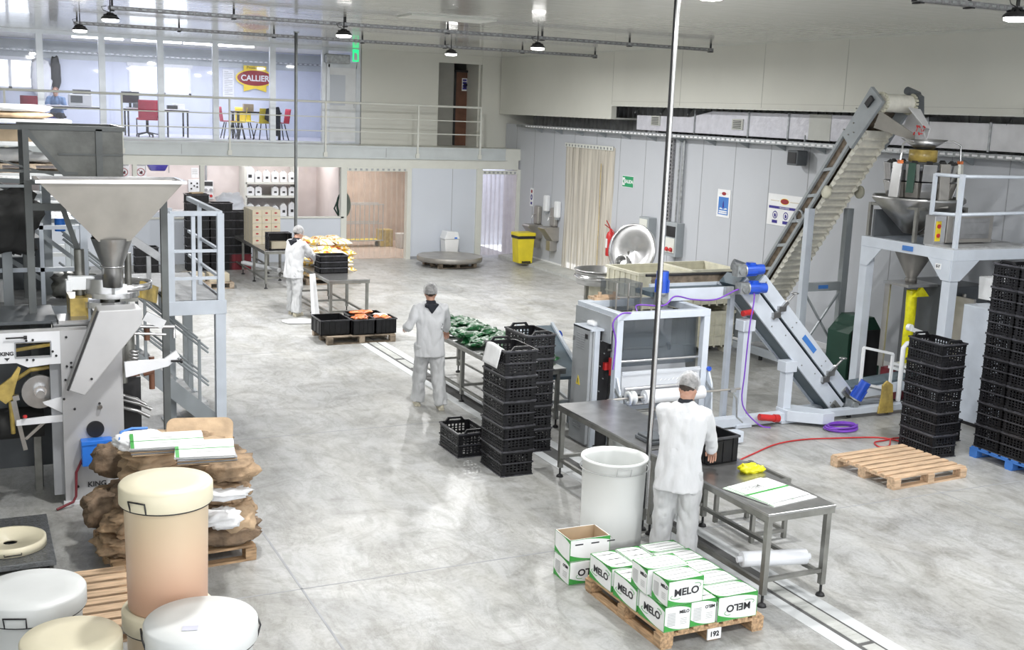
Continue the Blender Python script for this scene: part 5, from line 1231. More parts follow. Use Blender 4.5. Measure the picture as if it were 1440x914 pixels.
# ================================================================ RIGHT WALL FITTINGS
def sink(y,z,label):
    t=thing('wall_sink',label,'sink',(XW,y,z)); b=B(); b.prism([(-.45,.18),(-.40,.22),(0,.22),(0,-.15),(-.18,-.15),(-.30,.0)],'y',-.20,.20) ; b.build('basin','steel_tan',t,.01)
    b=B(); b.box(-.14,0,-.13,.13,.22,.72); b.build('back_cover','steel_tan',t,.04); b=B(); b.box(-.22,-.0,-.11,.11,-.42,-.15); b.build('pedestal','steel_tan',t,.01); b=B(); b.tube([(-.05,.0,.5),(-.22,0,.48),(-.25,0,.38)],.014,8); b.build('tap','steel_bright',t); return t
sink(27.55,.85,'steel wall sink with tall back, left one beside the yellow bin'); sink(26.60,.88,'steel wall sink with tall back, right one beside the strip curtain')
for y,z,l in ((27.05,1.66,'white soap dispenser on the wall between the two sinks'),(26.42,1.55,'white dispenser on the wall right beside the strip curtain')):
    t=thing('soap_dispenser',l,'dispenser',(XW,y,z)); b=B(); b.box(-.14,0,-.10,.10,-.20,.24); b.build('case','white_gloss',t,.04); b=B(); b.box(-.12,-.02,-.05,.05,-.25,-.20); b.build('nozzle','frame_grey',t)
t=thing('yellow_bin','yellow pedal waste bin with black liner under the sinks','bin',(13.52,27.15,.08)); b=B(); b.prism([(-.20,0),(.20,0),(.25,.72),(-.25,.72)],'y',-.2,.2); b.build('body','bin_yellow',t,.02)
b=B(); b.box(-.26,.26,-.22,.22,.66,.73); b.build('liner','black',t,.01); b=B(); b.box(-.27,.27,-.23,.23,.73,.82); b.build('lid','bin_yellow',t,.02); b=B(); b.box(-.12,.12,-.25,-.19,.02,.06); b.build('pedal','black',t)
for y,z in ((23.72,1.06),(23.50,1.04)):
    pass
t=thing('fire_extinguisher','red fire extinguisher hung on the wall right of the strip curtain','extinguisher',(XW-.12,23.55,.72)); b=B(); b.lathe([(0,0),(.10,0),(.105,.02),(.105,.48),(.08,.56),(.035,.60),(.03,.66),(0,.66)],n=24); b.build('cylinder','red',t)
b=B(); b.box(-.108,-.102,-.04,.04,.2,.42) ; b.lathe([(.1055,.20),(.1055,.42)],n=10) if 0 else None; b.build('label','white',t); b=B(); b.beam((-.02,0,.66),(-.16,.02,.76),.03,.02); b.beam((-.02,0,.68),(-.12,.02,.86),.03,.02); b.tube([(0,0,.66),(.0,-.14,.60),(.0,-.15,.3),(-.02,-.14,.12)],.013,6); b.build('valve','red',t)
q=AX(936,325,XW)
t=thing('socket_box','grey industrial socket box on the wall left of the tall pole','electrical box',(XW,21.95,1.50)); b=B(); b.box(-.22,0,-.20,.20,-.32,.32); b.build('case','frame_grey',t,.01); b=B(); b.box(-.235,-.22,-.16,.16,-.28,.28); g=b.build('front_plate','panel_cream',t); b=B()
for dy,dz in ((-.07,.1),(.07,.1),(-.07,-.04),(.07,-.04)): b.cyl((-.25,dy,dz),(-.235,dy,dz),.03,n=12)
b.build('socket','black',g); b=B()
for i in range(3): b.tube([(-.1,-.1+.1*i,-.32),(-.09,-.1+.1*i,-.8),(-.03,-.1+.1*i,-1.3)],.015,6)
b.build('conduit','galv',t)
t=thing('breaker_box','grey breaker box with red sockets on the wall right of the tall pole','electrical box',(XW,20.85,1.45)); b=B(); b.box(-.20,0,-.22,.22,-.38,.36); b.build('case','frame_grey',t,.01); b=B(); b.box(-.215,-.2,-.17,.17,.05,.28); b.build('breaker_window','black',t); b=B(); b.box(-.215,-.2,-.17,.17,-.3,.02); b.build('front_plate','panel_cream',t); b=B()
for dy in (-.08,.08): b.cyl((-.26,dy,-.22),(-.2,dy,-.24),.045,n=14)
b.build('red_socket','red',t); b=B(); b.tube([(-.06,.06,.36),(-.06,.06,2.15)],.02,6); b.tube([(-.06,-.10,.36),(-.06,-.10,2.15)],.03,6); b.tube([(-.06,0,-.38),(-.05,0,-1.4)],.02,6); b.build('conduit','galv',t)
b=B(); b.box(-.06,0,-.08,.08,0,1.95); o=b.build('vertical_cable_tray','perf'); o.location=(XW-.0,21.25,1.72); tag(o,'vertical perforated cable tray rising from the breaker box','cable tray')
b=B()
for i in range(22): b.cyl((-.066,0,.05+.085*i),(-.06,0,.05+.085*i),.03,n=6)
g=b.build('hole_pattern','black',o)
b=B(); b.tube([(XW-.06,10.95,3.55),(XW-.06,10.95,1.55)],.025,8); b.beam((XW-.02,10.95,3.5),(XW-.22,10.95,3.56),.04,.04); o=b.build('drop_pipe','black'); tag(o,'thin dark pipe coming down the wall behind the platform railing','pipe')
# small bin near the partition, round pans on a pallet
t=thing('swing_bin','white swing lid waste bin against the pale blue partition','bin',(11.97,28.55,0)); b=B(); b.prism([(-.17,0),(.17,0),(.21,.58),(-.21,.58)],'y',-.17,.17); b.build('body','white',t,.02); b=B(); b.prism([(-.23,.58),(.23,.58),(.17,.78),(-.15,.80)],'y',-.19,.19); g=b.build('lid','white_gloss',t,.02); b=B(); b.box(.06,.14,-.197,-.19,.60,.64); b.build('blue_mark','blue_box',g)
pallet('small wooden pallet under the round grey cover near the far partition',(11.52,27.45,0),R(5),1.1,1.0,'wood_grey')
def cov(u,v):
    a=2*PI*u; r=.86*v; return (r*math.cos(a),r*math.sin(a),.12+.015*noise.noise(Vector((r*math.cos(a)*3,r*math.sin(a)*3,1)))+.012*math.sin(r*math.cos(a)*14)*(v<.98))
b=B(); b.grid(cov,48,10); b.lathe([(.86,.12),(.87,.08),(.86,.0),(.80,-.0)],n=48); o=b.build('round_cover','steel_tan'); o.location=(11.52,27.45,.148); tag(o,'large round crumpled grey cover lying on a small pallet','cover')
# ================================================================ LEFT PLATFORM
DZ=1.70; YD=13.75
t=thing('mezzanine_platform','pale blue steel service platform with railings around the left bagging machine','platform',(0,0,0))
def P_(px,py,y=YD): q=AY(px,py,y); return q
xl=P_(127,430).x; xr=P_(236,425).x; xe=2.84
b=B(); b.box(-3,xe-.02,14.5,16.15,DZ-.03,DZ); b.box(-3,xl,YD+.02,14.5,DZ-.03,DZ); b.box(xr,xe-.02,YD+.02,14.5,DZ-.03,DZ); b.build('deck','deck',t)
b=B()
for i in range(26): b.box(-3,xe-.03,14.5+.063*i,14.508+.063*i,DZ,DZ+.004)
for i in range(11): b.box(xr+.02,xe-.03,YD+.05+.063*i,YD+.058+.063*i,DZ,DZ+.004); b.box(-3,xl-.02,YD+.05+.063*i,YD+.058+.063*i,DZ,DZ+.004)
b.build('deck_rib','steel',t)
b=B(); b.box(-3,xl,YD-.02,YD+.03,DZ-.17,DZ); b.box(-3,xl,YD-.05,YD-.02,DZ-.20,DZ-.17); b.box(xr,xe,YD-.02,YD+.05,DZ-.17,DZ); b.box(xe-.06,xe,YD+.05,16.15,DZ-.17,DZ); b.box(-3,xe,16.10,16.15,DZ-.17,DZ); b.box(xl-.05,xl,YD+.03,14.5,DZ-.17,DZ); b.box(xr,xr+.05,YD+.05,14.5,DZ-.17,DZ); b.build('edge_beam','frame_blue',t,.004)
for x,y in ((xe-.07,YD+.05),(xe-.07,16.05),(2.30,14.62),(-1.2,14.2),(.3,16.05)): b=B(); b.beam((x,y,0),(x,y,DZ-.1),.12,.12); b.cb((x,y,.01),(.22,.22,.02)); b.build('column','frame_blue' if y<14 else 'frame_grey',t)
def rail(pts,posts,m='frame_blue',h=1.05):
    for (x,y,w) in posts: b=B(); b.beam((x,y,DZ),(x,y,DZ+h),w,w); b.build('railing_post',m,t)
    b=B()
    for zz,w in ((h,.055),(.60,.035),(.27,.035)):
        for p,q in zip(pts,pts[1:]): b.beam((p[0],p[1],DZ+zz),(q[0],q[1],DZ+zz),w,w)
    b.build('rail_bar',m,t)
xr_=xr+.04; xe_=xe-.06; yf=YD+.03
rail([(xr_,yf),(xe_,yf),(xe_,15.9)],[(xr_,yf,.09),(xe_,yf,.08),((xr_+xe_)/2-.02,yf+.02,.045),(xe_-.02,15.0,.05),(xr_+.12,14.5,.05)])
x7=P_(120,400).x
b=B()
for p,q in (((-3,yf),(x7-.02,yf)),):
    for zz in (.90,.42): b.beam((p[0],p[1],DZ+zz),(q[0],q[1],DZ+zz),.045,.045)
b.build('rail_bar','frame_blue',t)
for x,w in ((x7,.08),(P_(61,400).x,.045),(-1.5,.05)):
    b=B(); b.beam((x,yf,DZ),(x,yf,DZ+(.98 if w>.06 else .95)),w,w); 
    if w>.06: b.beam((x,yf,DZ+.96),(x-.10,yf,DZ+1.06),w,w)
    b.build('railing_post','frame_blue',t)
# stairs behind / under the platform
t=thing('steel_stairs','grey steel stairs with double handrail descending behind the left platform','stairs',(0,0,0))
s0=Vector((1.15,14.35,1.50)); s1=Vector((2.78,14.35,0.02))
for dy in (0,.72): b=B(); b.beam(s0+Vector((0,dy,0)),s1+Vector((0,dy,0)),.05,.20); b.build('stringer','frame_grey',t)
for k in range(7): p=s0.lerp(s1,(k+.5)/7.3); b=B(); b.box(p.x-.12,p.x+.14,14.37,15.05,p.z+.02,p.z+.05); b.build('tread','deck',t)
for dy in (0,.72):
    b=B()
    for h in (.95,.90,.52,.47)[0 if dy==0 else 0:4:1 if dy==0 else 2]: b.tube([s0+Vector((-.1,dy,h)),s1+Vector((-.05,dy,h))],.016,6)
    b.build('handrail','frame_grey',t)
    for f in (.1,.5,.9): p=s0.lerp(s1,f)+Vector((0,dy,0)); b=B(); b.beam(p,p+Vector((0,0,.93)),.035,.035); b.build('handrail_post','frame_grey',t)
# ================================================================ LEFT BAGGING MACHINE
t=thing('form_fill_machine','light grey packaging machine with slanted cover, blue box and white arms at the left','machine',(0,0,0))
YF=11.75
def Q(px,py,y=YF): q=AY(px,py,y); return (q.x,q.z)
xL,xR=.80,1.38
b=B(); b.box(xL,xR,YF,YF+.02,.03,1.80); b.box(xL,xR,YF+.02,YF+.9,.03,1.79) if 0 else None; b.box(xR-.02,xR,YF+.02,YF+1.1,.03,1.85); b.box(xL,xL+.02,YF+.02,YF+1.1,.03,1.80); b.build('side_plate','machine_grey',t,.003)
b=B(); b.box(xL-.02,xR+.02,YF-.015,YF+.03,.0,.04); b.build('bottom_strip','machine_white',t)
b=B(); b.box(xL+.03,xR-.03,YF+.1,YF+1.0,.0,1.7); b.build('inner_frame','dark_panel',t)
pl=[Q(139,437,11.45),Q(199,434,11.45),Q(200,455,11.45),Q(119,556,11.45),Q(97,549,11.45)]
b=B(); b.prism(pl,'y',11.43,YF); b.build('slanted_cover','machine_grey',t,.01)
b=B(); a=Vector((pl[0][0],11.44,pl[0][1]));c=Vector((pl[4][0],11.44,pl[4][1])); b.beam(a+Vector((-.012,.0,0)),c+Vector((-.012,0,0)),.012,.02); q=Q(129,533,11.42); b.cyl((q[0],11.42,q[1]),(q[0],11.43,q[1]),.012); q=Q(129,534,11.42); b.build('cover_seam','black',t)
b=B()
for px,py in ((93,474),(94,515),(100,510),(100,516),(92,534),(90,561),(163,497),(105,575),(140,567),(110,684)): q=Q(px,py); b.cyl((q[0],YF-.012,q[1]),(q[0],YF,q[1]),.012,n=10)
b.build('bolt_pattern','black',t)
q=Q(140,567); b=B(); b.cyl((q[0],YF-.05,q[1]-.03),(q[0],YF,q[1]-.03),.022); b.build('knob','steel',t)
q=Q(134,603); b=B(); b.cyl((q[0],YF-.02,q[1]),(q[0],YF,q[1]),.085,n=28); b.build('fan_cover','black',t); b=B(); b.lathe([(.05,-.026),(.06,-.022),(.05,-.018)],(q[0],YF,q[1]),20,axis='y',close=True); b.build('fan_ring','seam',t)
q=Q(135,632); x,z=q; b=B(); b.box(x-.145,x+.145,YF-.14,YF,z-.13,z+.13); g=b.build('blue_box','blue_box',t,.008); b=B(); b.box(x-.15,x+.15,YF-.15,YF-.05,z+.09,z+.135); b.build('box_lid','blue_box',g,.005)
b=B(); b.cyl((x-.03,YF-.146,z+.0),(x-.03,YF-.14,z+.0),.02); b.box(x+.0,x+.09,YF-.144,YF-.14,z-.005,z+.01); b.build('mark','white',g)
b=B(); b.tube([(x-.13,YF-.05,z-.06),(x-.20,YF-.07,z-.20),(x-.21,YF-.07,z-.45),(x-.24,YF-.10,.06),(x-.40,YF-.15,.015)],.014,8); b.build('red_cable','maroon',t)
q=Q(137,690); b=B(); text(b,'KING',.075,face_my(q[0],YF-.004,q[1]+.075),.002); b.prism([(q[0]-.035,q[1]+.02),(q[0],q[1]-.02),(q[0]+.035,q[1]+.02),(q[0]+.02,q[1]+.035),(q[0]-.02,q[1]+.035)],'y',YF-.006,YF-.002); b.build('maker_mark','black_print',t)
# head hopper pan and discs above the cover
yt=12.2
q=AY(170,412,yt); b=B(); b.cyl((1.35,yt,q.z-.02),(1.35,yt,q.z+.03),.27,n=36) ; b.lathe([(.24,.0),(.27,.0),(.27,.07),(.26,.07),(.25,.01)],(1.50,yt+.15,q.z+.03),36) ; b.cyl((1.28,yt,q.z-.12),(1.28,yt,q.z-.06),.24,n=36); b.build('turntable_disc','steel_bright',t)
b=B(); b.cyl((1.33,yt,q.z-.3),(1.33,yt,q.z+.02),.10); b.cb((1.5,yt-.1,q.z-.05),(.18,.1,.04)); b.build('disc_shaft','steel_dull',t)
b=B(); b.cyl((1.05,yt+.1,q.z-.25),(1.05,yt+.1,q.z+.45),.05); b.cyl((1.55,yt+.3,q.z-.1),(1.55,yt+.3,q.z+.38),.035); b.build('guide_column','steel_dull',t)
b=B(); b.cb((1.05,yt,q.z+.12),(.26,.10,.14)); b.cb((1.40,yt-.18,q.z+.07),(.14,.08,.10),Euler((0,0,.4))); b.cb((.93,yt-.02,q.z+.10),(.06,.12,.12)); b.build('clamp_block','white_gloss',t,.01)
b=B(); b.cyl((1.28,yt,q.z+.02),(1.28,yt,q.z+.17),.20,.19,n=30); b.build('disc_collar','steel',t)
b=B(); b.box(.93,1.10,yt-.12,yt+.3,q.z-.30,q.z-.02); b.beam((1.66,yt+.2,q.z-.0),(1.86,yt+.5,q.z-.12),.04,.18) ; b.build('amber_panel','amber',t)
# upper cross parts right of the cover
b=B(); b.cyl((1.42,12.1,1.55),(1.42,12.1,1.15),.05) ; b.cyl((1.50,12.3,1.85),(1.50,12.3,1.15),.075); b.build('forming_tube','steel_dull',t)
b=B(); b.tube([(1.40,12.1,1.75),(1.95,12.1,1.72),(1.95,12.1,1.60)],.02,6); b.tube([(1.4,12.0,1.70),(1.85,12.0,1.66)],.015,6); b.cb((1.75,12.1,1.80),(.22,.05,.10),Euler((0,.5,0))); b.build('guide_rod','steel_bright',t)
b=B(); b.cyl((1.72,12.15,1.40),(1.72,12.15,1.05),.03); b.cyl((1.68,12.15,1.72),(1.68,12.15,1.58),.03); b.cb((1.50,11.9,1.30),(.12,.1,.06)); b.cyl((1.6,11.9,1.28),(1.7,11.9,1.3),.03); b.build('dark_cylinder','door_brown',t)
pa=[Q(174,508,11.7),Q(230,504,11.7),Q(247,492,11.7),Q(252,500,11.7),Q(236,514,11.7),Q(176,530,11.7)]
b=B(); b.prism(pa,'y',11.66,11.70); b.build('white_arm','machine_white',t,.004); q=Q(248,506,11.7); b=B(); b.cyl((q[0]-.06,11.66,q[1]),(q[0]+.03,11.64,q[1]),.012); b.cyl((q[0]+.03,11.64,q[1]),(q[0]+.05,11.64,q[1]),.025); b.build('arm_knob','black',t)
b=B(); b.box(xR,xR+.22,12.1,12.6,.05,1.2) ; b.build('dark_post','black',t)
b=B(); 
for k,(z,l) in enumerate(((1.05,.25),(1.0,.3),(.92,.28))): b.tube([(xR,12.0,z),(xR+l*.6,11.95,z-.05),(xR+l,11.95,z-.12)],.02,6)
for k in range(5): b.lathe([(.04,-.01),(.05,0),(.04,.01)],(xR+.15,12.0,1.50-.035*k),14)
b.build('air_line','steel',t); b=B(); b.prism([(xR,.52),(xR+.12,.48),(xR+.22,.36),(xR+.20,.32),(xR,.36)],'y',11.70,11.73); b.build('lower_bracket','machine_white',t)
# left white panel with window, rolls and arms
wp=[Q(-60,474),Q(82,465),Q(83,512),Q(60,516),Q(20,512),Q(-60,506)]
w0,w1=Q(22,483),Q(71,500)
b=B(); x0=Q(-60,474)[0]; zt=1.80; zb=1.50
b.box(x0,w0[0],YF,YF+.02,zb,zt); b.box(w1[0],xL,YF,YF+.02,zb-.03,zt); b.box(w0[0],w1[0],YF,YF+.02,w0[1],zt); b.prism([(w0[0],w1[1]),(w1[0],w1[1]),(w1[0],zb-.03),(w0[0]+.1,zb-.05),(w0[0],zb)],'y',YF,YF+.02); b.build('white_side_panel','machine_white',t)
b=B(); b.box(w0[0]-.01,w1[0]+.01,YF-.008,YF,w1[1]-.012,w1[1]); b.box(w0[0]-.01,w1[0]+.01,YF-.008,YF,w0[1],w0[1]+.012); b.box(w0[0]-.012,w0[0],YF-.008,YF,w1[1],w0[1]); b.box(w1[0],w1[0]+.012,YF-.008,YF,w1[1],w0[1]); b.build('window_rim','seam',t)
b=B(); b.beam((w0[0],YF+.2,w1[1]+.03),(w1[0]+.1,YF+.25,w1[1]+.07),.03,.03); b.cyl((w0[0]-.1,YF+.5,w0[1]-.06),(w1[0]+.1,YF+.5,w0[1]-.06),.05); b.build('inner_roll','amber',t)
b=B()
for px,py in ((37,479),(46,478),(38,506),(47,506),(74,494),(79,500)): q=Q(px,py); b.cyl((q[0],YF-.01,q[1]),(q[0],YF,q[1]),.012,n=8)
q=Q(33,474); b.cyl((q[0]-.16,YF-.03,q[1]),(q[0],YF-.03,q[1]),.008); b.cyl((q[0]-.0,YF-.03,q[1]),(q[0]+.03,YF-.03,q[1]),.018)
b.build('bolt_pattern','black',t)
q=Q(10,505); b=B(); text(b,'KING',.05,face_my(q[0],YF-.003,q[1]+.05),.002); b.prism([(q[0]-.025,q[1]+.01),(q[0],q[1]-.02),(q[0]+.025,q[1]+.01)],'y',YF-.005,YF-.001); b.build('maker_mark','black_print',t)
b=B(); b.box(-1.6,xL,YF+.25,YF+1.2,1.83,1.86) ; b.box(-1.6,xL,YF+1.2,YF+1.25,.3,1.8); b.box(-1.6,xL-.01,YF+.95,YF+1.0,.15,1.5); b.build('rear_plate','dark_panel',t)
b=B(); b.box(-1.6,xL+.25,YF+.0,YF+.03,1.80,1.83); b.box(xL,xL+.28,YF+.1,YF+.5,1.80,1.88); b.box(xL-.05,xL,YF+.1,YF+1.0,1.80,1.85); b.build('top_rail','steel',t)
# unwinding roll and its brackets
q=Q(56,550,11.95); cx,cz=q; b=B(); b.cyl((cx,11.92,cz),(cx,11.97,cz),.17,n=32); b.cyl((cx,11.80,cz),(cx,12.0,cz),.04); b.build('roll_hub','steel',t); b=B(); b.cyl((cx,11.85,cz+.02),(cx,11.92,cz+.02),.06); b.lathe([(.05,-.16),(.075,-.16),(.075,-.13),(.05,-.13)],(cx,11.97,cz),18,axis='y',close=True); b.build('hub_nut','steel_bright',t)
b=B(); b.tube([(cx-.26,11.96,cz-.42),(cx-.27,11.96,cz-.1),(cx-.23,11.96,cz+.12),(cx-.08,11.96,cz+.22),(cx+.12,11.96,cz+.24),(cx+.26,11.96,cz+.16)],.022,8); b.build('amber_guide','amber',t)
b=B(); b.prism([Q(60,565,11.8),Q(88,557,11.8),Q(88,580,11.8),Q(62,568,11.8)],'y',11.78,11.80); b.prism([Q(23,590,11.8),Q(88,582,11.8),Q(88,592,11.8),Q(23,598,11.8)],'y',11.77,11.80); b.build('bracket','machine_white',t,.002)
b=B(); a=Vector((*Q(19,566,11.8),0)); 
def v3(px,py,y=11.8): q=Q(px,py,y); return Vector((q[0],y,q[1]))
b.beam(v3(19,563),v3(26,597),.05,.05); b.beam(v3(27,597),v3(36,632),.04,.045); b.beam(v3(36,617),v3(66,590),.03,.03); b.beam(v3(18,560),v3(27,558),.06,.05); b.build('swing_arm','steel',t)
b=B(); b.cyl(tuple(v3(34,586,11.76)),tuple(v3(36,586,11.74)),.018); b.build('red_button','red',t)
b=B(); b.prism([Q(-5,545,11.7),Q(15,530,11.7),Q(25,515,11.7),Q(29,517,11.7),Q(16,560,11.7),Q(8,567,11.7),Q(-5,558,11.7)],'y',11.66,11.70); b.build('amber_shield','amber',t)
b=B(); b.box(.55,.62,12.3,12.4,.0,1.4); b.box(-.1,-.04,12.5,12.6,0,1.5); b.build('inner_leg','steel_dull',t); b=B(); b.box(xL-.10,xL-.0,YF+.05,YF+.12,.1,1.5); b.build('inner_side','seam',t)
b=B(); b.cyl((-.6,12.3,.75),(.65,12.3,.75),.16,n=26); b.build('dark_roll','rubber',t)
# ================================================================ HOPPERS
t=thing('funnel_hopper','large light steel funnel hopper over the left packaging machine','hopper',(0,0,0))
yh=11.75; r0=AY(54,256,yh); r1=AY(258,257,yh); xn0,xn1=1.20,1.50; zr=r0.z; D=.55; zn=2.66; yn=yh+D/2
b=B(); a=[(r0.x,yh,zr),(r1.x,yh,zr),(r1.x,yh+D,zr),(r0.x,yh+D,zr)]; c=[(xn0,yn-.15,zn),(xn1,yn-.15,zn),(xn1,yn+.15,zn),(xn0,yn+.15,zn)]
b.add(a+c,[(0,1,5,4),(1,2,6,5),(2,3,7,6),(3,0,4,7)]); o=b.build('funnel','steel_tan',t); m_=o.modifiers.new('s','SOLIDIFY'); m_.thickness=.01
b=B(); f=.03
b.box(r0.x-f,r1.x+f,yh-f,yh+.01,zr-.01,zr+.02); b.box(r0.x-f,r1.x+f,yh+D-.01,yh+D+f,zr-.01,zr+.02); b.box(r0.x-f,r0.x+.01,yh,yh+D,zr-.01,zr+.02); b.box(r1.x-.01,r1.x+f,yh,yh+D,zr-.01,zr+.02); b.build('rim','steel_bright',t)
xm=(xn0+xn1)/2-.01; b=B(); b.lathe([(.20,zn+.02),(.19,zn-.02),(.105,2.40),(.10,2.18),(.09,2.18)],(xm,yn,0),32); b.build('outlet_cone','steel',t)
b=B(); b.lathe([(.11,2.40),(.12,2.39),(.11,2.38)],(xm,yn,0),32,close=True); b.build('weld_band','steel_bright',t)
for x,y in ((.60,12.45),(r1.x-.10,12.40)): b=B(); b.beam((x,y,0),(x,y,zr-.04),.07,.07); b.build('support_post','frame_dark',t)
b=B(); b.beam((.60,12.45,zr-.30),(.95,12.4,zr-.30),.06,.07); b.beam((.92,12.4,zr-.32),(1.08,12.4,zr-.85),.05,.05); b.beam((.60,12.45,zr-.05),(r1.x-.1,12.40,zr-.05),.05,.05); b.build('support_bar','frame_dark',t)
t=thing('storage_hopper','dark weathered steel box hopper behind the light funnel','hopper',(0,0,0))
yb=13.6; tl=AY(32,179,yb);tr=AY(172,182,yb);br=AY(172,252,yb); xk=AY(88,238,yb)
zt,zb_=tl.z,2.9
b=B(); D=1.1; kx=AY(112,262,yb).x
b.add([(tl.x,yb,zt),(tr.x,yb,zt),(tr.x,yb,zb_),(kx+.1,yb,zb_),(tl.x,yb+D,zt),(tr.x,yb+D,zt),(tr.x,yb+D,zb_),(kx+.1,yb+D,zb_)],[(0,1,2,3),(4,7,6,5),(0,3,7,4),(1,5,6,2),(3,2,6,7)]); b.build('shell','hopper_dark',t)
b=B(); b.box(tl.x-.02,tr.x+.03,yb-.03,yb+.01,zt-.02,zt+.03); b.box(tr.x-.01,tr.x+.03,yb,yb+D,zt-.02,zt+.03); b.box(tl.x-.02,tr.x+.03,yb+D-.01,yb+D+.03,zt-.02,zt+.03); q=AY(140,210,yb); b.box(q.x-.04,q.x+.03,yb-.03,yb,zb_,zt); q=AY(120,216,yb); b.box(tl.x+.35,tr.x,yb-.02,yb,q.z-.02,q.z); b.build('stiffener','frame_dark',t)
b=B(); b.beam((tl.x,yb-.01,zt),(kx+.1,yb-.01,zb_),.03,.05); b.beam((tl.x+.02,yb,zt),(tl.x+.02,yb,2.2),.06,.06); b.beam((tr.x-.05,yb+.9,zb_),(tr.x-.05,yb+.9,DZ),.08,.08); b.beam((tl.x+.02,yb+.8,zt),(tl.x+.02,yb+.8,DZ),.08,.08); b.beam((tl.x-.9,yb,zt),(tl.x,yb,zt),.04,.05); b.beam((tl.x-.9,yb,3.27),(tl.x+.55,yb,3.22),.03,.03); b.beam((tl.x-.9,yb,zt-.18),(tl.x+.3,yb,3.2),.02,.02); b.beam((tl.x-.9,yb-.02,3.45),(.80,yb-.02,2.85),.04,.05); b.beam((tl.x+.02,yb,DZ),(tl.x+.02,yb,2.3),.06,.06); b.build('support_frame','frame_dark',t)
b=B(); b.lathe([(.16,0),(.24,.45),(.24,.46)],(kx+.32,yb+.5,zb_-.45),16) ; b.build('outlet','steel_dull',t)
# slanted steel chute on the deck, motor under black cover, odd equipment on the deck
b=B(); b.beam((1.80,14.9,2.35),(2.32,14.9,1.98),.30,.02); b.beam((1.80,14.75,2.40),(2.32,14.75,2.03),.02,.08); b.beam((1.80,15.05,2.40),(2.32,15.05,2.03),.02,.08); b.beam((2.1,14.9,2.1),(2.1,14.9,DZ),.05,.05); o=b.build('steel_chute','steel'); tag(o,'short slanted steel chute on the deck behind the funnel outlet','chute')
t=thing('covered_motor','machine part wrapped in a black plastic sheet at the left edge','covered machine',(0,0,0)); b=B(); q=AY(8,312,13.4); lump(b,(q.x-.08,13.5,q.z),(.42,.35,.36),3,.35,36,24); b.build('black_sheet','rubber',t,)
b=B(); b.beam((q.x,13.5,DZ),(q.x,13.5,q.z),.10,.10); b.beam((q.x-.3,13.5,q.z+.38),(q.x+.25,13.5,q.z+.38),.03,.03); b.build('stand','frame_grey',t)
t=thing('deck_machine','cluttered dark machine with steel plates standing on the deck behind the railing','machine',(0,0,0))
b=B(); b.box(-.5,.95,14.9,15.6,DZ+.02,2.35); b.build('body','dark_panel',t,.01); b=B(); b.box(.25,.75,14.6,14.9,2.15,2.95) ; b.build('grey_plate','frame_grey',t,.01)
b=B(); b.beam((.2,14.5,2.95),(1.35,14.5,2.0),.05,.05); b.beam((.1,14.6,2.4),(1.0,14.6,DZ+.05),.05,.05); b.beam((.9,14.6,DZ),(.9,14.6,3.0),.09,.09); b.beam((.0,14.4,DZ),(.0,14.4,2.3),.06,.06); b.build('slanted_bar','frame_grey',t)
b=B(); b.box(.28,.42,14.55,14.6,2.8,2.95); b.box(.3,.6,14.3,14.55,2.20,2.26); b.cyl((.35,14.2,DZ),(.35,14.2,DZ+.25),.05); b.build('white_part','white',t,.01)
b=B(); b.cyl((1.02,14.3,2.50),(1.02,14.3,2.65),.06); b.build('blue_can','blue_box',t); b=B(); lump(b,(1.15,14.3,DZ+.15),(.25,.15,.15),9,.3); b.build('grey_cloth','steel_dull',t)
# ================================================================ STORAGE BEHIND (high shelf with pallets and sheets)
t=thing('storage_rack','steel rack with white sheeting and stacked pallets at the upper left','rack',(0,0,0))
ys=20.0
for x in (-1.2,1.62):
    for y in (ys,ys+1.1): b=B(); b.beam((x,y,0),(x,y,3.62),.08,.08); b.build('upright','frame_grey',t)
xs=1.66
b=B()
for z in (1.5,2.35,2.80,3.30,3.66): b.box(-1.25,xs,ys-.02,ys+.04,z-.06,z); b.box(-1.25,xs,ys+1.08,ys+1.14,z-.06,z)
b.build('shelf_beam','slab_light',t)
b=B()
for z in (2.35,2.80,3.30,3.66): b.box(-1.25,xs,ys+.04,ys+1.08,z-.03,z)
b.build('shelf_board','slab_light',t)
for k,(x,z) in enumerate(((1.05,2.802),(-.20,2.802))): pallet('wooden pallet on the lower shelf of the upper left rack, %s one'%('right' if k==0 else 'left'),(x,ys+.55,z),0,1.1,1.0,'wood_grey')
rnd=random.Random(5)
for k,(x,z,sx,sy,sz,m,l) in enumerate(((.80,3.30,.42,.4,.26,'carton','beige carton on the upper shelf of the left rack, right one'),(-.10,3.30,.3,.4,.24,'carton','brown carton on the upper shelf of the left rack, left one'),(1.15,2.95,.28,.35,.16,'white','folded white sheet pile on the middle rack shelf'),(.65,2.95,.40,.4,.24,'paper','loose white paper sacks on the middle rack shelf'))):
    b=B(); b.cb((0,0,sz/2),(sx*2,sy*2,sz)) if k<2 else lump(b,(0,0,sz/2),(sx,sy,sz/2),k,.25); o=b.build('carton' if k<2 else 'sheet_pile',m,None,.01 if k<2 else 0); o.location=(x,ys+.55,z+.001); tag(o,l,'box' if k<2 else 'sheets')
for k,(x,z,w,h,m,l) in enumerate(((.95,3.66,.62,.12,'kraft_light','lower flat brown package on top of the upper left rack'),(.93,3.77,.66,.12,'white','white padded package on top of the upper left rack'))):
    b=B(); lump(b,(0,0,h/2),(w/1.15,.4,h/1.8),k+2,.12); o=b.build('package',m); o.location=(x-.1,ys+.55,z+.0); tag(o,l,'package')
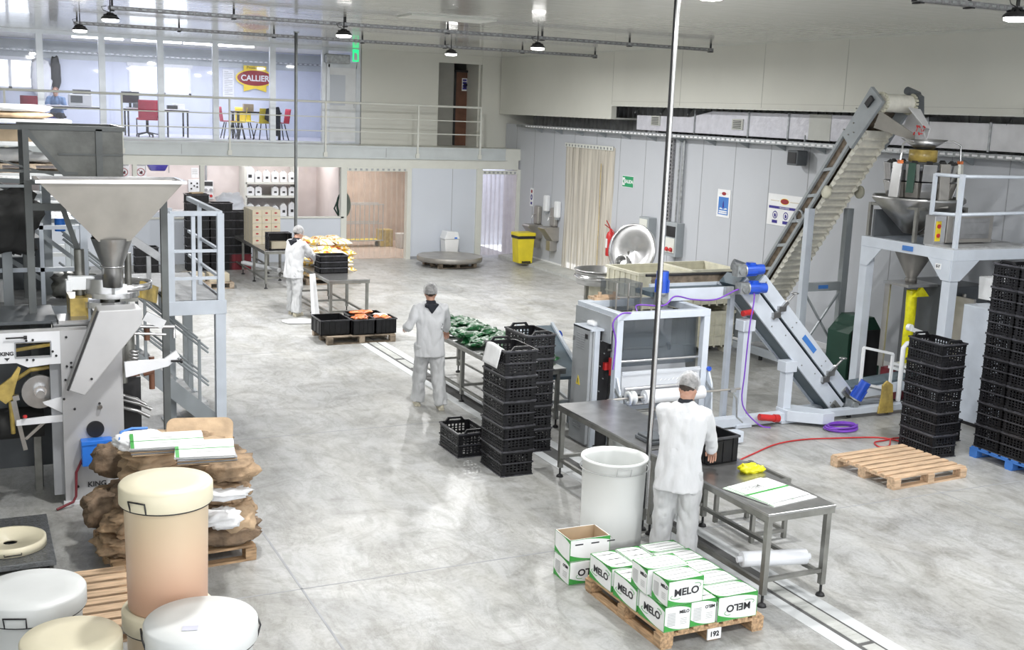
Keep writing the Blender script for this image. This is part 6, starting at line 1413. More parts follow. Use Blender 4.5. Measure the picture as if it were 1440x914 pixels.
# white belted conveyor decks behind the left machine
t=thing('mesh_conveyor','white meshed conveyor decks slanting behind the black covered part','conveyor',(0,0,0)); ym=17.2
for i,(z,dz) in enumerate(((2.86,.0),(2.66,.0),(2.32,.0))):
    b=B(); b.beam((-1.5,ym+.5,z+.12),(1.1 if i<2 else 1.7,ym+.5,z),1.0 if i==2 else .5,.03); b.build('belt_deck','white_gloss',t)
    b=B()
    for k in range(42 if i==2 else 34): 
        x=-1.45+.07*k
        for j in range(3 if i==2 else 1): b.cb((x,ym+(.2 if i==2 else .5)+.25*j,z+.12-.12*(x+1.5)/(3.2 if i==2 else 2.6)+.017),(.03,.14,.004))
    b.build('mesh_pattern','grey_print',t)
    b=B(); b.beam((-1.5,ym if i==2 else ym+.25,z+.10),(1.1 if i<2 else 1.7,ym if i==2 else ym+.25,z-.02),.04,.06); b.build('side_rail','frame_grey',t)
for x in (-1.3,1.05): b=B(); b.beam((x,ym+.3,0),(x,ym+.3,2.9),.06,.06); b.beam((x,ym+.75,0),(x,ym+.75,2.9),.06,.06); b.build('leg','frame_grey',t)
# ================================================================ SACK PILE
pallet('wooden pallet under the heap of crumpled kraft sacks',(1.60,10.15,0),R(4),1.24,1.0,'wood',nb=7)
g='empty crumpled kraft sacks heaped on the pallet'
rnd=random.Random(11)
where=['on the left side','at the right side','toward the rear','in the middle','at the front','at the right rear corner','at the left rear corner']
rows=[(.15,[(1.25,9.92),(1.98,9.92),(1.60,10.2),(1.25,10.48),(2.0,10.4)],.34,.24,.10),
      (.34,[(1.34,9.92),(1.95,10.0),(1.6,10.25),(1.3,10.5),(1.98,10.5)],.37,.24,.10),
      (.53,[(1.42,10.0),(1.92,9.98),(1.55,10.35),(1.98,10.4)],.30,.22,.10),
      (.72,[(1.42,9.98),(1.88,10.02),(1.5,10.4),(2.0,10.35)],.28,.20,.09),
      (.90,[(1.46,9.98),(1.86,10.05),(1.45,10.4),(1.92,10.4)],.27,.19,.08)]
ln=['bottom','second','third','fourth','top']; n=0
for r_i,(z,ps,sx,sy,sz) in enumerate(rows):
    for k,(x,y) in enumerate(ps):
        b=B(); lump(b,(0,0,sz),(sx*rnd.uniform(.9,1.1),sy,sz*1.1),rnd.random()*50,.28,44,26)
        o=b.build('kraft_sack',rnd.choice(['kraft','kraft','kraft_dark'] if r_i<3 else ['kraft','kraft_light','kraft'])); o.location=(x,y,z); o.rotation_euler=(0,0,rnd.uniform(-.6,.6))
        side='left' if x<1.45 else 'right' if x>1.75 else 'middle'; dep='front' if y<10.1 else 'rear'
        tag(o,'crumpled brown kraft sack in the %s layer of the heap, %s %s part'%(ln[r_i],side,dep),'sack',g)
for k,(px,py,z,m,l,s) in enumerate(((325,672,.75,'kraft','open mouthed kraft sack hanging off the right side of the heap',(.22,.18,.10)),(318,700,.60,'cloth_white','white plastic sack end sticking out at the right of the heap',(.20,.12,.05)),(312,740,.38,'cloth_white','lower white sack end at the right side of the heap',(.16,.14,.08)),(332,745,.25,'kraft_light','pale kraft sack slumped on the right pallet edge',(.16,.2,.12)),(308,650,.82,'blue_motor' if 0 else 'sign_blue','scrap of blue film between the kraft sacks at the right',(.07,.08,.05)),(165,665,.62,'kraft_dark','dark kraft sack bulging out at the left of the heap',(.22,.2,.14)),(150,735,.30,'kraft_dark','lowest dark sack drooping over the left pallet edge',(.20,.22,.14)))):
    q=AZ(px,py,z); 
    b=B(); lump(b,(0,0,s[2]),s,k*3.3+1,.35,26,16); o=b.build('loose_sack' if 'blue' not in l else 'film_scrap',m); o.location=(q.x,q.y,z); tag(o,l,'sack' if 'blue' not in l else 'film')
# flat sheets on top
for k,(px,py,z,a,sx,sy,m,l) in enumerate(((275,618,1.075,-14,.30,.34,'kraft_light','large rounded brown cardboard sheet leaning at the rear of the sack heap',),(288,640,1.15,-8,.24,.24,'carton_white','right hand flattened white carton on top of the sack heap'),(235,628,1.155,-6,.30,.22,'carton_white','left hand flattened white cartons on top of the sack heap'),(196,622,1.14,12,.22,.20,'cloth_white','white and blue plastic sack lying on the left top of the heap'))):
    q=AZ(px,py,z)
    if k==0:
        b=B(); b.T=Matrix.Rotation(R(38),4,'X'); c_=[(sx*cx_-cx_*.08+.08*math.cos(a),sy*cy_-cy_*.08+.08*math.sin(a)) for cx_,cy_,a0 in ((1,1,0),(-1,1,90),(-1,-1,180),(1,-1,270)) for a in [R(a0+15*i) for i in range(7)]]; b.prism(c_,'z',0,.012); o=b.build('cardboard_sheet',m,None,.005); o.location=(q.x+.05,q.y+.12,z-.12)
    elif k<3:
        o=thing('flat_carton',l,'cardboard',(q.x,q.y,z))
        for j in range(6): 
            b=B(); b.T=Matrix.Rotation(R(rnd.uniform(-3,3)),4,'Z'); b.box(-sx,sx,-sy,sy,.012*j,.012*j+.006); b.build('sheet','carton_white' if j>3 else 'seam' if j%2 else 'kraft_light',o)
        b=B(); b.box(-sx,sx,-sy*.1,-sy*.02,.067,.0675); b.box(-sx,-sx+.03,-sy,sy,.067,.0675); b.build('green_print','green_print',o)
        b=B(); b.box(-sx*.5,sx*.2,sy*.25,sy*.32,.067,.0675); b.box(-sx*.3,sx*.5,-sy*.5,-sy*.42,.067,.0675); b.build('grey_print','grey_print',o)
    else:
        b=B(); lump(b,(0,0,.05),(sx,sy,.06),3,.2,30,16); o=b.build('plastic_sack',m); o.location=(q.x,q.y,z-.03); b=B(); b.tube([(-sx*.85,-sy*.2,.08),(-sx*.5,sy*.75,.10),(0,sy*.9,.11),(sx*.6,sy*.8,.10)],.012,6); b.build('blue_hem','sign_blue',o)
    o.rotation_euler=(0,0,R(a)); tag(o,l,'cardboard' if k<3 else 'sack')
# ================================================================ MIDDLE AND FAR FLOOR
def pack(b,c,s,seed,rz,tilt=0,n=8):      # pillow pack with crimped ends
    T0=b.T; b.T=T0@Matrix.Translation(c)@Euler((tilt,0.0,rz)).to_matrix().to_4x4()
    for sg in (1,-1):
        def fn(u,v,sg=sg):
            e=max(0,1-abs(2*u-1)**3)*max(0,1-abs(2*v-1)**4)
            w=1-.12*math.sin(PI*u)
            return ((u-.5)*s[0],(v-.5)*s[1]*w,sg*s[2]*.5*e**.6+.012*noise.noise(Vector((u*4+seed,v*4,seed))))
        b.grid(fn,n,6)
    b.T=T0
PM={}
def packobj(kind,m,loc,rz,tilt,label,group,s,cat='pack',name='snack_pack'):
    if kind not in PM: PM[kind]=[]
    if len(PM[kind])<5:
        b=B(); pack(b,(0,0,0),s,len(PM[kind])*3.1+1,0); me=b.data('pack',m,False); PM[kind].append(me)
    me=PM[kind][int(rnd.random()*len(PM[kind]))]
    o=bpy.data.objects.new(name,me); COL.objects.link(o); o.location=loc; o.rotation_euler=(tilt,rnd.uniform(-.12,.12),rz); return tag(o,label,cat,group)
rnd=random.Random(21)
GL='shiny dark green snack pack in the heap covering the long table'
for i in range(120):
    u=rnd.random(); v=rnd.random(); y=13.35+2.6*u; x=6.26+.66*v
    hgt=.05+.13*math.sin(PI*min(1,max(0,(v*.9+.05))))*math.sin(PI*min(1,u*.95+.08))**.5
    z=.84+hgt*rnd.random()**.5
    packobj('green','green_pack',(x,y,z+.02),rnd.random()*6.28,rnd.uniform(-.35,.35),GL,'green packs heaped on the table',(.24,.17,.06))
for i in range(14):
    packobj('green','green_pack',(6.45+.6*rnd.random()*.9,12.8+.5*rnd.random(),.86+.06*rnd.random()),rnd.random()*6,rnd.uniform(-.3,.3),'green and white snack pack on the table end behind the crate stacks','green packs behind the crate stacks',(.24,.17,.06))
# white paper in top crate + liner
b=B()
def lin(u,v):
    s=v*.55; x=-.20+.40*u
    if s<.18: return (x,-.17+.0,.30+.02-(.18-s)*.9 if 0 else .14+s*.95)
    if s<.30: return (x,-.17-(s-.18)*.3,.311+.01*math.sin(5*u))
    return (x,-.206-(s-.30)*.22,.311-(s-.30)*.9)
b.grid(lin,8,14); o=b.build('paper_liner','paper'); o.location=(5.56,11.38,4*ST); o.rotation_euler=(0,0,R(-90)); m_=o.modifiers.new('s','SOLIDIFY'); m_.thickness=.003; tag(o,'white paper liner draped over the rim of the topmost front crate','paper')
# steel trolley end under packs etc: adjustable feet drawn by table. small pallet with black crates of orange packs
pallet('wooden pallet carrying four black crates near the far worker',(6.17,19.02,0),R(0),1.24,.98,'wood_grey')
def solid(label,x,y,z,rz=0,L=.56,Wd=.37,H=.26,group=None): 
    t=make_crate('black_crate',label,group,L,Wd,H,'solid'); t.location=(x,y,z); t.rotation_euler=(0,0,rz); return t
G2='black solid crates on the pallet near the far worker'
cs=[(5.80,19.18,'empty black crate at the left end of the small pallet',.56,.50,0),(6.34,18.72,'front black crate full of orange packs, left of the two in front',.40,.42,1),(6.33,19.24,'rear black crate filled with orange packs',.62,.38,1),(6.68-.0,18.72,'front black crate of white and orange packs at the pallet right corner',.28,.42,2)]
cs=[(5.73,18.98,'empty black crate at the left end of the small pallet',.52,.62,0),(6.22,18.80,'black crate full of orange packs, left of the two front ones',.40,.40,1),(6.42,19.24,'rear black crate full of orange packs on the small pallet',.62,.38,1),(6.63,18.80,'black crate of white and orange packs at the right corner of the pallet',.38,.40,2)]
for x,y,l,L,Wd,f in cs:
    solid(l,x,y,.144,0,L,Wd,.27,G2)
    if f:
        lab={'b':1}
        for i in range(10):
            m='orange_pack' if (f==1 or i%2) else 'pack_white'
            packobj('or'+m+str(f),m,(x+rnd.uniform(-L/2+.11,L/2-.11),y+rnd.uniform(-Wd/2+.1,Wd/2-.1),.144+.255+.04*rnd.random()),rnd.choice([0,1.57])+rnd.uniform(-.2,.2),rnd.uniform(-.2,.2),
              ('orange snack pack lying in the '+('rear' if y>19 else 'left front')+' black crate on the pallet') if f==1 else ('orange snack pack in the right corner black crate' if m=='orange_pack' else 'white printed snack pack in the right corner black crate'),'orange packs in the crates on the pallet' if m=='orange_pack' else 'white packs in the corner crate',(.18,.13,.06))
# crate stack on table 1 and beside
for k in range(3): solid('black crate on the steel table by the far worker, %s of three nested'%('topmost' if k==2 else 'bottom' if k==0 else 'middle'),6.45,21.35,.852+k*.115,0,.56,.40,.13 if 0 else .114,'nested black crates on the far table')
# big yellow/white pack heap on a pallet right of the table
pallet('pallet under the far heap of yellow and white sacks',(7.62,25.55,0),0,1.3,1.15,'wood_grey')
rowsn=['bottom','second','third','fourth','fifth','sixth','top']
for r_ in range(7):
    for i in range(3):
        for j in range(2):
            x=7.22+.36*i+rnd.uniform(-.04,.04)-( .12 if r_>4 else 0); y=25.28+.5*j+rnd.uniform(-.04,.04)
            m='pack_yellow' if (r_ in(5,6,3) or rnd.random()<.35) else 'pack_white'
            packobj('big'+m,m,(x,y,.20+.125*r_),rnd.choice([0,3.14])+rnd.uniform(-.2,.2)+1.57,0,'bulging %s sack in the %s layer of the far pile, %s row'%('yellow printed' if m=='pack_yellow' else 'white printed',rowsn[r_],'front' if j==0 else 'rear'),'printed sacks piled on the far pallet',(.52,.40,.17),'sack','printed_sack')
for i in range(16):
    packobj('bigpack_yellow','pack_yellow',(6.25+.62*rnd.random(),22.0+.85*rnd.random(),.90+.20*rnd.random()*(1)),rnd.random()*6,rnd.uniform(-.2,.2),'yellow and white pack in the pile on the table at the far worker hands','yellow packs on the far table',(.30,.22,.08),'pack','snack_pack')
# pile of bigger yellow packs behind the table
pallet('pallet behind the far table, under the tall yellow pile',(7.0,25.0,0),0,.9,1.0,'wood_grey') if 0 else None
# beige cartons with red oval, stacked five high on the far table
g='beige cartons with red oval stacked on the far table'
bw,bd,bh=.215,.30,.158
C0=None
colx=['left','middle','right']; 
for k in range(5):
    for i in range(3):
        for j in range(3):
            if i>0 and j>0 and k<4: continue
            lab='beige carton, %s layer, %s column of the %s row of the stack'%(['bottom','second','third','fourth','top'][k],colx[i],['front','middle','rear'][j])
            loc=(6.05+bw*i,25.98+bd*j,.852+bh*k)
            if C0 is None:
                C0=thing('beige_carton',lab,'box',loc,0,g); b=B(); b.box(-bw/2+.002,bw/2-.002,-bd/2+.002,bd/2-.002,0,bh-.002); b.build('box','beige_carton',C0,.003)
                b=B(); b.disc((0,-bd/2-.0005,bh*.55),1,20,'y',.035,.018); b.build('red_oval','logo_red',C0); b=B(); b.box(-bw/2+.02,bw/2-.02,-bd/2+.0,-bd/2+.001,bh*.16,bh*.22); b.box(-bw/2,-bw/2+.001,-.012,.012,0,bh) ; b.build('print_line','seam',C0)
            else: copy_tree(C0,None,loc,0,lab,g)
t=make_crate('black_crate','black crate standing on its side on the far table beside the cartons',None,.50,.36,.30,'vented'); t.location=(6.28,24.95,1.05); t.rotation_euler=(R(90),0,0); 
b=B(); b.box(-.17,.17,-.08,.08,0,.16); q=b.build('small_carton','beige_carton'); q.location=(6.28,24.82,.885); tag(q,'pale carton inside the black crate lying on its side','box')
b=B(); b.cyl((5.98,27.0,.275),(6.5,25.6,.275),.055,n=18); o=b.build('film_roll','film_roll'); tag(o,'white film roll lying on the bars under the far carton table','film roll')
# black crate stacks by the storeroom wall
g='black crates stacked by the storeroom wall'
def st2(x,y,n,lab,red=0,top=0):
    for k in range(n):
        kk=make_cr2(k<red); c=copy_tree(kk,None,(x,y,k*.205),0,'%s crate, %s of the %s'%('red' if k<red else 'black','topmost' if k==n-1 else lev(k,n),lab),g)
CC={}
def make_cr2(red):
    if red not in CC:
        CC[red]=make_crate('solid_crate','proto',g,.52,.40,.20,'solid',m=('maroon' if red else 'crate_black','crate_edge')); CC[red].location=(-2.0,27.5,0); CC[red]['label']='%s solid crate on the floor at the far left, hidden behind the platform'%('dark red' if red else 'black')
        if red: CC[red].location=(-2.8,27.5,0)
    return CC[red]
for x,y,n,lab,rd in ((AZ(268,372).x,27.9,9,'leftmost tall stack by the storeroom',0),(AZ(301,372).x+.0,27.9,8,'second tall stack by the storeroom',0),(AZ(330,372).x-.05,27.9,7,'third stack by the storeroom',2),(AZ(203,380).x,27.7,3,'low stack behind the funnel',0)):
    st2(x,y,n if 0 else n,lab,rd)
b=B(); b.cb((0,0,.0),(.30,.14,.03),Euler((0,0,.3))); o=b.build('sheet_scrap','carton'); q=(AZ(268,372).x,27.9); o.location=(q[0],q[1],9*.205+.02); tag(o,'scrap of brown board on the leftmost tall crate stack','cardboard')
QC=AZ(296,396,.12)
for k,(px,py,l) in enumerate(((285,388,'small beige carton on the floor behind the platform corner, left one'),(303,396,'small beige carton on the floor behind the platform corner, right one'))):
    q=AZ(px,py,.12); t=thing('small_carton',l,'box',(QC.x-.1+.28*(2*k-1)*.9,QC.y+.1-.15*k,.1425)); b=B(); b.box(-.22,.22,-.18,.18,0,.18); b.build('box','beige_carton',t,.004); b=B(); b.box(-.05,.08,-.183,-.18,.06,.13); b.build('label_patch','white',t)
q=AZ(296,396,.12); pallet('pallet on the floor behind the platform corner under small cartons',(q.x-.1,q.y+.1,0),0,1.1,.9,'wood_grey')
# storeroom contents seen through the glass
t=thing('shelf_unit','pale shelving unit with jugs inside the storeroom','shelves',(0,32.2,0)); xl_,xr_=AY(344,250,32.0).x,AY(416,250,32.0).x
for x in (xl_,xr_): b=B(); b.box(x-.03,x+.03,-.35,.35,0,2.45); b.build('upright','panel_cream',t)
zs=[AY(380,256,32.0).z,AY(380,275,32.0).z,AY(380,304,32.0).z,.45]
for z in zs: b=B(); b.box(xl_,xr_,-.35,.3,z-.05,z); b.build('shelf','panel_cream',t)
g='white jugs and canisters on the storeroom shelves'
J=None
def jug(x,y,z,h,w,lab):
    t=thing('jug',lab,'jug',(x,y,z),0,g); b=B(); b.prism([(-w/2,0),(w/2,0),(w/2,h*.8),(w*.2,h),(-w*.2,h),(-w/2,h*.8)],'y',-w*.35,w*.35); b.build('body','white_gloss',t,.02); b=B(); b.cyl((0,0,h),(0,0,h+.03),w*.15); b.build('cap','grey_print',t); b=B(); b.box(-w*.2,w*.2,-w*.37,-w*.35,h*.3,h*.5); b.build('label_patch','black_print',t)
names=['leftmost','second','third','fourth','fifth','rightmost']
for r_,(z,hs,sh) in enumerate(((zs[0],[.42,.30,.32,.30,.30,.28],'top'),(zs[1],[.26,.26,.24,.26,.26,.26],'middle'),(zs[2],[.36,.32,.34,.30,.36,.40],'lower'))):
    for i,h in enumerate(hs):
        if r_==1 and i==2: continue
        jug(xl_+.13+(xr_-xl_-.26)*i/5,31.98,z+.001,h,.19 if i else .24,'%s white container on the %s shelf of the storeroom'%(names[i],sh))
b=B(); b.box(-1.0,lowx(330)-.0,YP+.6,YP+1.3,.0,1.25) ; o=b.build('store_counter','white_gloss',None,.01); tag(o,'white counter inside the storeroom behind the glass','counter')
q=AY(322,300,YP+1); b=B(); lump(b,(0,0,.2),(.35,.25,.26),4,.3,26,16); o=b.build('white_bags','cloth_white'); o.location=(q.x,YP+.9,1.25); tag(o,'pile of white plastic bags on the storeroom counter','bags')
for k,(px,w,z,m,l) in enumerate(((305-10,.34,2,'white','white socket panel on the storeroom wall'),)): pass
q=AY(275,265,32.6); t=thing('socket_box','white socket panel on the pink storeroom wall','electrical box',(q.x-.05,32.6,q.z+.1)); b=B(); b.box(-.16,.16,-.08,0,-.2,.15); b.build('case','white_gloss',t,.01); b=B()
for dx,dz in ((-.08,.05),(.08,.05),(0,-.02),(.08,-.05),(-.08,-.1)): b.cyl((dx,-.10,dz),(dx,-.08,dz),.025,n=10)
b.build('socket','black',t)
q=AY(292,265,32.6); t=thing('breaker_box','breaker box with black window and red sockets in the storeroom','electrical box',(q.x,32.6,q.z)); b=B(); b.box(-.14,.14,-.1,0,-.3,.22); b.build('case','white_gloss',t,.01); b=B(); b.box(-.12,.12,-.11,-.1,.08,.2); b.build('breaker_window','black',t); b=B()
for dx,dz in ((-.07,-.03),(.07,-.03)): b.cyl((dx,-.14,dz),(dx,-.1,dz),.04,n=12)
b.build('grey_socket','seam',t); b=B()
for dx,dz in ((-.07,-.2),(.07,-.2)): b.cyl((dx,-.14,dz),(dx,-.1,dz),.04,n=12)
b.build('red_socket','red',t); b=B(); b.tube([(-.05,-.05,.22),(-.05,-.05,1.1)],.03,6); b.build('conduit','seam',t)
q=AY(221,232,31.5); t=thing('blue_basket','dark blue object hanging under the ceiling of the storeroom','basket',(q.x,31.5,q.z-.05)); b=B(); b.prism([(-.30,.12),(.30,.12),(.18,-.10),(-.18,-.10)],'y',-.15,.15); b.build('body','navy',t,.02); b=B(); b.beam((-.3,0,-.15),(-.3,0,.25),.02,.02); b.beam((.3,0,-.15),(.3,0,.25),.02,.02); b.build('hanger','grey_print',t)
# passage contents behind the clear strips
q=AY(483,288,YP+.55); b=B()
for k in range(4): b.tube([(.26*(1-.08*k)*math.cos(a)*.7,.03*k,.34*(1-.06*k)*math.sin(a)) for a in [2*PI*i/22 for i in range(22)]],.022,6,closed=True)
b.tube([(-.17,0,.1),(-.25,.02,-.1),(-.1,.0,-.36)],.022,6)
o=b.build('green_hose','green_dark'); o.location=(q.x,YP+.55,q.z); tag(o,'coiled green hose hanging behind the clear strip curtain','hose')
t=thing('wire_cart','steel wire cart standing behind the clear strip curtain','cart',(10.7-.2,31.5,0)); b=B()
for i in range(9): b.beam((-.55+.14*i,0,.2),(-.55+.14*i,0,1.25),.02,.02)
for z in (.2,.7,1.25): b.beam((-.6,0,z),(.6,0,z),.03,.03); b.beam((-.6,.5,z),(.6,.5,z),.03,.03)
b.build('side_grid','frame_grey',t); b=B(); b.box(-.6,.6,0,.5,.18,.2); b.build('floor_plate','yellow',t)
for sx in (-.5,.5): 
    b=B(); b.cyl((sx,.2,.09),(sx,.24,.09),.09); b.build('wheel','rubber',t)
b=B(); b.lathe([(0,0),(.16,0),(.19,.42),(.20,.43),(0,.43)],n=24); o=b.build('round_bucket','white_plastic'); o.location=(11.55,31.2,.007); tag(o,'round cream bucket on the floor behind the clear strip curtain','bucket')
b=B(); b.cb((0,0,.25),(.4,.35,.5)); o=b.build('yellow_box','amber',None,.01); o.location=(11.2,31.7,.007); tag(o,'yellowish box standing behind the round cream bucket','box')
# ================================================================ OFFICE FURNITURE
def desk(label,x,y,w,d,h=.74,white=True):
    t=thing('desk',label,'desk',(x,y,ZM+.012)); b=B(); b.box(-w/2,w/2,-d/2,d/2,h-.03,h); b.build('desktop','white' if white else 'black',t,.003)
    for sx in (-1,1):
        for sy in (-1,1): b=B(); b.beam((sx*(w/2-.03),sy*(d/2-.03),0),(sx*(w/2-.03),sy*(d/2-.03),h-.03),.04,.04); b.build('leg','black',t)
    b=B(); b.box(-w/2,w/2,-d/2,-d/2+.03,h-.06,h-.03); b.box(-w/2,w/2,d/2-.03,d/2,h-.06,h-.03); b.build('frame','black',t); return t
def monitor(x,y,z,label,w=.48,rz=0):
    t=thing('monitor',label,'monitor',(x,y,z),rz); b=B(); b.box(-w/2,w/2,-.02,.02,.12,.42); b.build('screen','dark_panel',t,.005); b=B(); b.box(-w/2+.02,w/2-.02,-.023,-.02,.14,.40); b.build('screen_face','screen',t); b=B(); b.box(-.03,.03,-.0,.03,.01,.15); b.box(-.1,.1,-.07,.07,0,.012); b.build('stand','black',t); return t
yo=32.0
def OX(px,py=150,y=yo): return AY(px,py,y).x
dz=ZM+.012+.74
xA=OX(97,150); desk('black legged desk of the seated office worker',xA,yo,1.75,.75)
xA1=OX(128); 
x4=OX(190); x5=OX(262); desk('left half desk behind the red office chair',(OX(176)+OX(228))/2,yo,OX(228)-OX(176),.75); desk('right half desk with black frame beside the office window',(OX(231)+OX(262))/2,yo,OX(262)-OX(231),.75)
monitor(OX(184),yo+.1,dz,'dark monitor on the desk behind the red chair',.46,.1); monitor(OX(116)+.0,yo+.1,dz+.0,'monitor on the office desk right of the seated worker',.45)
t=thing('printer','white and dark office printer on the desk corner near the seated worker','printer',(OX(112),yo+.22 if 0 else yo-.10,dz)); b=B(); b.box(-.28,.28,-.2,.2,0,.30); b.build('body','white_gloss',t,.02); b=B(); b.box(-.24,.05,-.21,-.2,.08,.26); b.build('dark_front','dark_panel',t)
bpy.data.objects.remove  # keep
b=B(); b.box(-.35,.35,-.14,.14,0,.13); o=b.build('keyboard_bag','dark_panel',None,.03); o.location=(OX(206),yo-.1,dz); o.name='desk_printer'; tag(o,'low dark desk device behind the red office chair','device')
b=B(); b.box(-.13,.13,-.1,.1,0,.10); o=b.build('desk_phone','black',None,.01); o.location=(OX(242),yo,dz); tag(o,'black telephone on the right office desk','phone')
b=B(); b.cb((0,0,.07),(.30,.2,.14)); o=b.build('paper_tray','paper',None,.01); o.location=(OX(88+90),yo,dz) if 0 else (OX(252),yo+.1,dz); tag(o,'stack of white papers on the right office desk','papers')
# office chairs
def swivel(label,x,y,m,rz=0):
    t=thing('office_chair',label,'chair',(x,y,ZM+.012),rz); b=B(); b.grid(lambda u,v:(-.25+.5*u,-.25+.06*(4*(u-.5)**2)*1-.03,.50+.46*v),6,6); o=b.build('backrest',m,t); m_=o.modifiers.new('s','SOLIDIFY'); m_.thickness=.03
    b=B(); b.box(-.25,.25,-.24,.22,.44,.50); b.build('seat',m,t,.03); b=B(); b.cyl((0,0,.12),(0,0,.44),.035); b.build('gas_column','black',t); b=B()
    for k in range(5): a=2*PI*k/5; b.beam((0,0,.13),(.30*math.cos(a),.30*math.sin(a),.07),.04,.03); b.cyl((.3*math.cos(a)-.015,.3*math.sin(a),.035),(.3*math.cos(a)+.015,.3*math.sin(a),.035),.035,n=10)
    b.build('base','black',t); b=B()
    for s in (-1,1): b.tube([(s*.28,-.15,.0+.04),(s*.28,-.12,.45),(s*.26,.1,.46)],.015,6)
    b.build('frame','black',t)
swivel('red backed office chair at the desk seen through the glass',OX(207,170,31.3),31.3,'red_cloth')
swivel('dark red chair back at the far left of the office',OX(38,145,31.6) if 0 else OX(43,145,31.2),31.2,'red_cloth')
def shellchair(label,x,y,m,rz):
    t=thing('shell_chair',label,'chair',(x,y,ZM+.012),rz,'plastic chairs around the meeting table'); 
    b=B(); b.grid(lambda u,v:(-.22+.44*u,(-.20+.0*v) if 0 else (.22-.44*v*2 if v<.5 else -.22-.06*(2*v-1)),.45+.02*abs(2*u-1) if v<.5 else .45+.40*(2*v-1)),8,12); o=b.build('shell',m,t); m_=o.modifiers.new('s','SOLIDIFY'); m_.thickness=.012
    for sx in (-1,1):
        for sy in (-1,1): b=B(); b.beam((sx*.12,sy*.12,.44),(sx*.21,sy*.21,0),.022,.022); b.build('leg','black',t)
ym=31.6
xt=AY(360,170,ym).x
t=thing('meeting_table','black square meeting table between yellow and red chairs in the office','table',(xt,ym,ZM+.012)); b=B(); b.box(-.62,.62,-.4,.4,.71,.75); b.build('tabletop','black',t,.003)
for sx in (-.56,.56):
    for sy in (-.34,.34): b=B(); b.beam((sx,sy,0),(sx,sy,.71),.06,.06); b.build('leg','black',t)
b=B(); b.box(-.13,.13,-.09,.09,0,.2); o=b.build('small_box','carton'); o.location=(AY(349,150,ym).x,ym,ZM+.012+.751); tag(o,'small grey brown box on the meeting table','box')
shellchair('yellow plastic chair at the left front of the meeting table',AY(333,170,31.0).x,31.0,'yellow',R(75)); shellchair('yellow plastic chair behind the meeting table leg',AY(345,170,32.2).x,32.25,'yellow',R(180)); shellchair('yellow plastic chair with a dark jacket at the meeting table',AY(371,170,31.0).x,31.05,'yellow',R(10)); shellchair('dark red plastic chair at the right end of the meeting table',AY(394,170,31.4).x,31.55,'red_cloth',R(95)); shellchair('red plastic chair at the left end of the meeting table',AY(323,170,31.9).x,31.9,'red_cloth',R(-90))
b=B(); b.prism([(-.16,.38),(.18,.44),(.22,.3),(.16,-.35),(-.02,-.30),(-.05,0),(-.2,.1)],'y',-.06,.04); o=b.build('jacket','collar',None,.02); q=AY(382,165,30.8); o.location=(q.x,30.75,ZM+.012+.47); tag(o,'dark jacket hanging over the yellow chair at the meeting table','jacket')
t=thing('hanging_coat','white lab coat and dark jacket hanging on the office rear wall','coat',(OX(72,110,34.4),34.4,ZM+1.0)); b=B(); lump(b,(-.25,0,.45),(.28,.12,.52),2,.2); b.build('white_coat','cloth_white',t); b=B(); lump(b,(.12,0,.6),(.13,.10,.45),6,.2); b.build('dark_jacket','black',t)
b=B(); b.prism([(-.45,0),(.35,0),(-.45,.42)],'y',0,.03); o=b.build('dark_board','navy'); q=OX(80,152,31.2); o.location=(q+.1,31.3,ZM+.2); tag(o,'dark triangular banner under the seated worker desk','banner') 
# ================================================================ PEOPLE
def remesh(b,vox,smooth=3,disp=0,freq=6,seed=0,squash=(1,1,.5)):
    o=b.build('tmp','coat'); m=o.modifiers.new('r','REMESH'); m.mode='VOXEL'; m.voxel_size=vox; m.use_smooth_shade=True
    s=o.modifiers.new('s','SMOOTH'); s.iterations=smooth; s.factor=.6
    bake(o); me=o.data
    if disp:
        for v in me.vertices:
            p=Vector((v.co.x*freq*squash[0],v.co.y*freq*squash[1],v.co.z*freq*squash[2]+seed)); n=abs(noise.noise(p))*1.6-.35+.4*noise.noise(p*2.3)
            v.co+=v.normal*disp*n
    for p in me.polygons: p.use_smooth=True
    me.update(); COL.objects.unlink(o); bpy.data.objects.remove(o); return me
def putmesh(me,name,m,parent):
    me.materials.clear(); me.materials.append(K[m]); o=bpy.data.objects.new(name,me); COL.objects.link(o); o.parent=parent; return o
def rings(b,rs,n=24):   # (cx,cy,cz,rx,ry)
    vs=[];fs=[]
    for (cx,cy,cz,rx,ry) in rs:
        for k in range(n):
            a=2*PI*k/n; c,s=math.cos(a),math.sin(a); e=.85
            vs.append((cx+rx*math.copysign(abs(c)**e,c),cy+ry*math.copysign(abs(s)**e,s),cz))
    N=len(rs)
    for i in range(N-1):
        for k in range(n): fs.append((i*n+k,i*n+(k+1)%n,(i+1)*n+(k+1)%n,(i+1)*n+k))
    fs.append(tuple(range(n))[::-1]); fs.append(tuple(range((N-1)*n,N*n))); b.add(vs,fs,True)
def ell(b,c,r,rot=None,n=20):
    c=Vector(c); M=rot.to_matrix() if rot else Matrix.Identity(3); vs=[];fs=[]
    for j in range(1,n//2):
        p=PI*(j/(n//2)-.5)
        for k in range(n): a=2*PI*k/n; vs.append(c+M@Vector((r[0]*math.cos(p)*math.cos(a),r[1]*math.cos(p)*math.sin(a),r[2]*math.sin(p))))
    q=n//2-1
    for j in range(q-1):
        for k in range(n): fs.append((j*n+k,j*n+(k+1)%n,(j+1)*n+(k+1)%n,(j+1)*n+k))
    fs.append(tuple(range(n))[::-1]); fs.append(tuple(range((q-1)*n,q*n))); b.add(vs,fs,True)
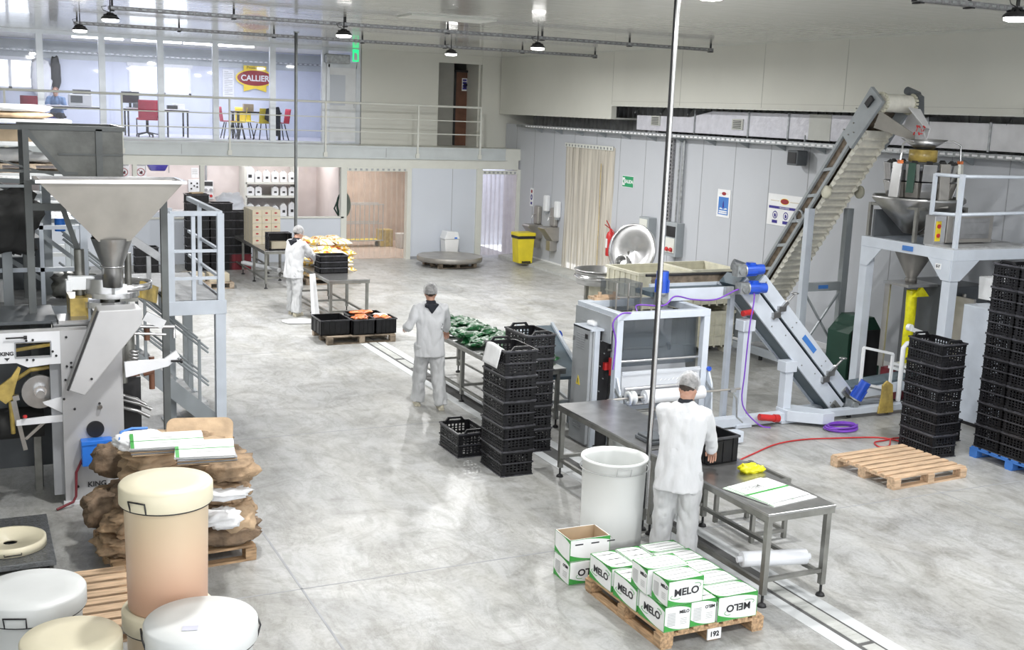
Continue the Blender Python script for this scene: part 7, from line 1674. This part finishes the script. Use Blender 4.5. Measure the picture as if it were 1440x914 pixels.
def ik(S_,H_,a,c,pole):
    d=H_-S_; L=min(d.length,(a+c)*.995); d.normalize(); x=(a*a-c*c+L*L)/(2*L); h=math.sqrt(max(0,a*a-x*x))
    p=pole-d*pole.dot(d); p.normalize(); return S_+d*x+p*h, S_+d*L
def person(label,loc,rz,hl,hr,lean=.0,turn=0,nod=.2,fl=(-.11,0),fr=(.11,0),height=1.75,knee=(0,0),seed=1,coat=('coat','trousers'),net=True,hair='hair',seated=False,bend_hand=.7,collar=True,hood=True,tail=None,twist=0):
    t=thing('person',label,'person',loc,rz); k=height/1.75
    hip=.92; sh=1.43
    if seated: hip=.50; sh=1.00
    off=lambda z: lean*(z-hip)
    def C(z): return off(z)
    T0=Matrix.Scale(k,4)
    SL=Vector((-.185,C(sh),sh-.01)); SR=Vector((.185,C(sh),sh-.01))
    EL,HL=ik(SL,Vector(hl),.29,.27,Vector((-.5,-.5,-1))); ER,HR=ik(SR,Vector(hr),.29,.27,Vector((.5,-.5,-1)))
    hc=Vector((0,C(sh+.2)+.02+.06*nod,sh+.190-.05*nod)); HM=Euler((-nod,0,turn))
    # legs
    J=[]
    for s,(fx,fy),kn in ((-1,fl,knee[0]),(1,fr,knee[1])):
        hj=Vector((s*.09,0,hip-.02)); f=Vector((fx,fy,.09))
        if seated: kk=Vector((s*.12,.42,.50)); f=Vector((s*.12,.42,.09))
        else: kk=hj.lerp(f,.5)+Vector((0,.02+kn,0))
        J.append((hj,kk,f))
    # body
    b=B(); b.T=T0
    H=B(); H.T=T0@Matrix.Translation(hc)@HM.to_matrix().to_4x4()
    rings(b,[(0,0,hip-.08,.13,.09),(0,C(hip+.12),hip+.12,.12,.085),(0,C(hip+.3),hip+.30,.14,.10),(0,C(sh-.04),sh-.04,.15,.09),(0,C(sh+.04),sh+.04,.07,.06)])
    b.tube([(0,C(sh-.02),sh-.02),(0,C(sh+.1)+.01,sh+.11),tuple(hc+Vector((0,0,-.04)))],[.062,.055,.055],14)
    T1=b.T; b.T=H.T
    rings(b,[(0,.055,-.115,.022,.02),(0,.045,-.10,.045,.045),(0,.025,-.07,.060,.070),(0,.008,-.03,.068,.085),(0,0,.02,.073,.094),(0,-.004,.06,.073,.094),(0,-.006,.095,.060,.078),(0,-.006,.118,.034,.045),(0,-.006,.125,.01,.01)])
    b.tube([(0,.085,.02),(0,.112,-.018),(0,.098,-.028)],[.009,.014,.012],8)
    ell(b,(0,.088,-.062),(.024,.012,.010)); 
    for s in (-1,1): ell(b,(s*.074,-.005,-.005),(.010,.018,.030)); ell(b,(s*.03,.078,.035),(.018,.012,.007))
    b.T=T1
    for S_,E_,H_ in ((SL,EL,HL),(SR,ER,HR)): b.tube([S_,S_.lerp(E_,.5),E_,E_.lerp(H_,.4),H_],[.050,.045,.038,.036,.026],12)
    for hj,kk,f in J: b.tube([hj,hj.lerp(kk,.5),kk,kk.lerp(f,.4),f],[.08,.07,.052,.05,.036],12); ell(b,f+Vector((0,.06,-.045)),(.04,.12,.035))
    fing=B(); fing.T=T0
    for s,E_,H_,S_ in ((-1,EL,HL,SL),(1,ER,HR,SR)):
        d=(H_-E_).normalized(); dn=Vector((0,0,-1)); d2=(d+dn*.25).normalized(); w=d2.cross(Vector((0,0,1))); w=w.normalized() if w.length>.1 else Vector((1,0,0)); nm=w.cross(d2); nm=nm if nm.z<0 else -nm
        p0=H_; p1=H_+d2*.085
        for q in (-.026,-.009,.009,.026): b.tube([p0+w*q*.6,p0.lerp(p1,.5)+w*q,p1+w*q],[.016,.017,.014],8)
        ins=w*(-s) if w.x*s>0 else w*s; ins=-w if (w.x*s>0) else w
        for i,q in enumerate((-.03,-.010,.010,.03)):
            Lf=(.062,.075,.070,.055)[i]; a=p1+w*q-d2*.01; m1=a+(d2*.8+nm*.5*bend_hand).normalized()*Lf*.55; m2=m1+(d2*.35+nm*1.0*bend_hand).normalized()*Lf*.35; m3=m2+(d2*.1+nm).normalized()*Lf*.2
            fing.tube([a,m1,m2,m3],[.0098,.009,.0082,.006],8)
        a=p0+d2*.025+ins*.024; fing.tube([a,a+(ins*.8+d2*.6+nm*.3).normalized()*.035,a+(ins*.8+d2*.6+nm*.3).normalized()*.035+(d2+nm*.5).normalized()*.03],[.013,.011,.008],8)
    me=remesh(b,.0085*k,2); fb=B(); 
    fb.v=list(fing.v);fb.f=list(fing.f);fb.m=list(fing.m);fb.s=list(fing.s)
    o_=len(fb.v); fb.v+=[v.co.copy() for v in me.vertices]
    for p in me.polygons: fb.f.append(tuple(i+o_ for i in p.vertices)); fb.m.append(0); fb.s.append(True)
    fb.build('body','skin',t)
    for s in (-1,1):
        e=B(); e.T=H.T; ell(e,(s*.030,.084,.015),(.011,.007,.006),None,12); e.build('eye','white',t)
    # trousers
    b=B(); b.T=T0
    rings(b,[(0,0,hip-.14,.15,.12),(0,0,hip-.04,.175,.13),(0,C(hip+.1),hip+.1,.155,.115)])
    for hj,kk,f in J: b.tube([hj+Vector((0,0,.02)),hj.lerp(kk,.4),kk,kk.lerp(f,.45),f+Vector((0,0,-.02))],[.118,.112,.096,.092,.096],18)
    putmesh(remesh(b,.012*k,2,.024,10,seed,(1,1,.5)),'trousers',coat[1],t)
    # coat
    b=B(); b.T=T0; tz=hip-.17 if not seated else hip-.02
    rings(b,[(0,C(tz),tz,.205,.155),(0,C(hip),hip,.195,.145),(0,C(hip+.2)-.005,hip+.20,.18,.135),(0,C(sh-.16)-.01,sh-.16,.20,.135),(0,C(sh-.05)-.012,sh-.05,.205,.118),(0,C(sh+.01)-.01,sh+.015,.165,.095),(0,C(sh+.05)-.005,sh+.055,.10,.078),(0,C(sh+.08),sh+.075,.075,.068)],32)
    for S_,E_,H_ in ((SL,EL,HL),(SR,ER,HR)): b.tube([S_+Vector((-.05 if S_.x>0 else .05,0,.0)),S_,S_.lerp(E_,.5),E_,E_.lerp(H_,.5),E_.lerp(H_,.93)],[.070,.068,.070,.064,.058,.050],18)
    putmesh(remesh(b,.012*k,2,.026,8,seed+3,(1,1,.38)),'coat' if coat[0]!='denim' else 'shirt',coat[0],t)
    if collar:
        b=B(); b.T=T0; c0=Vector((0,C(sh+.05),sh+.05))
        rings(b,[(0,c0.y-.035,sh+.005,.115,.085),(0,c0.y-.03,sh+.045,.095,.078),(0,c0.y,sh+.085,.070,.066),(0,c0.y,sh+.10,.055,.055)] if hood else [(0,c0.y-.01,sh+.03,.075,.068),(0,c0.y,sh+.085,.064,.062),(0,c0.y,sh+.10,.055,.055)])
        if hood: b.prism([(-.10,sh+.06),(.10,sh+.06),(.0,sh-.07)],'y',c0.y-.142,c0.y-.06)
        putmesh(remesh(b,.009,3,.006,14,seed),'collar','collar',t)
    for (hj,kk,f),s in zip(J,(-1,1)):
        b=B(); b.T=T0; ell(b,f+Vector((0,.055,-.052)),(.048,.135,.04)); ell(b,f+Vector((0,-.02,-.035)),(.042,.055,.052)); b.box(f.x-.042,f.x+.042,f.y-.06,f.y+.17,f.z-.09,f.z-.07)
        putmesh(remesh(b,.008,2),'shoe','shoe',t)
    # hair and net
    b=B(); b.T=H.T; ell(b,(0,-.012,.040),(.083,.104,.098)); 
    me=remesh(b,.009,1,.004,30,seed)
    if not net: 
        b=B(); b.T=H.T; ell(b,(0,-.022,.035),(.092,.105,.105)); ell(b,(0,-.07,-.05),(.06,.05,.09)); me=remesh(b,.009,1,.006,30,seed)
    putmesh(me,'hair',hair,t)
    if net:
        b=B(); b.T=H.T
        def cap(u,v):
            a=2*PI*u; p=PI*.5*(1-v)-.42*v; r=1+.10*noise.noise(Vector((math.cos(a)*2.2,math.sin(a)*2.2,v*3+seed)))+.03*math.sin(9*a)*v; 
            return (.098*math.cos(p)*math.cos(a)*r,-.016+.118*math.cos(p)*math.sin(a)*r,.042+.118*math.sin(p)*r)
        b.grid(cap,40,14); b.build('hairnet','hairnet',t)
    return t
# nearest worker: at the front table, back to the camera, looking down at the crate
person('person in white coat and trousers with hairnet, working at the front table, back turned',(5.745,8.18,0),R(-46),(-.12,.42,1.00),(.20,.46,.98),lean=.16,turn=R(-12),nod=.55,fl=(-.13,-.02),fr=(.12,-.04),height=1.83,seed=2,hood=False)
# middle worker: walking pose by the green packs
person('person in white coat and hairnet stepping beside the heap of green packs, back turned',(5.68,14.15,0),R(-12),(-.30,.20,1.12),(.30,.38,1.02),lean=.02,turn=R(-10),nod=.15,fl=(-.13,.16),fr=(.16,-.10),height=1.74,seed=5,knee=(.02,.03))
# far worker: turned right toward the packs on the table
person('person in white coat and hairnet reaching to the packs on the far steel table',(5.74,21.45,0),R(-62),(-.12,.52,1.10),(.16,.50,1.04),lean=.10,turn=R(-8),nod=.35,fl=(-.12,.05),fr=(.12,-.06),height=1.74,seed=8)
# office worker seated behind the desk
person('person with auburn hair in a blue shirt sitting at the office desk, looking down',(AY(80,140,32.7).x,32.75,ZM+.012),R(165),(-.15,.40,.80),(.15,.42,.80),lean=.15,nod=.3,height=1.6,seed=11,coat=('denim','collar'),net=False,hair='hair_auburn',seated=True,collar=False)
b=B(); b.box(-.22,.22,-.24,.22,.40,.46); o=b.build('desk_chair','black',None,.02); o.location=(AY(80,140,32.7).x,32.85,ZM+.012); 
b=B(); b.cyl((0,0,0),(0,0,.40),.04); b.box(-.25,.25,-.03,.03,.0,.03); b.box(-.03,.03,-.25,.25,0,.03); b.build('stand','black',o); tag(o,'dark chair under the seated office worker','chair')
# trailing stretch film beside the far worker
b=B(); q=AZ(427,440,0)
def film(u,v):
    return (6.00-.05*math.sin(3*u)-.10*v*0+.12*(u-.5)*(1+.5*v), 21.05-.25*v+.03*math.sin(8*u), .86*(1-v)+.01)
b.grid(film,8,14)
def puddle(u,v):
    a=2*PI*u; r=.32*v*(1+.3*noise.noise(Vector((math.cos(a)*2,math.sin(a)*2,3)))); return (5.78+1.1*r*math.cos(a)-.1,20.78+.8*r*math.sin(a),.012+.05*(1-v)*(.6+.6*noise.noise(Vector((r*9*math.cos(a),r*9*math.sin(a),1)))))
b.grid(puddle,28,8); o=b.build('plastic_sheet','cloth_white'); tag(o,'white plastic sheet trailing from the far table down to the floor','sheet')
# ================================================================ split parts that hold separate pieces
def pieces(me):
    n=len(me.vertices); par=list(range(n))
    def fd(a):
        while par[a]!=a: par[a]=par[par[a]]; a=par[a]
        return a
    for e in me.edges:
        a,b=fd(e.vertices[0]),fd(e.vertices[1])
        if a!=b: par[a]=b
    bb={}; root=[fd(i) for i in range(n)]
    for i,v in enumerate(me.vertices):
        c=v.co; r=root[i]
        if r not in bb: bb[r]=[list(c),list(c)]
        else:
            for k in range(3): bb[r][0][k]=min(bb[r][0][k],c[k]); bb[r][1][k]=max(bb[r][1][k],c[k])
    ks=list(bb)
    if len(ks)<2 or len(ks)>60: return None
    g={k:k for k in ks}
    def f2(a):
        while g[a]!=a: a=g[a]
        return a
    for i,a in enumerate(ks):
        A=bb[a]; la=max(A[1][k]-A[0][k] for k in range(3))
        for b in ks[i+1:]:
            Bx=bb[b]; lb=max(Bx[1][k]-Bx[0][k] for k in range(3))
            d=math.sqrt(sum(max(0,A[0][k]-Bx[1][k],Bx[0][k]-A[1][k])**2 for k in range(3)))
            if d<max(.02,.35*max(la,lb)):
                p,q=f2(a),f2(b)
                if p!=q: g[p]=q
    cl=sorted(set(f2(k) for k in ks))
    if len(cl)<2 or len(cl)>8: return None
    ix={c:i for i,c in enumerate(cl)}
    return [ix[f2(r)] for r in root],len(cl)
SKIP=('print','lettering','pattern','row','mark','seam','rim','strap','lens','person','body','hair','swoosh','slat','tread','vent','label','teeth','board')
for o in [o for o in COL.objects if o.type=='MESH' and o.data.users==1 and o.parent and not o.children and len(o.data.vertices)<6000]:
    nm=o.name.split('.')[0]
    if any(w in nm for w in SKIP): continue
    r=pieces(o.data)
    if not r: continue
    who,n=r; me=o.data
    for c in range(1,n):
        bm=bmesh.new(); bm.from_mesh(me); bm.verts.ensure_lookup_table()
        bmesh.ops.delete(bm,geom=[v for v in bm.verts if who[v.index]!=c],context='VERTS')
        m2=bpy.data.meshes.new(nm); bm.to_mesh(m2); bm.free()
        for m in me.materials: m2.materials.append(m)
        q=o.copy(); q.data=m2; COL.objects.link(q)
    bm=bmesh.new(); bm.from_mesh(me); bm.verts.ensure_lookup_table()
    bmesh.ops.delete(bm,geom=[v for v in bm.verts if who[v.index]!=0],context='VERTS'); bm.to_mesh(me); bm.free()
